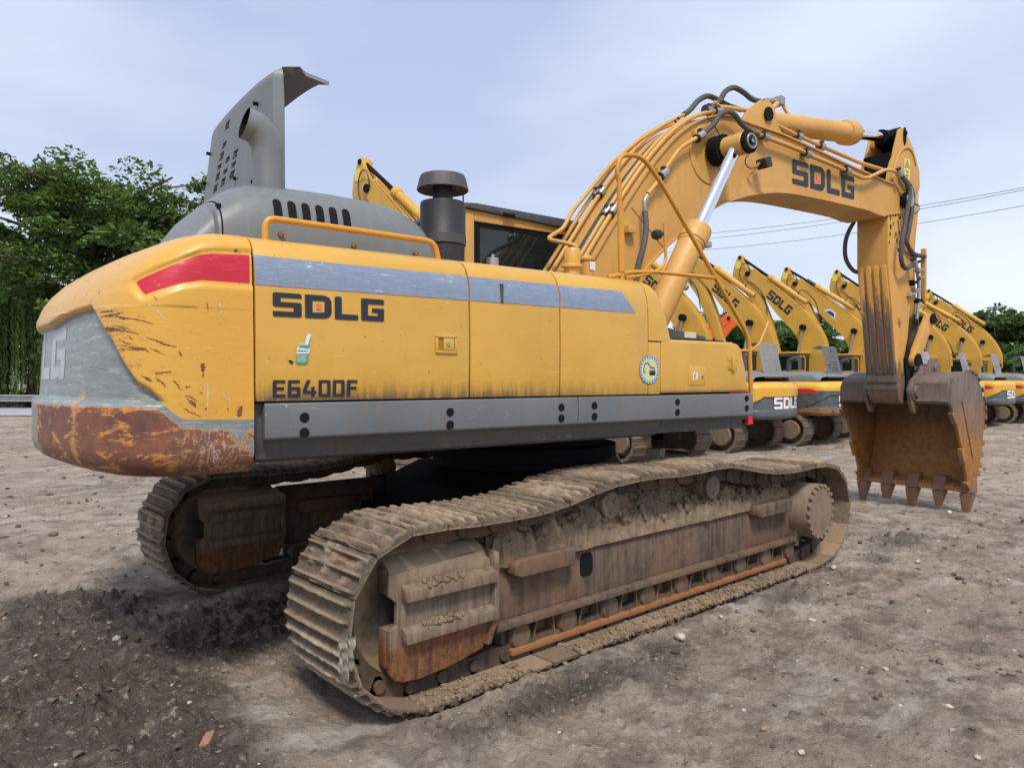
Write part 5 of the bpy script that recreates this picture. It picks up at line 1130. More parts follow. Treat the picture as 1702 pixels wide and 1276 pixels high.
# ---- cab on the far side
g = MB(); x0c, x1c, ya, yb, zb, zt = -.36, 1.55, .35, 1.38, 1.56, 3.25
g.box(x0c, x0c+.09, ya, ya+.10, zb, zt); g.box(x1c-.10, x1c, ya, ya+.08, zb, zt-.08); g.box(x0c, x0c+.09, yb-.1, yb, zb, zt); g.box(x1c-.10, x1c, yb-.08, yb, zb, zt-.08)
g.box(x0c+.09, x1c-.10, ya+.004, ya+.08, zt-.10, zt); g.box(x0c+.09, x1c-.10, ya+.004, ya+.08, zb, 2.56); g.box(x0c+.09, x1c-.1, yb-.08, yb-.004, zt-.1, zt); g.box(x0c+.09, x1c-.1, yb-.08, yb-.004, zb, 2.3)
g.box(x0c+.004, x0c+.08, ya+.10, yb-.10, zt-.1, zt); g.box(x0c+.004, x0c+.08, ya+.10, yb-.10, zb, 2.62); g.box(x1c-.09, x1c-.01, ya+.08, yb-.08, zb, 2.1)
g.box(x0c, x1c, ya, yb, zb-.06, zb); CAB = up(g.build('cab', M_BOOM, None, bevel=.012, seg=2))
g = MB(); g.prism([(x0c-.03, zt+.004), (x1c+.02, zt-.07), (x1c, zt+.0), (x1c-.2, zt+.045), (x0c+.1, zt+.06), (x0c-.02, zt+.05)], ya-.03, yb+.03, 'y'); up(g.build('cab_roof', M_CHAR, None, bevel=.012), CAB)
g = MB(); g.box(x0c+.09, x1c-.1, ya+.022, ya+.03, 2.56, zt-.1); up(g.build('side_window', M_GLASS, None, smooth=False), CAB)
g = MB(); g.box(x0c+.03, x0c+.038, ya+.1, yb-.1, 2.62, zt-.1); g.box(x1c-.05, x1c-.042, ya+.08, yb-.08, 2.1, zt-.1); g.box(x0c+.09, x1c-.1, yb-.04, yb-.032, 2.3, zt-.1); up(g.build('far_window', M_GLASS, None, smooth=False), CAB)
# black printed border of the side window
g = MB(); b0, b1, c0, c1 = x0c+.09, x1c-.1, 2.56, zt-.1; w_ = .045
for q in ((b0, b1, c1-w_, c1), (b0, b1, c0, c0+w_), (b0, b0+w_*1.6, c0+w_, c1-w_), (b1-w_, b1, c0+w_, c1-w_)): g.box(q[0], q[1], ya+.0185, ya+.0215, q[2], q[3])
up(g.build('window_border', M_DARK, None, smooth=False), CAB)
g = MB(); g.box(.45, .95, .62, 1.12, 1.6, 2.15); g.box(.40, .56, .64, 1.10, 2.15, 2.78); g.box(.42, .52, .74, 1.0, 2.82, 3.0); up(g.build('seat', M_CHAR, None, bevel=.04, seg=3), CAB)
g = MB(); g.box(.03, .16, ya-.05, ya-.03, zt-.02, zt+.012); up(g.build('roof_lamp', M_DARK, None, bevel=.005), CAB)
# small fittings on the deck
for px, py, w_, h_, m_ in ((819, 434, .045, .05, M_STEEL),): q = PU(px, py, 'y', -.9); g = MB(); g.lathe([(w_, -.08), (w_, h_*.3), (w_*.9, h_*.4), (w_*.3, h_*.45), (w_*.3, h_*.9), (.005, h_)], (q[0], -.9, q[2]), (0, 0, 1), 14); up(g.build('filler_cap', m_, None), DK)
g = MB(); q = PU(941, 436, 'y', -1.0); g.lathe([(.06, -.20), (.06, -.02), (.082, -.015), (.082, .0), (.064, .012), (.064, .115), (.055, .13), (.01, .135)], (q[0]+.06, -1.0, q[2]-.02), (0, 0, 1), 26); up(g.build('filter_housing', M_DOOR, None, ang=35), DK)
g = MB(); q = PU(975, 450, 'y', -.92); g.lathe([(.055, -.20), (.055, .075), (.066, .08), (.066, .095), (.05, .10), (.02, .125), (.005, .13)], (q[0], -.92, q[2]), (0, 0, 1), 22); fb = up(g.build('filter_bowl', M_BOOM, None, ang=35), DK)
g = MB(); g.box(q[0]-.02, q[0]+.035, -.982, -.9756, q[2]-.0, q[2]+.065); up(g.build('filter_label', M_STW, None), DK)
# ---- handrails
def rail(pts, y, r_, name='handrail', mat=None, fr=.09, extra=None, ys=None):
    P = [PU(a, b, 'y', (ys[i] if ys else y)) for i, (a, b) in enumerate(pts)]
    g = MB(); g.tube(fillet(P, fr, 6), r_, 12); return up(g.build(name, mat or M_RAILY, None, ang=50))
M_RAILY = paint('yellow_tube_paint', (.60, .29, .028), (.52, .23, .02), rough=.4, dirt=.3, dirtcol=(.2, .1, .03), coat=.1)
rail([(441, 400), (441, 362), (722, 402), (729, 436)], -1.22, .019, fr=.10)
HR = rail([(1033, 470), (1029, 300), (1025, 285), (1031, 258), (1066, 258), (1100, 305), (1245, 560), (1248, 652)], -1.3, .019, name='boarding_rail', fr=.12)
g = MB(); a_ = PU(1033, 452, 'y', -1.3); b_ = PU(1031, 345, 'y', -1.3); g.tube([a_, b_], .026, 12); up(g.build('post_sleeve', M_RAILY, None), HR)
up(rail([(1010, 461), (1050, 452), (1092, 452), (1190, 462)], -1.3, .016, name='cross_rail', fr=.05), HR).rotation_euler = (0, 0, 0)
up(rail([(1104, 372), (1107, 432), (1100, 446), (1080, 455), (1040, 462)], -1.3, .013, name='mirror_bracket', fr=.06), HR).rotation_euler = (0, 0, 0)
up(rail([(1218, 588), (1222, 582), (1248, 583), (1262, 572), (1277, 535)], -1.3, .012, name='hook_rail', fr=.05), HR).rotation_euler = (0, 0, 0)
q = PU(1092, 390, 'y', -1.3); g = MB(); g.lathe([(.01, -.035), (.035, -.03), (.042, 0), (.035, .03), (.012, .035), (.012, .07)], q, (1, 0, .2), 14); up(g.build('rail_knob', M_BLACK, None), HR)
g = MB(); q0 = PU(1117, 545, 'y', -.78); q1 = PU(1172, 565, 'y', -.78); g.prism([(q0[0]-.1, q1[2]-.2), (q1[0], q1[2]-.2), (q1[0]-.01, q1[2]+.03), (q0[0]-.08, q0[2]+.0)], -.80, -.55, 'y'); LID = up(g.build('valve_cover', M_CHAR, None, bevel=.012), DK)
g = MB(); a_ = PU(1138, 551, 'y', -.805); b_ = PU(1157, 562, 'y', -.805); g.box(a_[0], b_[0], -.8045, -.80, b_[2], a_[2]); up(g.build('valve_label', simple('pale_label', (.62, .60, .38), .5, 0, 90, .4), None), DK)
# red cloth tag hanging from the front corner
g = MB(); q = PU(1247, 694, 'y', -1.40); g.add([q+[-.02, 0, .05], q+[.015, 0, .05], q+[.045, 0, -.055], q+[-.035, 0, -.06], q+[-.02, .02, .05], q+[.015, .02, .05], q+[.045, .03, -.055], q+[-.035, .03, -.06]], [(0, 1, 2, 3), (7, 6, 5, 4), (0, 4, 5, 1), (3, 2, 6, 7), (0, 3, 7, 4), (1, 5, 6, 2)]); up(g.build('red_cloth_tag', simple('red_cloth', (.62, .015, .05), .7), None), SF)
# ================================================================== boom, arm, bucket
YN, YF = -.45, .05
TOPP = [(-.05, 2.12), (.16, 2.38), (.43, 2.73), (.91, 3.37), (1.28, 3.80), (1.64, 4.13), (1.99, 4.33), (2.35, 4.435), (2.74, 4.43), (3.28, 4.43), (3.86, 4.395), (4.51, 4.345), (5.12, 4.305), (5.55, 4.28), (5.85, 4.275)]
TIPP = [(6.02, 4.26), (6.15, 4.19), (6.20, 4.07), (6.14, 3.95), (6.02, 3.915)]
BOTP = [(5.60, 3.83), (5.40, 3.83), (5.12, 3.85), (4.46, 3.84), (3.71, 3.82), (3.30, 3.79), (3.0, 3.74), (2.74, 3.68), (2.41, 3.575), (2.14, 3.46), (1.78, 3.24), (1.41, 2.98), (1.03, 2.65), (.60, 2.20), (.30, 1.86), (.10, 1.80), (-.08, 1.92)]
tp = [(float(a[0]), float(a[2])) for a in catmull([(a, 0, b) for a, b in TOPP], 4)]; bp_ = [(float(a[0]), float(a[2])) for a in catmull([(a, 0, b) for a, b in BOTP], 4)]
g = MB(); g.prism(tp+TIPP+bp_, YN+.02, YF-.02, 'y'); BOOM = up(g.build('boom', M_BOOM, None, ang=30)); BOOM['label'] = 'bent main boom with the big lettering and pipes along it'
def flange(path, off, w0, w1, th, name):
    g = MB(); P = np.array(path); T = np.gradient(P, axis=0); T /= np.linalg.norm(T, axis=1)[:, None]; N_ = np.stack([-T[:, 1], T[:, 0]], 1)
    a = P+N_*(off-th/2); b = P+N_*(off+th/2); n = len(P); vs = []
    for i in range(n): vs += [(a[i, 0], w0, a[i, 1]), (a[i, 0], w1, a[i, 1]), (b[i, 0], w1, b[i, 1]), (b[i, 0], w0, b[i, 1])]
    fs = [(4*i+k, 4*i+(k+1) % 4, 4*i+4+(k+1) % 4, 4*i+4+k) for i in range(n-1) for k in range(4)]+[(0, 1, 2, 3), (4*n-1, 4*n-2, 4*n-3, 4*n-4)]
    g.add(vs, fs); return up(g.build(name, M_BOOM, None, ang=40), BOOM)
flange(tp, .004, YN-.006, YF+.006, .018, 'top_plate'); flange([q for q in bp_ if q[0] < 5.61], .004, YN-.006, YF+.006, .018, 'bottom_plate')
# weld seams, bosses
g = MB(); g.lathe([(.01, 0), (.29, 0), (.30, .006), (.30, .03)], (2.06, YN+.008, 3.98), (0, 1, 0), 48); up(g.build('pin_boss', M_BOOM, None), BOOM)
for x_, z0_, z1_ in ((5.02, 3.87, 4.29),): g = MB(); g.tube([(x_, YN+.019, z0_), (x_+.03, YN+.019, z1_)], .007, 6); up(g.build('weld_seam', M_BOOM, None), BOOM)
g = MB(); g.tube([(.95, YN+.019, 3.30), (1.38, YN+.019, 2.98)], .008, 6); up(g.build('weld_seam', M_BOOM, None), BOOM)
def quad_map(tl, tr, bl, br, y):
    a, b, c, d_ = [PU(*q, 'y', y) for q in (tl, tr, bl, br)]
    return lambda u, v: tuple((c*(1-u)+d_*u)*(1-v)+(a*(1-u)+b*u)*v)
put_text('SDLG', quad_map((1317, 264), (1420, 294), (1317, 305), (1420, 332), YN+.016), M_LET, BOOM, gap=.14, square=M_REDSQ)
# pipes along the top plate
P_ = np.array(tp); T_ = np.gradient(P_, axis=0); T_ /= np.linalg.norm(T_, axis=1)[:, None]; N_ = np.stack([-T_[:, 1], T_[:, 0]], 1)
def top_pipe(y, off, i0, i1, r_=.021, mat=None, name='hydraulic_pipe', ends=None):
    pts = [(P_[i, 0]+N_[i, 0]*off, y, P_[i, 1]+N_[i, 1]*off) for i in range(i0, i1, 2)]
    if ends: pts = list(ends[0])+pts+list(ends[1])
    g = MB(); g.tube(fillet(pts, .05, 3), r_, 10); return up(g.build(name, mat or M_BOOM, None, ang=60), BOOM)
def clamp(p, d_, r_=.034, l=.085, blk=True, parent=None):
    p = np.array(p, float); d_ = np.array(d_, float); d_ /= np.linalg.norm(d_); g = MB(); g.cyl(p-d_*l/2, d_, r_, l, 14, ch=.006); o = up(g.build('pipe_clamp', M_STEEL, None), parent or BOOM)
    if blk: g = MB(); g.cyl(p-d_*(l/2+.018), d_, r_*1.08, .018, 14); g.box(p[0]-.02, p[0]+.02, p[1]-.02, p[1]+.02, p[2]+r_*.6, p[2]+r_*1.6); up(g.build('clamp_rubber', M_BLACK, None), parent or BOOM)
iN = 34
top_pipe(-.40, .055, 2, 30, ends=([(.0, -.62, 2.20)], [(2.18, -.40, 4.55)])); top_pipe(-.32, .058, 0, 31, ends=([(-.1, -.55, 2.15)], []))
top_pipe(-.02, .060, 2, 27, ends=([], [])); top_pipe(.035+.03, .075, 3, 28, ends=([], []))
top_pipe(-.20, .020, 6, 29, r_=.011, mat=M_HOSE, name='thin_hose'); top_pipe(-.17, .022, 6, 27, r_=.010, mat=M_BLACK, name='thin_hose'); top_pipe(-.225, .019, 8, 28, r_=.008, mat=M_BLACK, name='thin_hose')
for y, i in ((-.02, 13), (.065, 13), (-.40, 11), (-.32, 11), (-.40, 27), (-.32, 27), (-.02, 25), (.065, 26)):
    clamp((P_[i, 0]+N_[i, 0]*.057, y, P_[i, 1]+N_[i, 1]*.057), (T_[i, 0], 0, T_[i, 1]))
g = MB(); zz = [PU(960, 440, 'y', -.35), PU(958, 409, 'y', -.35), PU(945, 405, 'y', -.3), PU(915, 399, 'y', -.1), PU(912, 395, 'y', -.05), PU(936, 380, 'y', .0), PU(952, 350, 'y', .03), PU(1000, 292, 'y', .0), PU(1020, 268, 'y', -.0), PU(1060, 235, 'y', -.02), PU(1103, 208, 'y', -.03), PU(1140, 189, 'y', -.0)]
g.tube(fillet(zz, .05, 4), .020, 10); up(g.build('hydraulic_pipe', M_BOOM, None, ang=60), BOOM)
def pxtube(pts, y, r_, name, mat, parent=None, fr=None, sm=6):
    ys = y if hasattr(y, '__len__') else [y]*len(pts); P = [PU(a, b, 'y', yy) for (a, b), yy in zip(pts, ys)]
    g = MB(); g.tube(fillet(P, fr, 4) if fr else catmull(P, sm), r_, 10); return up(g.build(name, mat, None, ang=60), parent or BOOM)
pxtube([(1170, 186), (1193, 177), (1245, 184), (1288, 207), (1324, 225), (1374, 247), (1430, 271), (1466, 282)], [-.35, -.36, -.38, -.38, -.38, -.38, -.38, -.38], .024, 'hydraulic_pipe', M_BOOM, fr=.12)
pxtube([(1262, 224), (1334, 252), (1347, 259), (1400, 281), (1433, 296), (1443, 296), (1472, 282), (1486, 284), (1494, 290)], -.50, .024, 'hydraulic_pipe', M_BOOM, fr=.08)
pxtube([(1164, 226), (1150, 234), (1130, 246), (1112, 272), (1092, 304), (1077, 322)], -.50, .021, 'hydraulic_pipe', M_BOOM, fr=.1)
pxtube([(1168, 224), (1174, 218), (1187, 206), (1197, 191), (1210, 186), (1222, 192), (1233, 207), (1248, 219), (1260, 224)], [-.50, -.50, -.51, -.52, -.52, -.52, -.51, -.5, -.5], .027, 'rubber_hose', M_HOSE)
pxtube([(1076, 325), (1072, 332), (1071, 340), (1072, 352)], -.52, .021, 'hose_fitting', M_STEEL)
pxtube([(1072, 352), (1074, 380), (1069, 412), (1061, 440), (1057, 470)], [-.52, -.56, -.60, -.60, -.60], .027, 'rubber_hose', M_HOSE)
pxtube([(1136, 191), (1147, 183), (1160, 168), (1176, 160), (1192, 166), (1213, 177), (1232, 183)], .0, .030, 'rubber_hose', M_HOSE)
pxtube([(1172, 182), (1184, 176), (1196, 168), (1206, 152), (1220, 146), (1236, 154), (1250, 165), (1268, 170)], -.10, .030, 'rubber_hose', M_HOSE)
pxtube([(1268, 170), (1277, 168), (1292, 169)], -.10, .036, 'hose_fitting', M_STEEL)
for p in ((1164, 226), (1103, 289), (1272, 228), (1342, 256), (1408, 284)):
    q = PU(*p, 'y', -.50); dd = PU(p[0]+6, p[1]-5 if p[0] < 1200 else p[1]+3, 'y', -.50)-q; clamp(q, dd, .042, .10); 
    g = MB(); g.box(q[0]-.05, q[0]+.03, -.475, -.425, q[2]+.0, q[2]+.06); up(g.build('clamp_bracket', M_BOOM, None, bevel=.004), BOOM)
for p in ((1178, 184), (1328, 227), (1366, 244)): q = PU(*p, 'y', -.38); dd = PU(p[0]+6, p[1]+2, 'y', -.38)-q; clamp(q, dd, .042, .10)
for p in ((1054, 384), (1180, 400)):
    pass
q = PU(1045, 382, 'y', YN); g = MB(); g.box(q[0]-.05, q[0]+.05, YN-.05, YN+.03, q[2]-.035, q[2]+.035); up(g.build('bracket_block', M_BOOM, None, bevel=.005), BOOM)
# work lamp on the boom
q = PU(1268, 272, 'y', -.56); q2 = PU(1245, 290, 'y', -.46); g = MB(); g.tube([q2, q2+[.02, -.05, .04], q+[-.06, 0, .0]], .016, 8); up(g.build('lamp_bracket', M_BOOM, None), BOOM)
g = MB(); R_ = Matrix.Rotation(-.35, 3, 'Y'); g.box(q[0]-.04, q[0]+.07, -.63, -.50, q[2]-.05, q[2]+.06, R=R_); up(g.build('work_lamp', M_BLACK, None, bevel=.02, seg=3), BOOM)
pxtube([(1246, 256), (1240, 262), (1239, 272), (1247, 280), (1258, 278)], -.60, .006, 'lamp_cable', M_BLACK)
pxtube([(1176, 196), (1185, 205), (1195, 222), (1207, 235)], [-.47, -.50, -.52, -.60], .006, 'lamp_cable', M_BLACK)
# boom cylinders (near one seen, far one mirrored about the boom centre)
cyl_end = np.array([2.115, 0, 4.01]); cyl_foot = np.array([.62, 0, 1.72]); ax = cyl_foot-cyl_end; Lc = np.linalg.norm(ax); ax /= Lc
def boom_cyl(yc):
    e = cyl_end+[0, yc, 0]; g = MB()
    gl = 1.08
    g.lathe([(.09, gl-.03), (.135, gl-.02), (.138, gl+.0), (.138, gl+.14), (.128, gl+.15), (.128, gl+.175), (.122, gl+.18), (.122, Lc-.12), (.1, Lc-.06), (.09, Lc)], e, ax, 32)
    o = up(g.build('boom_cylinder', M_BOOM, None, ang=30)); g = MB(); g.lathe([(.064, .02), (.064, gl)], e, ax, 28); up(g.build('cylinder_rod', M_CHROME, None), o)
    g = MB(); g.lathe([(.01, -.12), (.10, -.12), (.108, -.11), (.108, .11), (.10, .12), (.01, .12)], e, (0, 1, 0), 28); up(g.build('rod_eye', M_BOOM, None, ang=35), o)
    return o
BC1 = boom_cyl(-.72); BC2 = boom_cyl(.32)
g = MB(); g.lathe([(.01, 0), (.06, 0), (.10, .012), (.112, .02), (.112, .055), (.06, .06)], (2.115, -.905, 4.01), (0, 1, 0), 26); o = up(g.build('pin_cap', M_DARK, None, ang=30), BC1)
g = MB(); g.lathe([(.058, .0), (.072, -.006), (.078, .006)], (2.115, -.905, 4.01), (0, 1, 0), 24); g.cyl((2.115, -.915, 4.01), (0, 1, 0), .02, .02, 8); up(g.build('cap_ring', M_STEEL, None), BC1)
g = MB(); g.cyl((2.115, -.62, 4.01), (0, 1, 0), .075, 1.1, 20); g.lathe([(.15, -.59), (.15, -.47)], (2.115, 0, 4.01), (0, 1, 0), 24); up(g.build('boom_pin', M_DARK, None), BOOM)
q = PU(1170, 405, 'y', -.60); g = MB(); g.box(q[0]-.0, q[0]+.10, -.62, -.55, q[2]-.03, q[2]+.03); up(g.build('line_fitting', M_STEEL, None, bevel=.01), BC1)
# arm cylinder
a0 = np.array([3.05, -.2, 4.60]); a1 = np.array([6.22, -.2, 5.02]); da = (a1-a0)/np.linalg.norm(a1-a0)
g = MB(); g.lathe([(.06, .0), (.12, .02), (.125, .06), (.125, 1.98), (.128, 1.99), (.150, 2.0), (.156, 2.01), (.156, 2.17), (.14, 2.20), (.14, 2.235), (.06, 2.24)], a0, da, 32); AC2 = up(g.build('arm_cylinder', M_BOOM, None, ang=30))
g = MB(); g.lathe([(.066, 2.2), (.066, 3.10)], a0, da, 28); up(g.build('cylinder_rod', M_CHROME, None), AC2)
g = MB(); g.cyl(a1+[0, -.14, 0], (0, 1, 0), .11, .28, 24); g.lathe([(.10, 2.95), (.10, 3.15)], a0, da, 20); up(g.build('rod_eye', M_DARK, None), AC2)
for k in range(6): a = k*math.pi/3; u_ = np.array([0, math.cos(a), math.sin(a)]); g = MB() if k == 0 else g; g.cyl(a0+da*2.235+u_*.12, da, .015, .03, 8)
up(g.build('gland_bolts', M_DARK, None), AC2)
for yy in (-.43, .0):
    g = MB(); g.prism([(2.60, 4.42), (2.74, 4.60), (2.95, 4.74), (3.10, 4.76), (3.20, 4.68), (3.23, 4.55), (3.38, 4.41)], yy, yy+.035, 'y'); up(g.build('cylinder_lug', M_BOOM, None, bevel=.006), BOOM)
g = MB(); g.cyl((3.05, -.45, 4.60), (0, 1, 0), .055, .50, 18); g.cyl((3.05, -.462, 4.60), (0, 1, 0), .075, .015, 18); up(g.build('lug_pin', M_DARK, None), BOOM)
pxtube([(1262, 180), (1280, 182), (1292, 172)], -.16, .03, 'pipe_bracket', M_BOOM, AC2)
pxtube([(1297, 165), (1306, 185), (1318, 201), (1360, 206), (1412, 214)], [-.14, -.16, -.22, -.25, -.27], .020, 'hydraulic_pipe', M_BOOM, AC2, fr=.08)
g = MB(); q = PU(1294, 169, 'y', -.12); g.box(q[0]-.05, q[0]+.05, -.18, -.06, q[2]-.05, q[2]+.05); up(g.build('pipe_block', M_STEEL, None, bevel=.01), AC2)
# ---- arm
def mk_armp():
    t = NT('arm_paint_worn_low'); z = t.xyz(2); a = t.noise(4, 6, .7, stretch=(3, 3, .6)); b = t.noise(16, 5, .7)
    c = t.mix(t.ramp(t.noise(1.3, 5), .3, .7), (.60, .315, .075), (.52, .26, .05)); w = t.math('ADD', t.ramp(z, 2.25, 1.60), t.math('MULTIPLY', t.math('SUBTRACT', a, .5), 1.1))
    c = t.mix(t.ramp(w, .42, .62), c, t.mix(t.ramp(b, .4, .6), (.12, .085, .065), (.24, .14, .07))); c = t.mix(t.ramp(b, .62, .74, 0, .4), c, (.30, .16, .05)); return t.fin(c, .55, 0, b, bs=.2, bd=.006)
M_ARMP = mk_armp()
AY0, AY1 = -.415, .005
AP = XZ([(1476, 345), (1476, 440), (1483, 520), (1489, 600), (1493, 655)], AY0)
AP = AP+[(6.10, 1.41), (6.19, 1.38), (6.28, 1.41), (6.34, 1.50)]+XZ([(1502, 600), (1509, 560), (1513, 511), (1519, 450), (1522, 400), (1526, 360), (1527, 321)], AY0)
g = MB(); g.prism(AP+XZ([(1500, 322)], AY0), AY0, AY1, 'y'); ARM = up(g.build('arm', M_ARMP, None, bevel=.01)); ARM['label'] = 'stick hanging from the boom tip with scraped wear bars'
HEAD = XZ([(1526, 322), (1529, 312), (1528, 284), (1519, 249), (1507, 222), (1501, 213), (1496, 214), (1491, 235), (1486, 256), (1480, 276), (1476, 300), (1474, 330), (1490, 345)], AY0)
for yy in (AY0-.002, AY1-.038): g = MB(); g.prism(HEAD, yy, yy+.04, 'y'); up(g.build('arm_cheek', M_BOOM, None, bevel=.006), ARM)
hb = [(p[0], p[1]) for p in HEAD]; 
g = MB(); cur = XZ([(1484, 300), (1490, 268), (1499, 250), (1509, 246), (1517, 254), (1523, 275)], AY0-.01); g.tube(catmull([(a, AY0-.006, b) for a, b in cur], 5), .014, 8); up(g.build('cheek_weld', M_BOOM, None), ARM)
g = MB(); g.prism([hb[1], hb[2], hb[3], hb[4], (hb[4][0]-.03, hb[4][1]-.02), (hb[3][0]-.05, hb[3][1]), (hb[2][0]-.06, hb[2][1]), (hb[1][0]-.05, hb[1][1])], AY0+.03, AY1-.03, 'y'); g.box(5.86, 5.9, AY0+.03, AY1-.03, 4.30, 4.72); up(g.build('arm_head_plate', M_DARK, None), ARM)
q = PU(1503, 229, 'y', AY0); g = MB(); g.prism([(q[0]+.055*math.cos(a)*.75, q[2]+.02+.12*math.sin(a)) for a in np.linspace(0, 6.283, 18)[:-1]], AY0-.012, AY0, 'y'); g.cyl((q[0], AY0-.03, q[2]+.06), (0, 1, 0), .03, .03, 12); up(g.build('pin_retainer', M_DARK, None), ARM)
c_ = [PU(*p, 'y', AY0-.004) for p in ((1503, 296), (1512, 300), (1513, 266), (1503, 262))]; g = MB(); g.add(c_, [(0, 1, 2, 3)]); wl_ = up(g.build('warning_label', simple('yellow_label', (.72, .62, .16), .5, 0, 90, .2), None, smooth=False), ARM)
def lab_map(u, v): return c_[0]*(1-u)*(1-v)+c_[1]*u*(1-v)+c_[2]*u*v+c_[3]*(1-u)*v+np.array([0, -.002, 0])
g = MB()
for a_, b_ in (((.5, .92), (.12, .58)), ((.12, .58), (.88, .58)), ((.88, .58), (.5, .92)), ((.35, .68), (.62, .68)), ((.5, .62), (.5, .80)), ((.2, .38), (.8, .38)), ((.5, .12), (.5, .38)), ((.2, .12), (.5, .28)), ((.8, .2), (.5, .12))):
    a3, b3 = lab_map(*a_), lab_map(*b_); n3 = np.cross(b3-a3, [0, 1, 0]); n3 /= np.linalg.norm(n3)+1e-9; g.add([a3-n3*.005, b3-n3*.005, b3+n3*.005, a3+n3*.005], [(0, 1, 2, 3)])
up(g.build('label_print', M_LET, None, smooth=False), ARM)
g = MB(); g.cyl((6.10, -.53, 4.09), (0, 1, 0), .075, .66, 24); g.lathe([(.01, -.02), (.07, -.02), (.105, 0), (.11, .05)], (6.10, -.52, 4.09), (0, 1, 0), 24); up(g.build('arm_pin', M_DARK, None, ang=30), ARM)
g = MB(); g.lathe([(.06, -.012), (.088, -.01), (.092, .02)], (6.10, -.535, 4.09), (0, 1, 0), 24); up(g.build('pin_washer', M_STEEL, None), ARM)
# wear bars on the back face
def arm_x(z): zs = [p[1] for p in AP[:5]][::-1]; xs = [p[0] for p in AP[:5]][::-1]; return float(np.interp(z, zs, xs))
for k in range(4):
    yc_ = AY0+.055+.104*k; g = MB(); zt_, zb_ = 3.22, 1.78
    g.add([(arm_x(z)-dx, yc_+sy*w, z) for z, dx in ((zt_, .0), (zt_-.04, .02), (zb_, .02)) for sy, w in ((-1, .032), (1, .032))]+[(arm_x(z)+.02, yc_+sy*.034, z) for z in (zt_, zt_-.04, zb_) for sy in (-1, 1)], [(0, 1, 3, 2), (2, 3, 5, 4), (6, 0, 2, 8), (8, 2, 4, 10), (1, 7, 9, 3), (3, 9, 11, 5), (4, 5, 11, 10), (0, 6, 7, 1)])
    up(g.build('wear_bar', M_RIB, None, bevel=.003), ARM)
g = MB(); g.box(arm_x(1.7)-.018, arm_x(1.7)+.02, AY0-.002, AY1+.002, 1.66, 1.775); g.box(arm_x(1.6)-.012, arm_x(1.6)+.02, AY0-.003, AY1+.003, 1.56, 1.64); up(g.build('wear_plate', M_BUCKET, None, bevel=.008), ARM)
g = MB(); g.lathe([(.14, -.002), (.165, .004), (.165, AY1-AY0-.006), (.14, AY1-AY0+.002)], (6.20, AY0-.004, 1.53), (0, 1, 0), 30); up(g.build('arm_end_boss', M_BUCKET, None, ang=30), ARM)
q = PU(1494, 532, 'y', AY0); g = MB(); g.box(q[0]-.03, q[0]+.03, AY0-.04, AY0+.01, q[2]-.04, q[2]+.04); up(g.build('arm_lug', M_BOOM, None, bevel=.006), ARM)
# oil splashes on the arm side
rs = np.random.default_rng(3); g = MB()
for k in range(34):
    px = rs.uniform(1478, 1500); py = 352+rs.random()**1.4*85; q = PU(px, py, 'y', AY0); w_, h_ = rs.uniform(.006, .016), rs.uniform(.012, .05); n_ = 7; ph_ = rs.uniform(0, 6)
    g.add([(q[0]+w_*math.cos(6.28*j/n_)*rs.uniform(.6, 1.2), AY0-.0025-.0001*k, q[2]+h_*math.sin(6.28*j/n_)*rs.uniform(.7, 1.2)) for j in range(n_)], [tuple(range(n_))])
up(g.build('oil_splash', M_DARK, None, smooth=False), ARM)
pxtube([(1494, 288), (1503, 299), (1512, 318), (1508, 350), (1500, 395), (1498, 430), (1505, 446), (1520, 438)], [-.5, -.52, -.54, -.54, -.54, -.53, -.52, -.50], .030, 'rubber_hose', M_HOSE, ARM)
pxtube([(1497, 290), (1508, 303), (1517, 322), (1515, 355), (1510, 385), (1508, 405), (1519, 422), (1537, 426)], [-.46, -.47, -.47, -.48, -.48, -.47, -.45, -.42], .030, 'rubber_hose', M_HOSE, ARM)
for p in ((1494, 288), (1512, 316), (1520, 437), (1512, 322)):
    q = PU(*p, 'y', -.52); clamp(q, (.6, 0, -1), .04, .10, True, ARM)
pxtube([(1424, 355), (1421, 366), (1411, 384), (1405, 404), (1406, 430), (1419, 450), (1437, 453)], [.0, .02, .05, .06, .06, .04, .01], .028, 'rubber_hose', M_HOSE, ARM)
pxtube([(1520, 355), (1527, 350), (1527, 342), (1520, 338)], -.42, .006, 'thin_cable', M_BLACK, ARM)
# pipes and valve on the front of the arm
pxtube([(1523, 440), (1527, 480), (1524, 530)], -.38, .022, 'hydraulic_pipe', M_STEEL, ARM)
for k, (px, py) in enumerate(((1521, 436), (1526, 450), (1528, 462), (1516, 470), (1521, 483), (1512, 490), (1524, 500))):
    q = PU(px, py, 'y', -.44); g = MB(); s_ = .035 if k % 2 else .028; g.box(q[0]-s_, q[0]+s_, -.47, -.41, q[2]-s_*.8, q[2]+s_*.8, R=Matrix.Rotation(.4*k, 3, 'Y')); g.cyl((q[0]+.02, -.46, q[2]), (1, -.2, .3), .018, .07, 8)
    up(g.build('pipe_fitting', M_STEEL if k % 3 else M_DARK, None, bevel=.004), ARM)
g = MB(); q = PU(1524, 415, 'y', -.3); q2 = PU(1524, 500, 'y', -.3); g.box(q[0]-.02, q[0]+.03, -.42, -.36, q2[2], q[2]); up(g.build('pipe_strip', M_BOOM, None, bevel=.004), ARM)
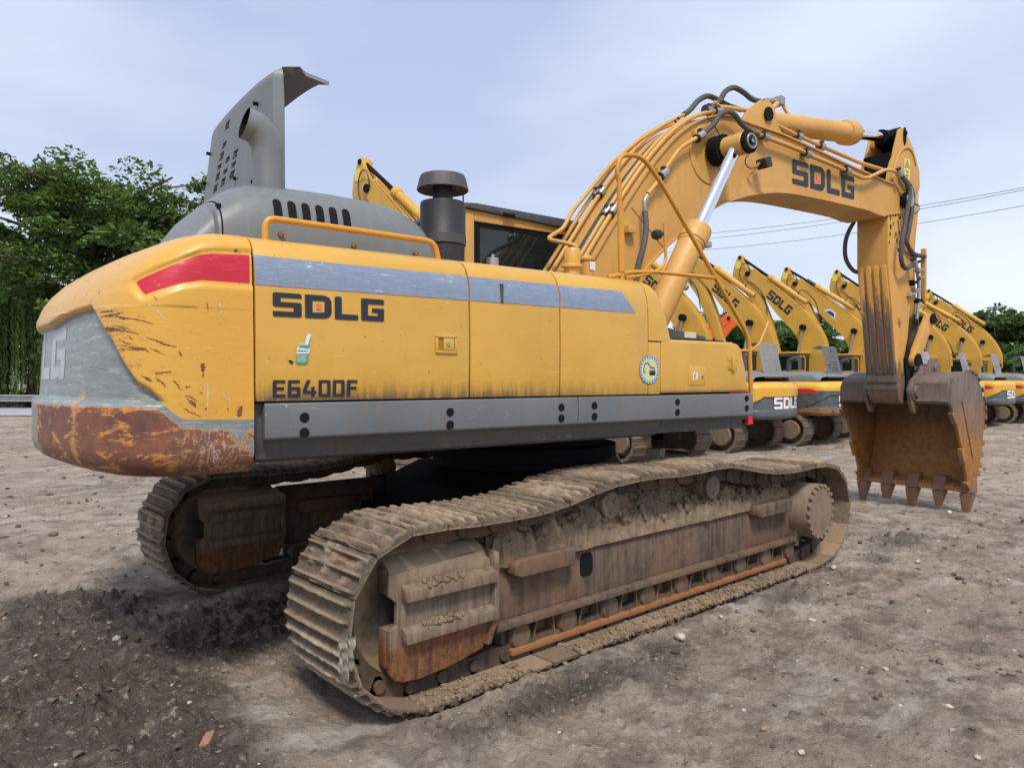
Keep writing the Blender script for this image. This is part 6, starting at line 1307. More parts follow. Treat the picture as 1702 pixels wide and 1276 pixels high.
# bucket linkage
pA = np.array([6.30, 0, 1.96]); pB = np.array([6.74, 0, 2.54]); pC = np.array([6.86, 0, 1.84])
def link(p, q, y, th, w, name, mat):
    d_ = (q-p)/np.linalg.norm(q-p); n_ = np.array([-d_[2], 0, d_[0]]); poly = []
    for c0, sgn_, r_ in ((q, 1, w*1.25), (p, -1, w*1.35)):
        a0_ = math.atan2(d_[2], d_[0])*1.0; 
        for k in range(9): a = a0_+(-math.pi/2+math.pi*k/8)+(0 if sgn_ > 0 else math.pi); poly.append((c0[0]+r_*math.cos(a), c0[2]+r_*math.sin(a)))
    g = MB(); g.prism(poly, y, y+th, 'y'); return up(g.build(name, mat, None, bevel=.008), ARM)
link(pA, pB, -.53, .085, .062, 'bucket_link', M_BOOM); link(pA, pB, .035, .085, .062, 'bucket_link', M_BOOM)
g = MB(); g.lathe([(.085, 0), (.085, .34)], (6.74, -.38, 2.54), (0, 1, 0), 20); g.tube([pB+[0, -.21, 0], (pB+pC)/2+[.02, -.21, 0], pC+[0, -.21, 0]], [.13, .11, .13], 12); up(g.build('connecting_rod', M_BUCKET, None, ang=40), ARM)
for p_, r_ in ((pB, .05), (pA, .06)): g = MB(); g.lathe([(.01, -.015), (r_*1.5, -.015), (r_*1.5, 0), (r_, .002), (r_, .69), (.01, .69)], p_+[0, -.545, 0], (0, 1, 0), 16); up(g.build('linkage_pin', M_DARK, None), ARM)
g = MB(); g.prism([(6.16, 1.98), (6.24, 2.10), (6.36, 2.08), (6.42, 1.94), (6.36, 1.70), (6.30, 1.40), (6.18, 1.42), (6.2, 1.7)], AY0-.045, AY0-.004, 'y'); up(g.build('greasy_side_plate', M_DARK, None, bevel=.02, rough=.01, rs=8), ARM)
g = MB(); g.lathe([(.10, 0), (.105, .02), (.105, 1.25), (.10, 1.27)], (6.62, -.21, 3.85), (.10, 0, -1.0), 24); bcy = up(g.build('bucket_cylinder', M_BOOM, None)); g = MB(); g.tube([(6.74, -.21, 2.62), (6.75, -.21, 2.54)], .06, 14); up(g.build('cylinder_rod', M_DARK, None), bcy)
# ---- bucket
BN, BF = -.985, .53
SH = [(6.93, .20), (7.02, .30), (7.12, .48), (7.20, .75), (7.27, 1.05), (7.29, 1.30), (7.20, 1.55), (7.04, 1.73), (6.84, 1.80), (6.60, 1.79), (6.36, 1.71)]
MO = [(6.27, 1.60), (6.25, 1.38), (6.30, 1.28), (6.42, 1.10), (6.58, .80), (6.68, .55), (6.75, .34), (6.83, .21)]
sh = [(float(a[0]), float(a[2])) for a in catmull([(a, 0, b) for a, b in SH], 4)]
g = MB(); inn = np.array(sh); T2_ = np.gradient(inn, axis=0); T2_ /= np.linalg.norm(T2_, axis=1)[:, None]; N2_ = np.stack([-T2_[:, 1], T2_[:, 0]], 1); inn2 = inn+N2_*.022
ny2 = 30; vs = []; 
for i in range(len(sh)):
    for j in range(ny2+1): vs.append((sh[i][0], BN+.03+(BF-BN-.06)*j/ny2, sh[i][1]))
for i in range(len(sh)):
    for j in range(ny2+1): vs.append((inn2[i][0], BN+.03+(BF-BN-.06)*j/ny2, inn2[i][1]))
m0 = len(sh)*(ny2+1); n1_ = ny2+1; fs = []
for b_ in (0, m0): fs += [(b_+i*n1_+j, b_+(i+1)*n1_+j, b_+(i+1)*n1_+j+1, b_+i*n1_+j+1) for i in range(len(sh)-1) for j in range(ny2)]
for i in (0, len(sh)-1): fs += [(i*n1_+j, i*n1_+j+1, m0+i*n1_+j+1, m0+i*n1_+j) for j in range(ny2)]
g.add(vs, fs); BK = up(g.build('bucket', M_BUCKET, None, ang=40)); BK['label'] = 'wide rusty digging bucket resting on its five teeth'
for yy, nm in ((BN, 0), (BF-.035, 1)):
    g = MB(); g.prism(sh+[(6.36, 1.71)]+MO, yy, yy+.035, 'y'); sp_ = up(g.build('side_plate', M_BUCKET, None, bevel=.006), BK)
    c1 = np.array(MO[2:]); c0 = c1-[.055, .02]
    for k in range(len(c1)-1):
        if k in (1, 3): continue
        g = MB(); g.prism([tuple(c0[k]), tuple(c0[k+1]+[.012, .03]), tuple(c1[k+1]+[.05, .03]), tuple(c1[k]+[.05, 0])], yy-.012, yy+.047, 'y')
        up(g.build('side_cutter', M_BUCKET, None, bevel=.006), BK)
# raised triangular wear panel on the near side plate, scalloped heel guards
g = MB(); g.prism([(6.55, 1.42), (6.85, 1.62), (6.98, 1.60), (7.06, 1.48), (7.02, 1.0), (6.90, .62)], BN-.014, BN, 'y'); up(g.build('wear_panel', M_BUCKET, None, bevel=.008), BK)
for k in range(12):
    f = .18+.055*k; i = int(f*(len(sh)-1)); p = np.array(sh[i]); n_ = -N2_[i]; t_ = T2_[i]; g = MB(); a = p-t_*.035; b = p+t_*.035
    g.prism([tuple(a), tuple(b), tuple(b+n_*.028), tuple(a+n_*.035)], BN-.02, BN+.09, 'y'); up(g.build('heel_shroud', M_BUCKET, None, bevel=.008), BK)
g = MB(); g.prism([(6.25, 1.375), (6.235, 1.41), (6.25, 1.45), (6.25, 1.66), (6.32, 1.72), (6.50, 1.76), (6.50, 1.70), (6.36, 1.66), (6.34, 1.40), (6.33, 1.375)], BN+.035, BF-.035, 'y'); up(g.build('top_beam', M_BUCKET, None, bevel=.012, ang=40), BK)
g = MB(); g.tube([(6.245, BN+.03, 1.415), (6.245, BF-.03, 1.415)], .022, 10); up(g.build('beam_edge_bar', M_BUCKET, None), BK)
for yy in (-.515, .065):
    g = MB(); g.prism([(6.13, 1.40), (6.10, 1.56), (6.18, 1.69), (6.30, 1.75), (6.40, 1.86), (6.50, 1.90), (6.62, 1.86), (6.74, 1.98), (6.88, 2.0), (6.97, 1.90), (6.99, 1.78), (6.6, 1.72), (6.36, 1.5), (6.36, 1.33), (6.28, 1.24), (6.22, 1.25)], yy-.02, yy+.03, 'y'); up(g.build('bucket_ear', M_BUCKET, None, bevel=.010), BK)
    s_ = -1 if yy < -.2 else 1; y_ = yy-.02 if s_ < 0 else yy+.03; g = MB(); g.lathe([(.01, .05), (.075, .048), (.082, .035), (.082, .02), (.12, .018), (.125, 0), (.125, -.02)], (6.235, y_, 1.54), (0, s_, 0), 26); up(g.build('ear_boss', M_BUCKET, None, ang=30), BK)
    g = MB(); g.lathe([(.01, .03), (.07, .028), (.085, .01), (.085, -.01)], (6.87, y_, 1.86), (0, s_, 0), 22); up(g.build('ear_boss', M_BUCKET, None, ang=30), BK)
for p_, r_ in (((6.235, -.55, 1.54), .062), ((6.87, -.55, 1.86), .055)): g = MB(); g.cyl(p_, (0, 1, 0), r_, .68, 20); up(g.build('bucket_pin', M_DARK, None), BK)
g = MB(); g.prism([(6.81, .175), (6.83, .24), (6.92, .28), (7.02, .31), (6.99, .22), (6.91, .16)], BN+.01, BF-.01, 'y'); up(g.build('cutting_edge', M_BUCKET, None, bevel=.01, rough=.012, rs=9), BK)
M_TOOTH = mk_rustmix('tooth_steel', (.26, .13, .06), (.17, .11, .08), rust=(.30, .12, .04), amt=.5, mud=(.16, .12, .10), mudamt=.4)
for k in range(5):
    yc_ = BN+.045+(BF-BN-.09)*k/4; g = MB(); dz = [.01, .03, -.01, .045, -.03][k]
    for (za, zb, wa, wb, xa_, xb_, ta, tb) in ((.37, .17, .080, .092, 6.93, 6.88, .045, .088), (.165, -.085+dz, .082, [.05, .036, .045, .052, .04][k], 6.875, 6.83, .08, .026)):
        vs = [(xa_-ta, yc_-wa, za), (xa_-ta, yc_+wa, za), (xa_+ta, yc_+wa, za), (xa_+ta, yc_-wa, za), (xb_-tb, yc_-wb, zb), (xb_-tb, yc_+wb, zb), (xb_+tb, yc_+wb, zb), (xb_+tb, yc_-wb, zb)]
        g.add(vs, [(0, 1, 2, 3), (7, 6, 5, 4), (0, 4, 5, 1), (1, 5, 6, 2), (2, 6, 7, 3), (3, 7, 4, 0)])
    up(g.build('tooth', M_TOOTH, None, bevel=.018, seg=3, rough=.008, rs=12), BK)
# ================================================================== the row of excavators behind
M_BGT = mk_rustmix('muddy_parked_tracks', (.13, .10, .08), (.20, .155, .12), amt=.35, mud=(.27, .21, .16), mudamt=.5)
M_COV = paint('pale_grey_cover', (.26, .28, .30), (.31, .33, .35), rough=.45, dirt=.2, coat=0)
M_BGG = paint('parked_grey_paint', (.075, .085, .095), (.10, .11, .12), rough=.45, dirt=.35, dirtcol=(.18, .13, .09), coat=0)
M_ORG = paint('orange_boom_paint', (.75, .12, .015), (.62, .09, .01), rough=.45, dirt=.2, coat=0)
M_TEAL = paint('teal_boom_paint', (.02, .22, .24), (.03, .17, .19), rough=.45, dirt=.3, coat=0)
def make_parked():
    root = empty('parked_excavator')
    def fin(g, name, mat, par=None, **k): return g.build(name, mat, par or root, **k)
    # tracks
    R_ = .46; L2 = 1.62; path = []
    for i in range(12): path.append((-L2+3.24*i/11, 0.0))
    for i in range(1, 9): a = -math.pi/2+math.pi*i/9; path.append((L2+R_*math.cos(a), R_+R_*math.sin(a)))
    for i in range(12): x_ = L2-3.24*i/11; path.append((x_, 2*R_-.035*math.sin(math.pi*i/11)))
    for i in range(1, 9): a = math.pi/2+math.pi*i/9; path.append((-L2+R_*math.cos(a), R_+R_*math.sin(a)))
    pth = np.array(path); sg = np.linalg.norm(np.roll(pth, -1, 0)-pth, axis=1); cm = np.concatenate([[0], np.cumsum(sg)]); LL = cm[-1]; n_s = 46
    def at_(s_): s_ %= LL; i = min(np.searchsorted(cm, s_, side='right')-1, len(pth)-1); f = (s_-cm[i])/sg[i]; return pth[i]*(1-f)+pth[(i+1) % len(pth)]*f
    for yc in (1.15, -1.15):
        g = MB(); pit = LL/n_s
        for i in range(n_s):
            a = at_(i*pit); b = at_((i+1)*pit); t_ = (b-a)/np.linalg.norm(b-a); n_ = np.array([t_[1], -t_[0]]); a = a+t_*.006; b = b-t_*.006
            prof_ = [a-n_*.05, a+n_*.0, a+n_*.03, a+t_*.02+n_*.03, a+t_*.03, (a+b)/2-t_*.012, (a+b)/2-t_*.010+n_*.026, (a+b)/2+t_*.010+n_*.026, (a+b)/2+t_*.012, b-t_*.03, b-t_*.02+n_*.03, b+n_*.03, b-n_*.05]
            g.prism([tuple(q) for q in prof_], yc-.30, yc+.30, 'y')
        tr = fin(g, 'crawler_track', M_BGT, smooth=False)
        g = MB(); s_ = 1 if yc > 0 else -1
        g.prism([(-1.45, .20), (1.5, .20), (1.5, .62), (-1.45, .62)], yc-.22, yc+.22, 'y'); g.prism([(-1.2, .12), (1.3, .12), (1.3, .2), (-1.2, .2)], yc-.2, yc+.2, 'y')
        fin(g, 'side_beam', M_BGT, tr, bevel=.03)
        g = MB(); g.lathe([(.02, 0), (.25, 0), (.27, .03), (.27, .20), (.35, .22), (.35, .4)], (-1.62, yc+s_*.30, .46), (0, -s_, 0), 26); fin(g, 'final_drive', M_ROLL, tr, ang=35)
        g = MB(); g.lathe([(.02, 0), (.12, 0), (.33, .03), (.36, .05), (.36, .3)], (1.62, yc+s_*.15, .46), (0, -s_, 0), 24); fin(g, 'idler_wheel', M_SHOED, tr, ang=35)
    g = MB(); g.box(-.9, .9, -.95, .95, .35, .78); g.lathe([(.6, 0), (.6, .2)], (0, 0, .75), (0, 0, 1), 24); fin(g, 'centre_frame', M_DARK)
    # deck and panels
    g = MB(); g.box(-1.7, 1.7, -1.25, 1.25, .90, 1.10); fin(g, 'deck_frame', M_BGG, bevel=.02)
    g = MB(); g.prism([(1.30, 1.104), (1.30, 1.62), (1.24, 1.78), (1.05, 1.84), (-1.05, 1.84), (-1.24, 1.78), (-1.30, 1.62), (-1.30, 1.104)], -1.72, -.25, 'x'); bp2 = fin(g, 'body_panels', M_BGY, bevel=.015)
    for s_ in (1, -1):
        for x_ in (-1.2, -.75): g = MB(); g.box(x_-.006, x_+.006, s_*1.295, s_*1.304, 1.12, 1.68); fin(g, 'panel_seam', M_DARK, bp2, smooth=False)
        g = MB(); g.box(-1.15, -.8, s_*1.297, s_*1.303, 1.45, 1.62) if False else g.box(-.68, -.35, s_*1.297, s_*1.304, 1.30, 1.58); fin(g, 'air_grille', M_DARK, bp2, smooth=False)
    g = MB(); g.box(-.25, 1.5, -1.28, -.45, 1.104, 1.62); g.box(-.22, .5, -1.26, -.45, 1.62, 1.80); fin(g, 'tank_panels', M_BGY, bevel=.03, seg=3)
    # counterweight
    OUTL = [(-1.73, 1.30), (-2.1, 1.30), (-2.38, 1.27), (-2.54, 1.17), (-2.62, 1.0), (-2.72, .7), (-2.80, .35), (-2.83, 0)]
    OUTL = OUTL+[(a, -b) for a, b in OUTL[::-1][1:]]
    oc2 = np.array(catmull([(a, b, 0) for a, b in OUTL], 8))[:, :2]; os2 = np.concatenate([[0], np.cumsum(np.linalg.norm(np.diff(oc2, axis=0), axis=1))]); tot = os2[-1]
    zs = [(.86, .75, .75), (.862, .15, .12), (.90, .03, .03), (.96, 0, 0)]+[(z, 0, 0) for z in np.linspace(1.0, 1.66, 36)]+[(1.70, .01, .02), (1.75, .03, .06), (1.79, .08, .14), (1.82, .2, .25), (1.835, .75, .75)]
    rows = []; my_ = []; mr_ = []
    hs_ = tot/2; sd = np.minimum(os2, tot-os2)     # distance from the front edge on either side
    fb = np.interp(sd, [0, .12, .35, .98, hs_], [1.06, 1.06, 1.12, 1.44, 1.44]); RPb = np.array([(-.1, 1.63), (-.1, 1.52), (.50, 1.48), (.66, 1.54), (.46, 1.62)])
    for z, es, er in zs:
        x = -1.73+(oc2[:, 0]+1.73)*((1.10-er)/1.10); y = oc2[:, 1]*((1.30-es)/1.30)
        gr_ = (1-sstep(-.01, .01, z-fb))*float(sstep(1.075, 1.10, np.array(z))); k_ = 1-.035*gr_/np.maximum(np.hypot(x+1, y), .3)
        rows.append(np.stack([-1+(x+1)*k_, y*k_, np.full(len(x), z)], 1)); my_.append(z-fb); mr_.append(poly_sdf(RPb, sd, np.full(len(sd), z)))
    n_ = len(oc2); ii = np.arange(len(rows)*n_).reshape(len(rows), n_); F = np.stack([ii[:-1, :-1], ii[:-1, 1:], ii[1:, 1:], ii[1:, :-1]], -1).reshape(-1, 4)
    me = bpy.data.meshes.new('counterweight'); me.from_pydata(np.concatenate(rows).tolist(), [], F.tolist()+[tuple(int(q) for q in ii[0]), tuple(int(q) for q in ii[-1][::-1]), tuple([int(q) for q in ii[:, 0]]+[int(q) for q in ii[::-1, -1]])])
    bm = bmesh.new(); bm.from_mesh(me); bmesh.ops.recalc_face_normals(bm, faces=bm.faces); bm.to_mesh(me); bm.free()
    for nm, arr in (('my', my_), ('mr', mr_)): at = me.attributes.new(nm, 'FLOAT', 'POINT'); at.data.foreach_set('value', np.concatenate(arr).astype(np.float32))
    me.polygons.foreach_set('use_smooth', [True]*len(me.polygons)); me.set_sharp_from_angle(angle=math.radians(50)); me.materials.append(M_BGCW)
    cw = bpy.data.objects.new('counterweight', me); COL.objects.link(cw); cw.parent = root
    def rf(u, v):
        s_ = tot/2-.72+1.42*u; x = np.interp(s_, os2, oc2[:, 0]); y = np.interp(s_, os2, oc2[:, 1]); return (x-.0+.022, y*.992, 1.13+.30*v)
    def rf2(u, v): p = rf(u, v); return (p[0]-.012, p[1], p[2])
    put_text('SDLG', rf2, M_WLET, cw, gap=.14, dens=2, square=M_REDSQ)
    # hood with vents
    g = MB(); g.grid(lambda u, v: (-2.35+2.1*u, -1.12*math.copysign(abs(math.cos(math.pi*v))**.35, math.cos(math.pi*v)), 1.76+(.36-.12*max(0, (u-.75)/.25)**2-.16*max(0, (.15-u)/.15)**2)*abs(math.sin(math.pi*v))**.4), 14, 24); hd_ = fin(g, 'engine_hood', M_GREY, ang=40)
    for s_ in (1, -1):
        for k in range(8): x_ = -1.35+.10*k; g = MB(); g.prism([(x_, 1.90), (x_+.045, 1.90), (x_+.075, 2.02), (x_+.03, 2.02)], s_*1.10, s_*1.122, 'y'); fin(g, 'vent_slot', M_DARK, hd_, smooth=False)  # dark slabs on the hood side, the slots' inner shade as colour
    # raised cover plate with slots
    bm = bmesh.new(); vg = {}
    ny3, nz3 = 26, 34; hol = [(j, i) for j in (8, 11, 14, 17) for i in (6, 10, 15, 19)]+[(23, 6), (26, 6), (29, 6), (23, 15), (29, 15)]
    def vv(i, j):
        if (i, j) not in vg: vg[(i, j)] = bm.verts.new((-2.28+.20*(j/nz3)+.03*math.sin(i/ny3*3.14), .30-1.15*i/ny3, 1.92+.92*j/nz3))
        return vg[(i, j)]
    for i in range(ny3):
        for j in range(nz3):
            if any(j == a and i in (b, b+1, b+2) for a, b in hol): continue
            bm.faces.new((vv(i, j), vv(i+1, j), vv(i+1, j+1), vv(i, j+1)))
    prev = [vv(i, nz3) for i in range(ny3+1)]
    for k in range(1, 6):
        row = [bm.verts.new((q.co.x+.05*k, q.co.y, q.co.z+.012*(3-k))) for q in prev] if k == 1 else [bm.verts.new((q.co.x+.06, q.co.y, q.co.z-.006*k)) for q in prev]
        for i in range(ny3): bm.faces.new((prev[i], prev[i+1], row[i+1], row[i]))
        prev = row
    bmesh.ops.solidify(bm, geom=list(bm.faces), thickness=.02); me = bpy.data.meshes.new('raised_cover'); bm.to_mesh(me); bm.free(); me.materials.append(M_COV); o = bpy.data.objects.new('raised_cover', me); COL.objects.link(o); o.parent = root
    g = MB(); g.tube(catmull([(-1.2, .5, 1.9), (-1.2, .5, 2.3), (-1.25, .5, 2.45), (-1.45, .5, 2.5)], 5), .075, 12); fin(g, 'exhaust_pipe', M_CHAR)
    # cab
    g = MB(); x0, x1, ya, yb, zb, zt = -.20, 1.45, .32, 1.24, 1.10, 2.72
    for xx in (x0, x1-.08): 
        for yy in (ya, yb-.08): g.box(xx, xx+.08, yy, yy+.08, zb, zt)
    for yy in (ya, yb-.08): g.box(x0+.08, x1-.08, yy+.003, yy+.077, zt-.08, zt); g.box(x0+.08, x1-.08, yy+.003, yy+.077, zb, 1.80); g.box(.55, .62, yy+.005, yy+.075, 1.8, zt-.08)
    g.box(x0+.003, x0+.077, ya+.08, yb-.08, zb, 1.95); g.box(x0+.003, x0+.077, ya+.08, yb-.08, zt-.08, zt); g.box(x1-.077, x1-.003, ya+.08, yb-.08, zt-.08, zt); g.box(x1-.077, x1-.003, ya+.08, yb-.08, zb, 1.4)
    cb = fin(g, 'cab', M_BGG, bevel=.01)
    g = MB(); g.box(x0-.03, x1+.03, ya-.03, yb+.03, zt+.003, zt+.07); fin(g, 'cab_roof', M_BGY, cb, bevel=.02)
    for yy in (ya+.03, yb-.04): g = MB(); g.box(x0+.08, x1-.08, yy, yy+.008, 1.80, zt-.08); fin(g, 'side_window', M_GLASS, cb, smooth=False)
    g = MB(); g.box(x0+.03, x0+.038, ya+.08, yb-.08, 1.95, zt-.08); fin(g, 'rear_window', M_GLASS, cb, smooth=False)
    g = MB(); g.box(x1-.04, x1-.032, ya+.08, yb-.08, 1.4, zt-.08); fin(g, 'windscreen', M_GLASS, cb, smooth=False)
    g = MB(); g.box(.4, .95, .5, 1.0, 1.15, 1.6); g.box(.35, .5, .52, .98, 1.6, 2.2); fin(g, 'seat', M_CHAR, cb, bevel=.03)
    for q in ([(-.35, 1.22, 1.84), (-.35, 1.22, 2.62), (-.05, 1.22, 2.62)], [(-1.05, -1.15, 1.84), (-1.05, -1.15, 2.15), (-.3, -1.15, 2.15), (-.3, -1.15, 1.84)]):
        g = MB(); g.tube(fillet(q, .08, 4), .018, 8); fin(g, 'handrail', M_RAILY)
    # boom
    bt = [(-.55, 1.70), (-.66, 2.4), (-.65, 2.92), (-.54, 3.31), (-.27, 3.78), (.05, 4.16), (.4, 4.48), (1.28, 5.25), (1.85, 5.76), (2.0, 5.80), (2.13, 5.72), (2.15, 5.57), (2.05, 5.45), (1.52, 4.89), (.94, 4.12), (.46, 3.61), (.20, 3.17), (.11, 2.62), (.12, 2.0), (-.1, 1.60)]
    bc_ = [(float(a[0]), float(a[2])) for a in catmull([(a, 0, b) for a, b in bt], 3, closed=True)]
    g = MB(); g.prism(bc_, .10, .44, 'y'); BMy = .27; bo = fin(g, 'boom', M_BGY, ang=30)
    g = MB(); tq = bt[1:9]; 
    for yy, of in ((.13, .05), (.22, .05), (.32, .05), (.41, .05)):
        pth_ = []
        for i, q in enumerate(tq):
            a = np.array(tq[max(i-1, 0)]); b = np.array(tq[min(i+1, len(tq)-1)]); t_ = (b-a)/np.linalg.norm(b-a); n2_ = np.array([-t_[1], t_[0]]); pth_.append((q[0]+n2_[0]*of, yy, q[1]+n2_[1]*of))
        g.tube(catmull(pth_, 3), .016, 6)
    fin(g, 'boom_pipes', M_BGY, bo)
    d_ = np.array([1.28-.05, 5.25-4.16]); d_ /= np.linalg.norm(d_); n_ = np.array([-d_[1], d_[0]])
    for yy, sgn_ in ((.447, 1), (.093, -1)):
        base_ = np.array([.46, 4.18]); W2 = 1.05
        fn = (lambda u, v, yy=yy: (base_[0]+d_[0]*W2*(1-u)-n_[0]*.0+n_[0]*.30*(v-.5), yy, base_[1]+d_[1]*W2*(1-u)+n_[1]*.30*(v-.5))) if sgn_ > 0 else (lambda u, v, yy=yy: (base_[0]+d_[0]*W2*u+n_[0]*.30*(v-.5), yy, base_[1]+d_[1]*W2*u+n_[1]*.30*(v-.5)))
        put_text('SDLG', fn, M_LET, bo, gap=.14, square=M_REDSQ)
    for yy in (.52, .0):
        g = MB(); a = np.array([.02, yy, 3.62]); b = np.array([.42, yy, 1.45]); dd = (b-a)/np.linalg.norm(b-a); g.lathe([(.07, 1.05), (.085, 1.07), (.085, 2.2)], a, dd, 16); bc3 = fin(g, 'boom_cylinder', M_BGY); g = MB(); g.lathe([(.042, 0), (.042, 1.06)], a, dd, 14); fin(g, 'cylinder_rod', M_STEEL, bc3); g = MB(); g.cyl(a+[0, -.07, 0], (0, 1, 0), .10, .14, 16); fin(g, 'rod_eye', M_DARK, bc3)
    g = MB(); a = np.array([-.02, .27, 4.46]); b = np.array([2.30, .27, 6.22]); dd = (b-a)/np.linalg.norm(b-a); g.lathe([(.08, 0), (.095, .05), (.095, 1.50), (.115, 1.52), (.115, 1.66), (.06, 1.68)], a, dd, 18); ac3 = fin(g, 'arm_cylinder', M_BGY, ang=35); g = MB(); g.lathe([(.045, 1.6), (.045, 2.9)], a, dd, 14); fin(g, 'cylinder_rod', M_DARK, ac3)
    # arm and bucket curled under
    g = MB(); g.prism([(2.30, 6.34), (2.40, 6.30), (2.56, 5.95), (2.62, 5.62), (2.55, 5.35), (2.20, 5.05), (1.85, 4.55), (1.00, 2.62), (.86, 2.62), (1.18, 3.9), (1.60, 5.0), (1.95, 5.55), (2.12, 5.95)], .14, .40, 'y'); ar = fin(g, 'arm', M_BGY, bevel=.012)
    g = MB(); g.box(2.30, 2.50, .405, .409, 5.85, 6.10); fin(g, 'warning_label', simple('yellow_warning_label', (.70, .62, .10), .5), ar, smooth=False)
    g = MB(); g.cyl((2.02, .06, 5.62), (0, 1, 0), .09, .42, 16); fin(g, 'arm_pin', M_DARK, ar); g = MB(); g.cyl((2.33, .12, 6.24), (0, 1, 0), .06, .30, 12); fin(g, 'arm_pin', M_DARK, ar)
    g = MB(); g.tube(catmull([(1.9, .46, 5.65), (1.98, .48, 5.95), (2.2, .47, 5.98), (2.32, .45, 5.7), (2.2, .44, 5.3), (2.05, .42, 5.0)], 5), .014, 6); fin(g, 'hose', M_BLACK, ar); g = MB(); g.tube(catmull([(.35, .30, 4.62), (.1, .36, 4.9), (-.35, .36, 4.45), (-.45, .30, 3.85)], 5), .016, 6); fin(g, 'hose', M_BLACK, ar)
    sb = catmull([(.95, 0, 2.75), (1.25, 0, 2.5), (1.5, 0, 2.1), (1.45, 0, 1.7), (1.15, 0, 1.5), (.8, 0, 1.55)], 4); sb2 = [(float(q[0]), float(q[2])) for q in sb]; inn_ = [(x_*.92+.07, z_*.93+.15) for x_, z_ in sb2]
    g = MB(); g.prism(sb2+inn_[::-1], -.3, .84, 'y'); bkt = fin(g, 'bucket', M_BUCKET)
    for yy in (-.32, .83): g = MB(); g.prism(sb2+[(.75, 2.2)], yy, yy+.03, 'y'); fin(g, 'side_plate', M_BUCKET, bkt)
    return root
def mk_bgcw():
    t = NT('parked_counterweight_paint'); my = t.attr('my'); mr = t.attr('mr'); n_ = t.noise(3, 5, .6)
    c = t.mix(t.ramp(my, -.004, .004), t.mix(t.ramp(n_, .3, .7), (.075, .085, .10), (.10, .115, .13)), t.mix(t.ramp(n_, .3, .7), (.68, .38, .035), (.60, .31, .03)))
    c = t.mix(t.ramp(mr, -.003, .003), c, (.52, .01, .03)); return t.fin(c, .4)
M_BGCW = mk_bgcw()
A_ = .085; RAW = -.068; hv = np.array([math.cos(RAW), math.sin(RAW), 0]); gv = np.array([math.cos(A_), math.sin(A_), 0]); fv = np.array([-math.sin(A_), math.cos(A_), 0])
def spot(k): return np.array([12.63, 5.1, -.2])+k*3.2*hv+gv*.85+fv*2.1
PK = make_parked(); GRP = 'yellow excavators parked in a row'
PLAN = [(0, 0, 0, 1, 'parked excavator whose yellow counterweight with white lettering shows just right of the big machine'),
        (1, 0, 0, 1, 'parked excavator with all-grey dented counterweight, partly hidden by the big bucket'),
        (2, .1, -.01, 1, 'parked excavator whose tall boom tip rises clear, left of the black cylinder'),
        (3, .0, .02, 1, 'parked excavator with a black cylinder lying along its boom'),
        (4, .0, .01, 1, 'parked excavator whose boom tip shows left of the big arm, body behind the bucket'),
        (5, .0, -.02, 1, 'parked excavator just right of the bucket with grey raised cover'),
        (6, .0, .01, 1, 'parked excavator at the right edge of the photo, under the pale tree'),
        (7, .3, .0, 1, 'farthest parked excavator, beyond the right edge of the photo'),
        (-1, .0, -.16, .97, 'parked excavator behind the big machine, seen only as tracks beneath its frame')]
MACH = []
for n_m, (k, dy, da_, sc__, lab) in enumerate(PLAN):
    o = PK if n_m == 0 else copy_tree(PK); p = spot(k)+fv*dy; o.location = tuple(p); o.rotation_euler = (0, 0, math.pi/2+A_+da_); o.scale = (sc__,)*3
    tag(o, lab, 'excavator', GRP); MACH.append(o)
o = copy_tree(PK); o.location = (5.0, 7.75, -.2); o.rotation_euler = (0, 0, math.pi/2+A_); o.scale = (1.12,)*3; tag(o, 'parked excavator whose arm tip shows behind the black air cleaner, left of the cab', 'excavator', GRP); SP = o
def swap(o, mp):
    for c in o.children_recursive:
        for i, s_ in enumerate(c.material_slots):
            if s_.material in mp: m_ = mp[s_.material]; s_.link = 'OBJECT'; s_.material = m_
# second machine of the row: grey counterweight with a scratched red band
def child(o, nm): return [c for c in o.children if c.name.split('.')[0] == nm][0]
t = NT('scuffed_grey_counterweight'); my = t.attr('my'); mr = t.attr('mr'); n_ = t.noise(6, 6, .7); z = t.xyz(2)
c = t.mix(t.ramp(n_, .35, .65), (.05, .058, .066), (.10, .11, .115)); c = t.mix(t.ramp(z, 1.56, 1.58), c, (.66, .37, .035)); c = t.mix(t.ramp(t.math('ADD', mr, t.math('MULTIPLY', t.math('SUBTRACT', n_, .5), .08)), -.003, .003), c, (.50, .015, .03))
c = t.mix(t.math('MULTIPLY', t.ramp(z, 1.12, 1.0), t.ramp(n_, .4, .5)), c, (.30, .13, .05)); M_CW2 = t.fin(c, .5)
cw2 = child(MACH[1], 'counterweight'); cw2.material_slots[0].link = 'OBJECT'; cw2.material_slots[0].material = M_CW2
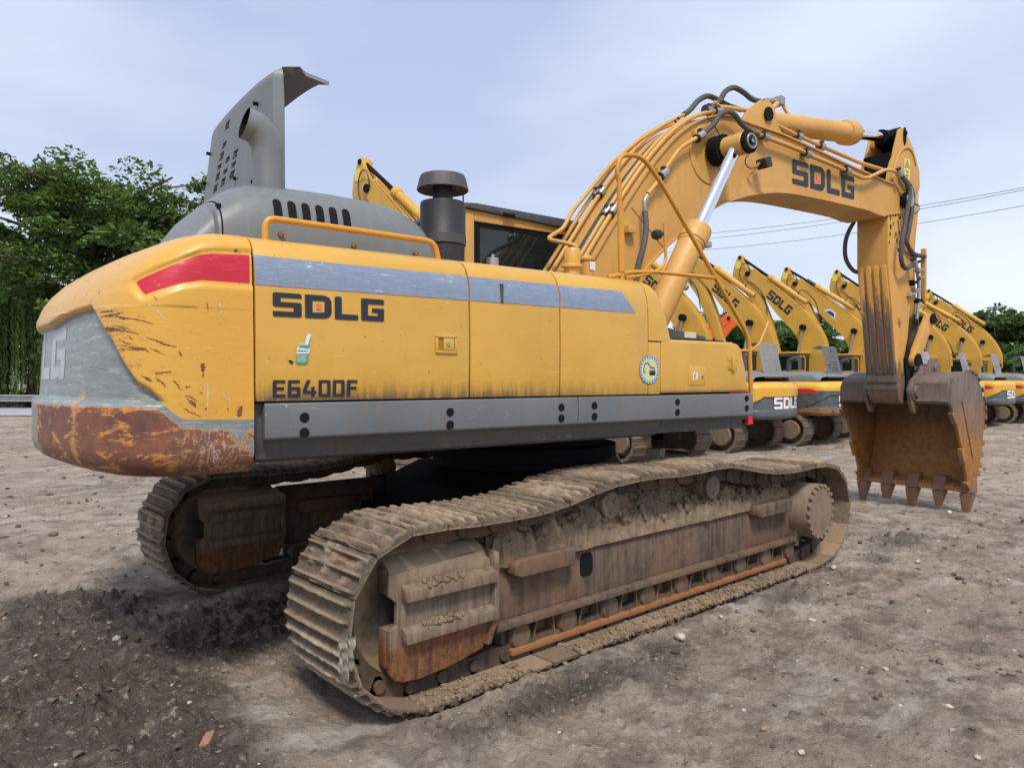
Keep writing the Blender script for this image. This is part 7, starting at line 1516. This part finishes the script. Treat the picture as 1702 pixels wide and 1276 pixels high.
# black cylinder on the fourth machine's boom
g = MB(); g.tube([(1.62, .27, 5.72), (.55, .27, 4.86)], .075, 12); g.tube([(.55, .27, 4.86), (.42, .27, 4.75)], .05, 10); g.tube(catmull([(.42, .27, 4.75), (.05, .30, 4.62), (-.4, .3, 4.25), (-.7, .3, 3.7)], 5), .03, 8)
g.build('black_cylinder', M_BLACK, child(MACH[3], 'boom'))
for c in list(child(MACH[3], 'boom').children):
    if c.name.startswith(('lettering', 'logo_square')): bpy.data.objects.remove(c)
g = MB(); g.add([(.55, .4475, 4.35), (.75, .4475, 4.53), (1.0, .4475, 4.50), (.62, .4475, 4.13)], [(0, 1, 2, 3)]); g.build('white_stripe', M_STW, child(MACH[3], 'boom'), smooth=False)
g = MB(); g.add([(.62, .4495, 4.33), (.76, .4495, 4.46), (.92, .4495, 4.44), (.64, .4495, 4.20)], [(0, 1, 2, 3)]); g.build('blue_chevron', simple('dark_blue_stripe', (.02, .04, .10), .5), child(MACH[3], 'boom'), smooth=False)
# the booms are not all raised alike
def tilt(o, deg):
    piv = Vector((-.2, 0, 1.9)); R_ = Matrix.Rotation(math.radians(deg), 4, 'Y')
    for c in o.children:
        if c.name.split('.')[0] in ('boom', 'arm', 'arm_cylinder', 'bucket'): c.matrix_local = Matrix.Translation(piv) @ R_ @ Matrix.Translation(-piv)
for i_, dg in ((3, 2.6), (4, -1.0), (5, 2.2), (6, 4.0), (0, .8), (8, 5)): tilt(MACH[i_], dg)
# two machines of other colours beyond the row
o = copy_tree(PK); d_ = _ray(1206, 638); d_[2] = 0; d_ /= d_@_f; apex = CAM+d_*30; r3 = np.array([_r[0], _r[1], 0]); p = apex-r3*1.6; o.location = (p[0], p[1], -.3); o.rotation_euler = (0, 0, YAW-math.pi/2-.2); o.scale = (.80,)*3
swap(o, {M_BGY: M_ORG}); tag(o, 'orange excavator far behind the row, seen between the raised booms', 'excavator', 'other excavators beyond the row')
for q in o.children_recursive:
    pass
o2 = copy_tree(PK); d_ = _ray(1243, 638); d_[2] = 0; d_ /= d_@_f; p = CAM+d_*37+r3*1.2; o2.location = (p[0], p[1], -.3); o2.rotation_euler = (0, 0, YAW+math.pi/2+.3); o2.scale = (.62,)*3
swap(o2, {M_BGY: M_TEAL}); tag(o2, 'teal excavator far behind the row, right of the orange arm', 'excavator', 'other excavators beyond the row')
for oo in (o, o2):
    for c in list(oo.children_recursive):
        if c.name.split('.')[0] in ('lettering', 'logo_square'): bpy.data.objects.remove(c)
# ================================================================== small loose things
def ground_at(px, py):
    lo, hi = .5, 40.0; d = _ray(px, py)
    for _ in range(200):
        pass
        break
    z = 0.0
    for _ in range(12):
        t_ = (z-CAM[2])/d[2]; p = CAM+d*t_; z = .5*z+.5*gz(p[0], p[1])
    return p
def lump(px, py, s3, name, mat, label, cat, rz=0.0, seed=1, group=None, shape='rock', sink=.25):
    p = ground_at(px, py); rs = np.random.default_rng(seed); g = MB()
    if shape == 'brick':
        g.box(-s3[0], s3[0], -s3[1], s3[1], -s3[2], s3[2]); o = g.build(name, mat, None, bevel=min(s3)*.25, seg=3, rough=min(s3)*.25, rs=18)
    else:
        bm = bmesh.new(); bmesh.ops.create_icosphere(bm, subdivisions=3, radius=1.0); me = bpy.data.meshes.new(name)
        for v in bm.verts: v.co = Vector((v.co.x*s3[0], v.co.y*s3[1], v.co.z*s3[2]))
        bm.to_mesh(me); bm.free(); n = len(me.vertices); co = np.empty(n*3); me.vertices.foreach_get('co', co); co = co.reshape(-1, 3); sc_ = 1.4/max(s3)
        nn = fbm3(co*sc_+seed*3.7, 3); co *= (1+.42*nn)[:, None]; me.vertices.foreach_set('co', co.ravel()); me.materials.append(mat)
        me.polygons.foreach_set('use_smooth', [True]*len(me.polygons)); me.set_sharp_from_angle(angle=math.radians(25)); o = bpy.data.objects.new(name, me); COL.objects.link(o)
    o.location = (p[0], p[1], gz(p[0], p[1])+s3[2]*(1-sink)); o.rotation_euler = (rs.uniform(-.15, .15), rs.uniform(-.15, .15), rz); tag(o, label, cat, group); return o
M_BRICK = mk_rustmix('weathered_brick', (.34, .18, .11), (.28, .15, .10), rust=(.36, .22, .14), amt=.4, mud=(.24, .19, .15), mudamt=.3)
M_STONE = mk_rustmix('pale_stone', (.42, .38, .33), (.50, .46, .40), rust=(.35, .27, .2), amt=.2, mud=(.25, .2, .16), mudamt=.3)
M_DSTONE = mk_rustmix('dark_clod_stone', (.10, .085, .072), (.15, .125, .105), amt=.1, mudamt=.4)
lump(345, 1234, (.052, .022, .016), 'brick_fragment', M_BRICK, 'reddish brick fragment lying on the mud at the bottom left', 'brick', .95, 3, shape='brick')
lump(369, 1222, (.016, .006, .006), 'steel_scrap', M_STEEL, 'small grey metal scrap touching the end of the brick fragment', 'scrap', .3, 4, shape='brick')
for k, (px, py, s_, lab, m_, rz) in enumerate([
    (364, 1250, .012, 'small tan stone just below the brick fragment', M_BRICK, 0), (133, 1145, .017, 'rounded brown stone on the dark mud, left of the tracks', M_BRICK, .4), (286, 1139, .012, 'yellowish flat chip on the dark mud, above the brick fragment', M_STONE, .5),
    (1198, 1026, .022, 'white stone beside the track, right of centre', M_STONE, .7), (1270, 1212, .020, 'pinkish flat stone near the bottom edge', M_BRICK, 0), (1472, 1113, .020, 'pale triangular stone in the lower right', M_STONE, 1.0),
    (1332, 1252, .020, 'grey stone at the bottom edge, right of the pinkish one', M_STONE, .2), (1625, 1260, .018, 'stone in the bottom right corner', M_STONE, .9), (1253, 1048, .032, 'dark round clod on the open ground right of the track', M_DSTONE, .3),
    (1236, 1182, .016, 'pale chip in the lower middle of the open ground', M_STONE, .3), (1563, 1102, .030, 'dark clod in the lower right, below the churned patch', M_DSTONE, .3), (88, 890, .05, 'single dark clod on the pale ground left of the far track', M_DSTONE, .5),
    (1525, 935, .035, 'pale flat stone in the churned patch right of the track', M_STONE, .2), (1130, 1062, .045, 'yellowish crumbled clod beside the track', M_STONE, 1.2), (60, 1095, .014, 'small grey chip in the mud at the left edge', M_STONE, .7), (1385, 945, .04, 'yellowish clod near the front end of the track', M_STONE, .6)]):
    lump(px, py, (s_, s_*.72, s_*.5), 'stone', m_, lab, 'stone', rz, 20+k, 'loose stones on the yard')
# metal block left on the near track
q = PW(1090, 761, 'y', -1.12); zt_ = 1.045+.03
g = MB(); g.box(-.075, .075, -.06, .06, 0, .11); mb_ = g.build('metal_block', mk_rustmix('raw_steel_block', (.20, .18, .15), (.27, .25, .21), amt=.2, mudamt=.3), None, bevel=.006); mb_.location = (q[0], -1.12, q[2]-.03); mb_.rotation_euler = (0, 0, .35)
tag(mb_, 'rusty steel block lying on top of the near track under the front frame', 'block')
q = PW(1055, 769, 'y', -1.15); g = MB(); g.tube([(-.06, 0, .0), (.0, .01, .012), (.05, .03, .0)], .008, 6); g.lathe([(.012, 0), (.018, .005), (.018, .02)], (-.07, 0, 0), (1, 0, 0), 8); o = g.build('loose_bolt', M_DARK, None); o.location = tuple(q); tag(o, 'dark loose bolt on the track left of the steel block', 'bolt')
# torn plastic sheet snagged at the track's rear end
rs = np.random.default_rng(12); g = MB()
c0 = np.array(PW(568, 1092, 'y', -1.755)); 
def rag(u, v):
    a = u-.5; b = v; w_ = .085-.05*b+.012*math.sin(b*11)
    x = c0[0]+.025-a*w_*1.2; z = c0[2]+.085-.20*b+.012*math.sin(a*13+b*3); y = c0[1]-.006-.012*math.sin(a*15+b*5)-.006*math.sin(b*26+a*12)
    return (x-.05*b*.2, y, z)
g.grid(rag, 22, 26); rg = g.build('plastic_rag', None or NT('grey_torn_plastic').fin((.27, .245, .205), .5), None, ang=20, fixn=False)
tag(rg, 'torn grey plastic sheet snagged on the rear end of the near track', 'plastic sheet')
# bits of litter beyond the bucket
lump(1320, 747, (.10, .06, .05), 'plastic_bag', simple('teal_plastic', (.10, .38, .33), .5), 'small teal plastic scrap on the ground before the parked machines', 'litter', .2, 41)
lump(1443, 802, (.12, .07, .05), 'plastic_bag', simple('green_plastic', (.14, .42, .28), .5), 'green plastic scrap seen under the bucket between the left teeth', 'litter', .2, 42)
p = ground_at(1530, 806); g = MB(); g.grid(lambda u, v: ((u-.5)*.55, (v-.5)*.30, .012*math.sin(u*8)+.01*math.sin(v*9+u*4)), 14, 10); o = g.build('white_sheet', simple('white_board', (.62, .66, .70), .6), None, fixn=False); o.location = (p[0], p[1], gz(p[0], p[1])+.035); o.rotation_euler = (0, 0, -.7)
tag(o, 'flat white sheet lying behind the bucket teeth', 'litter')
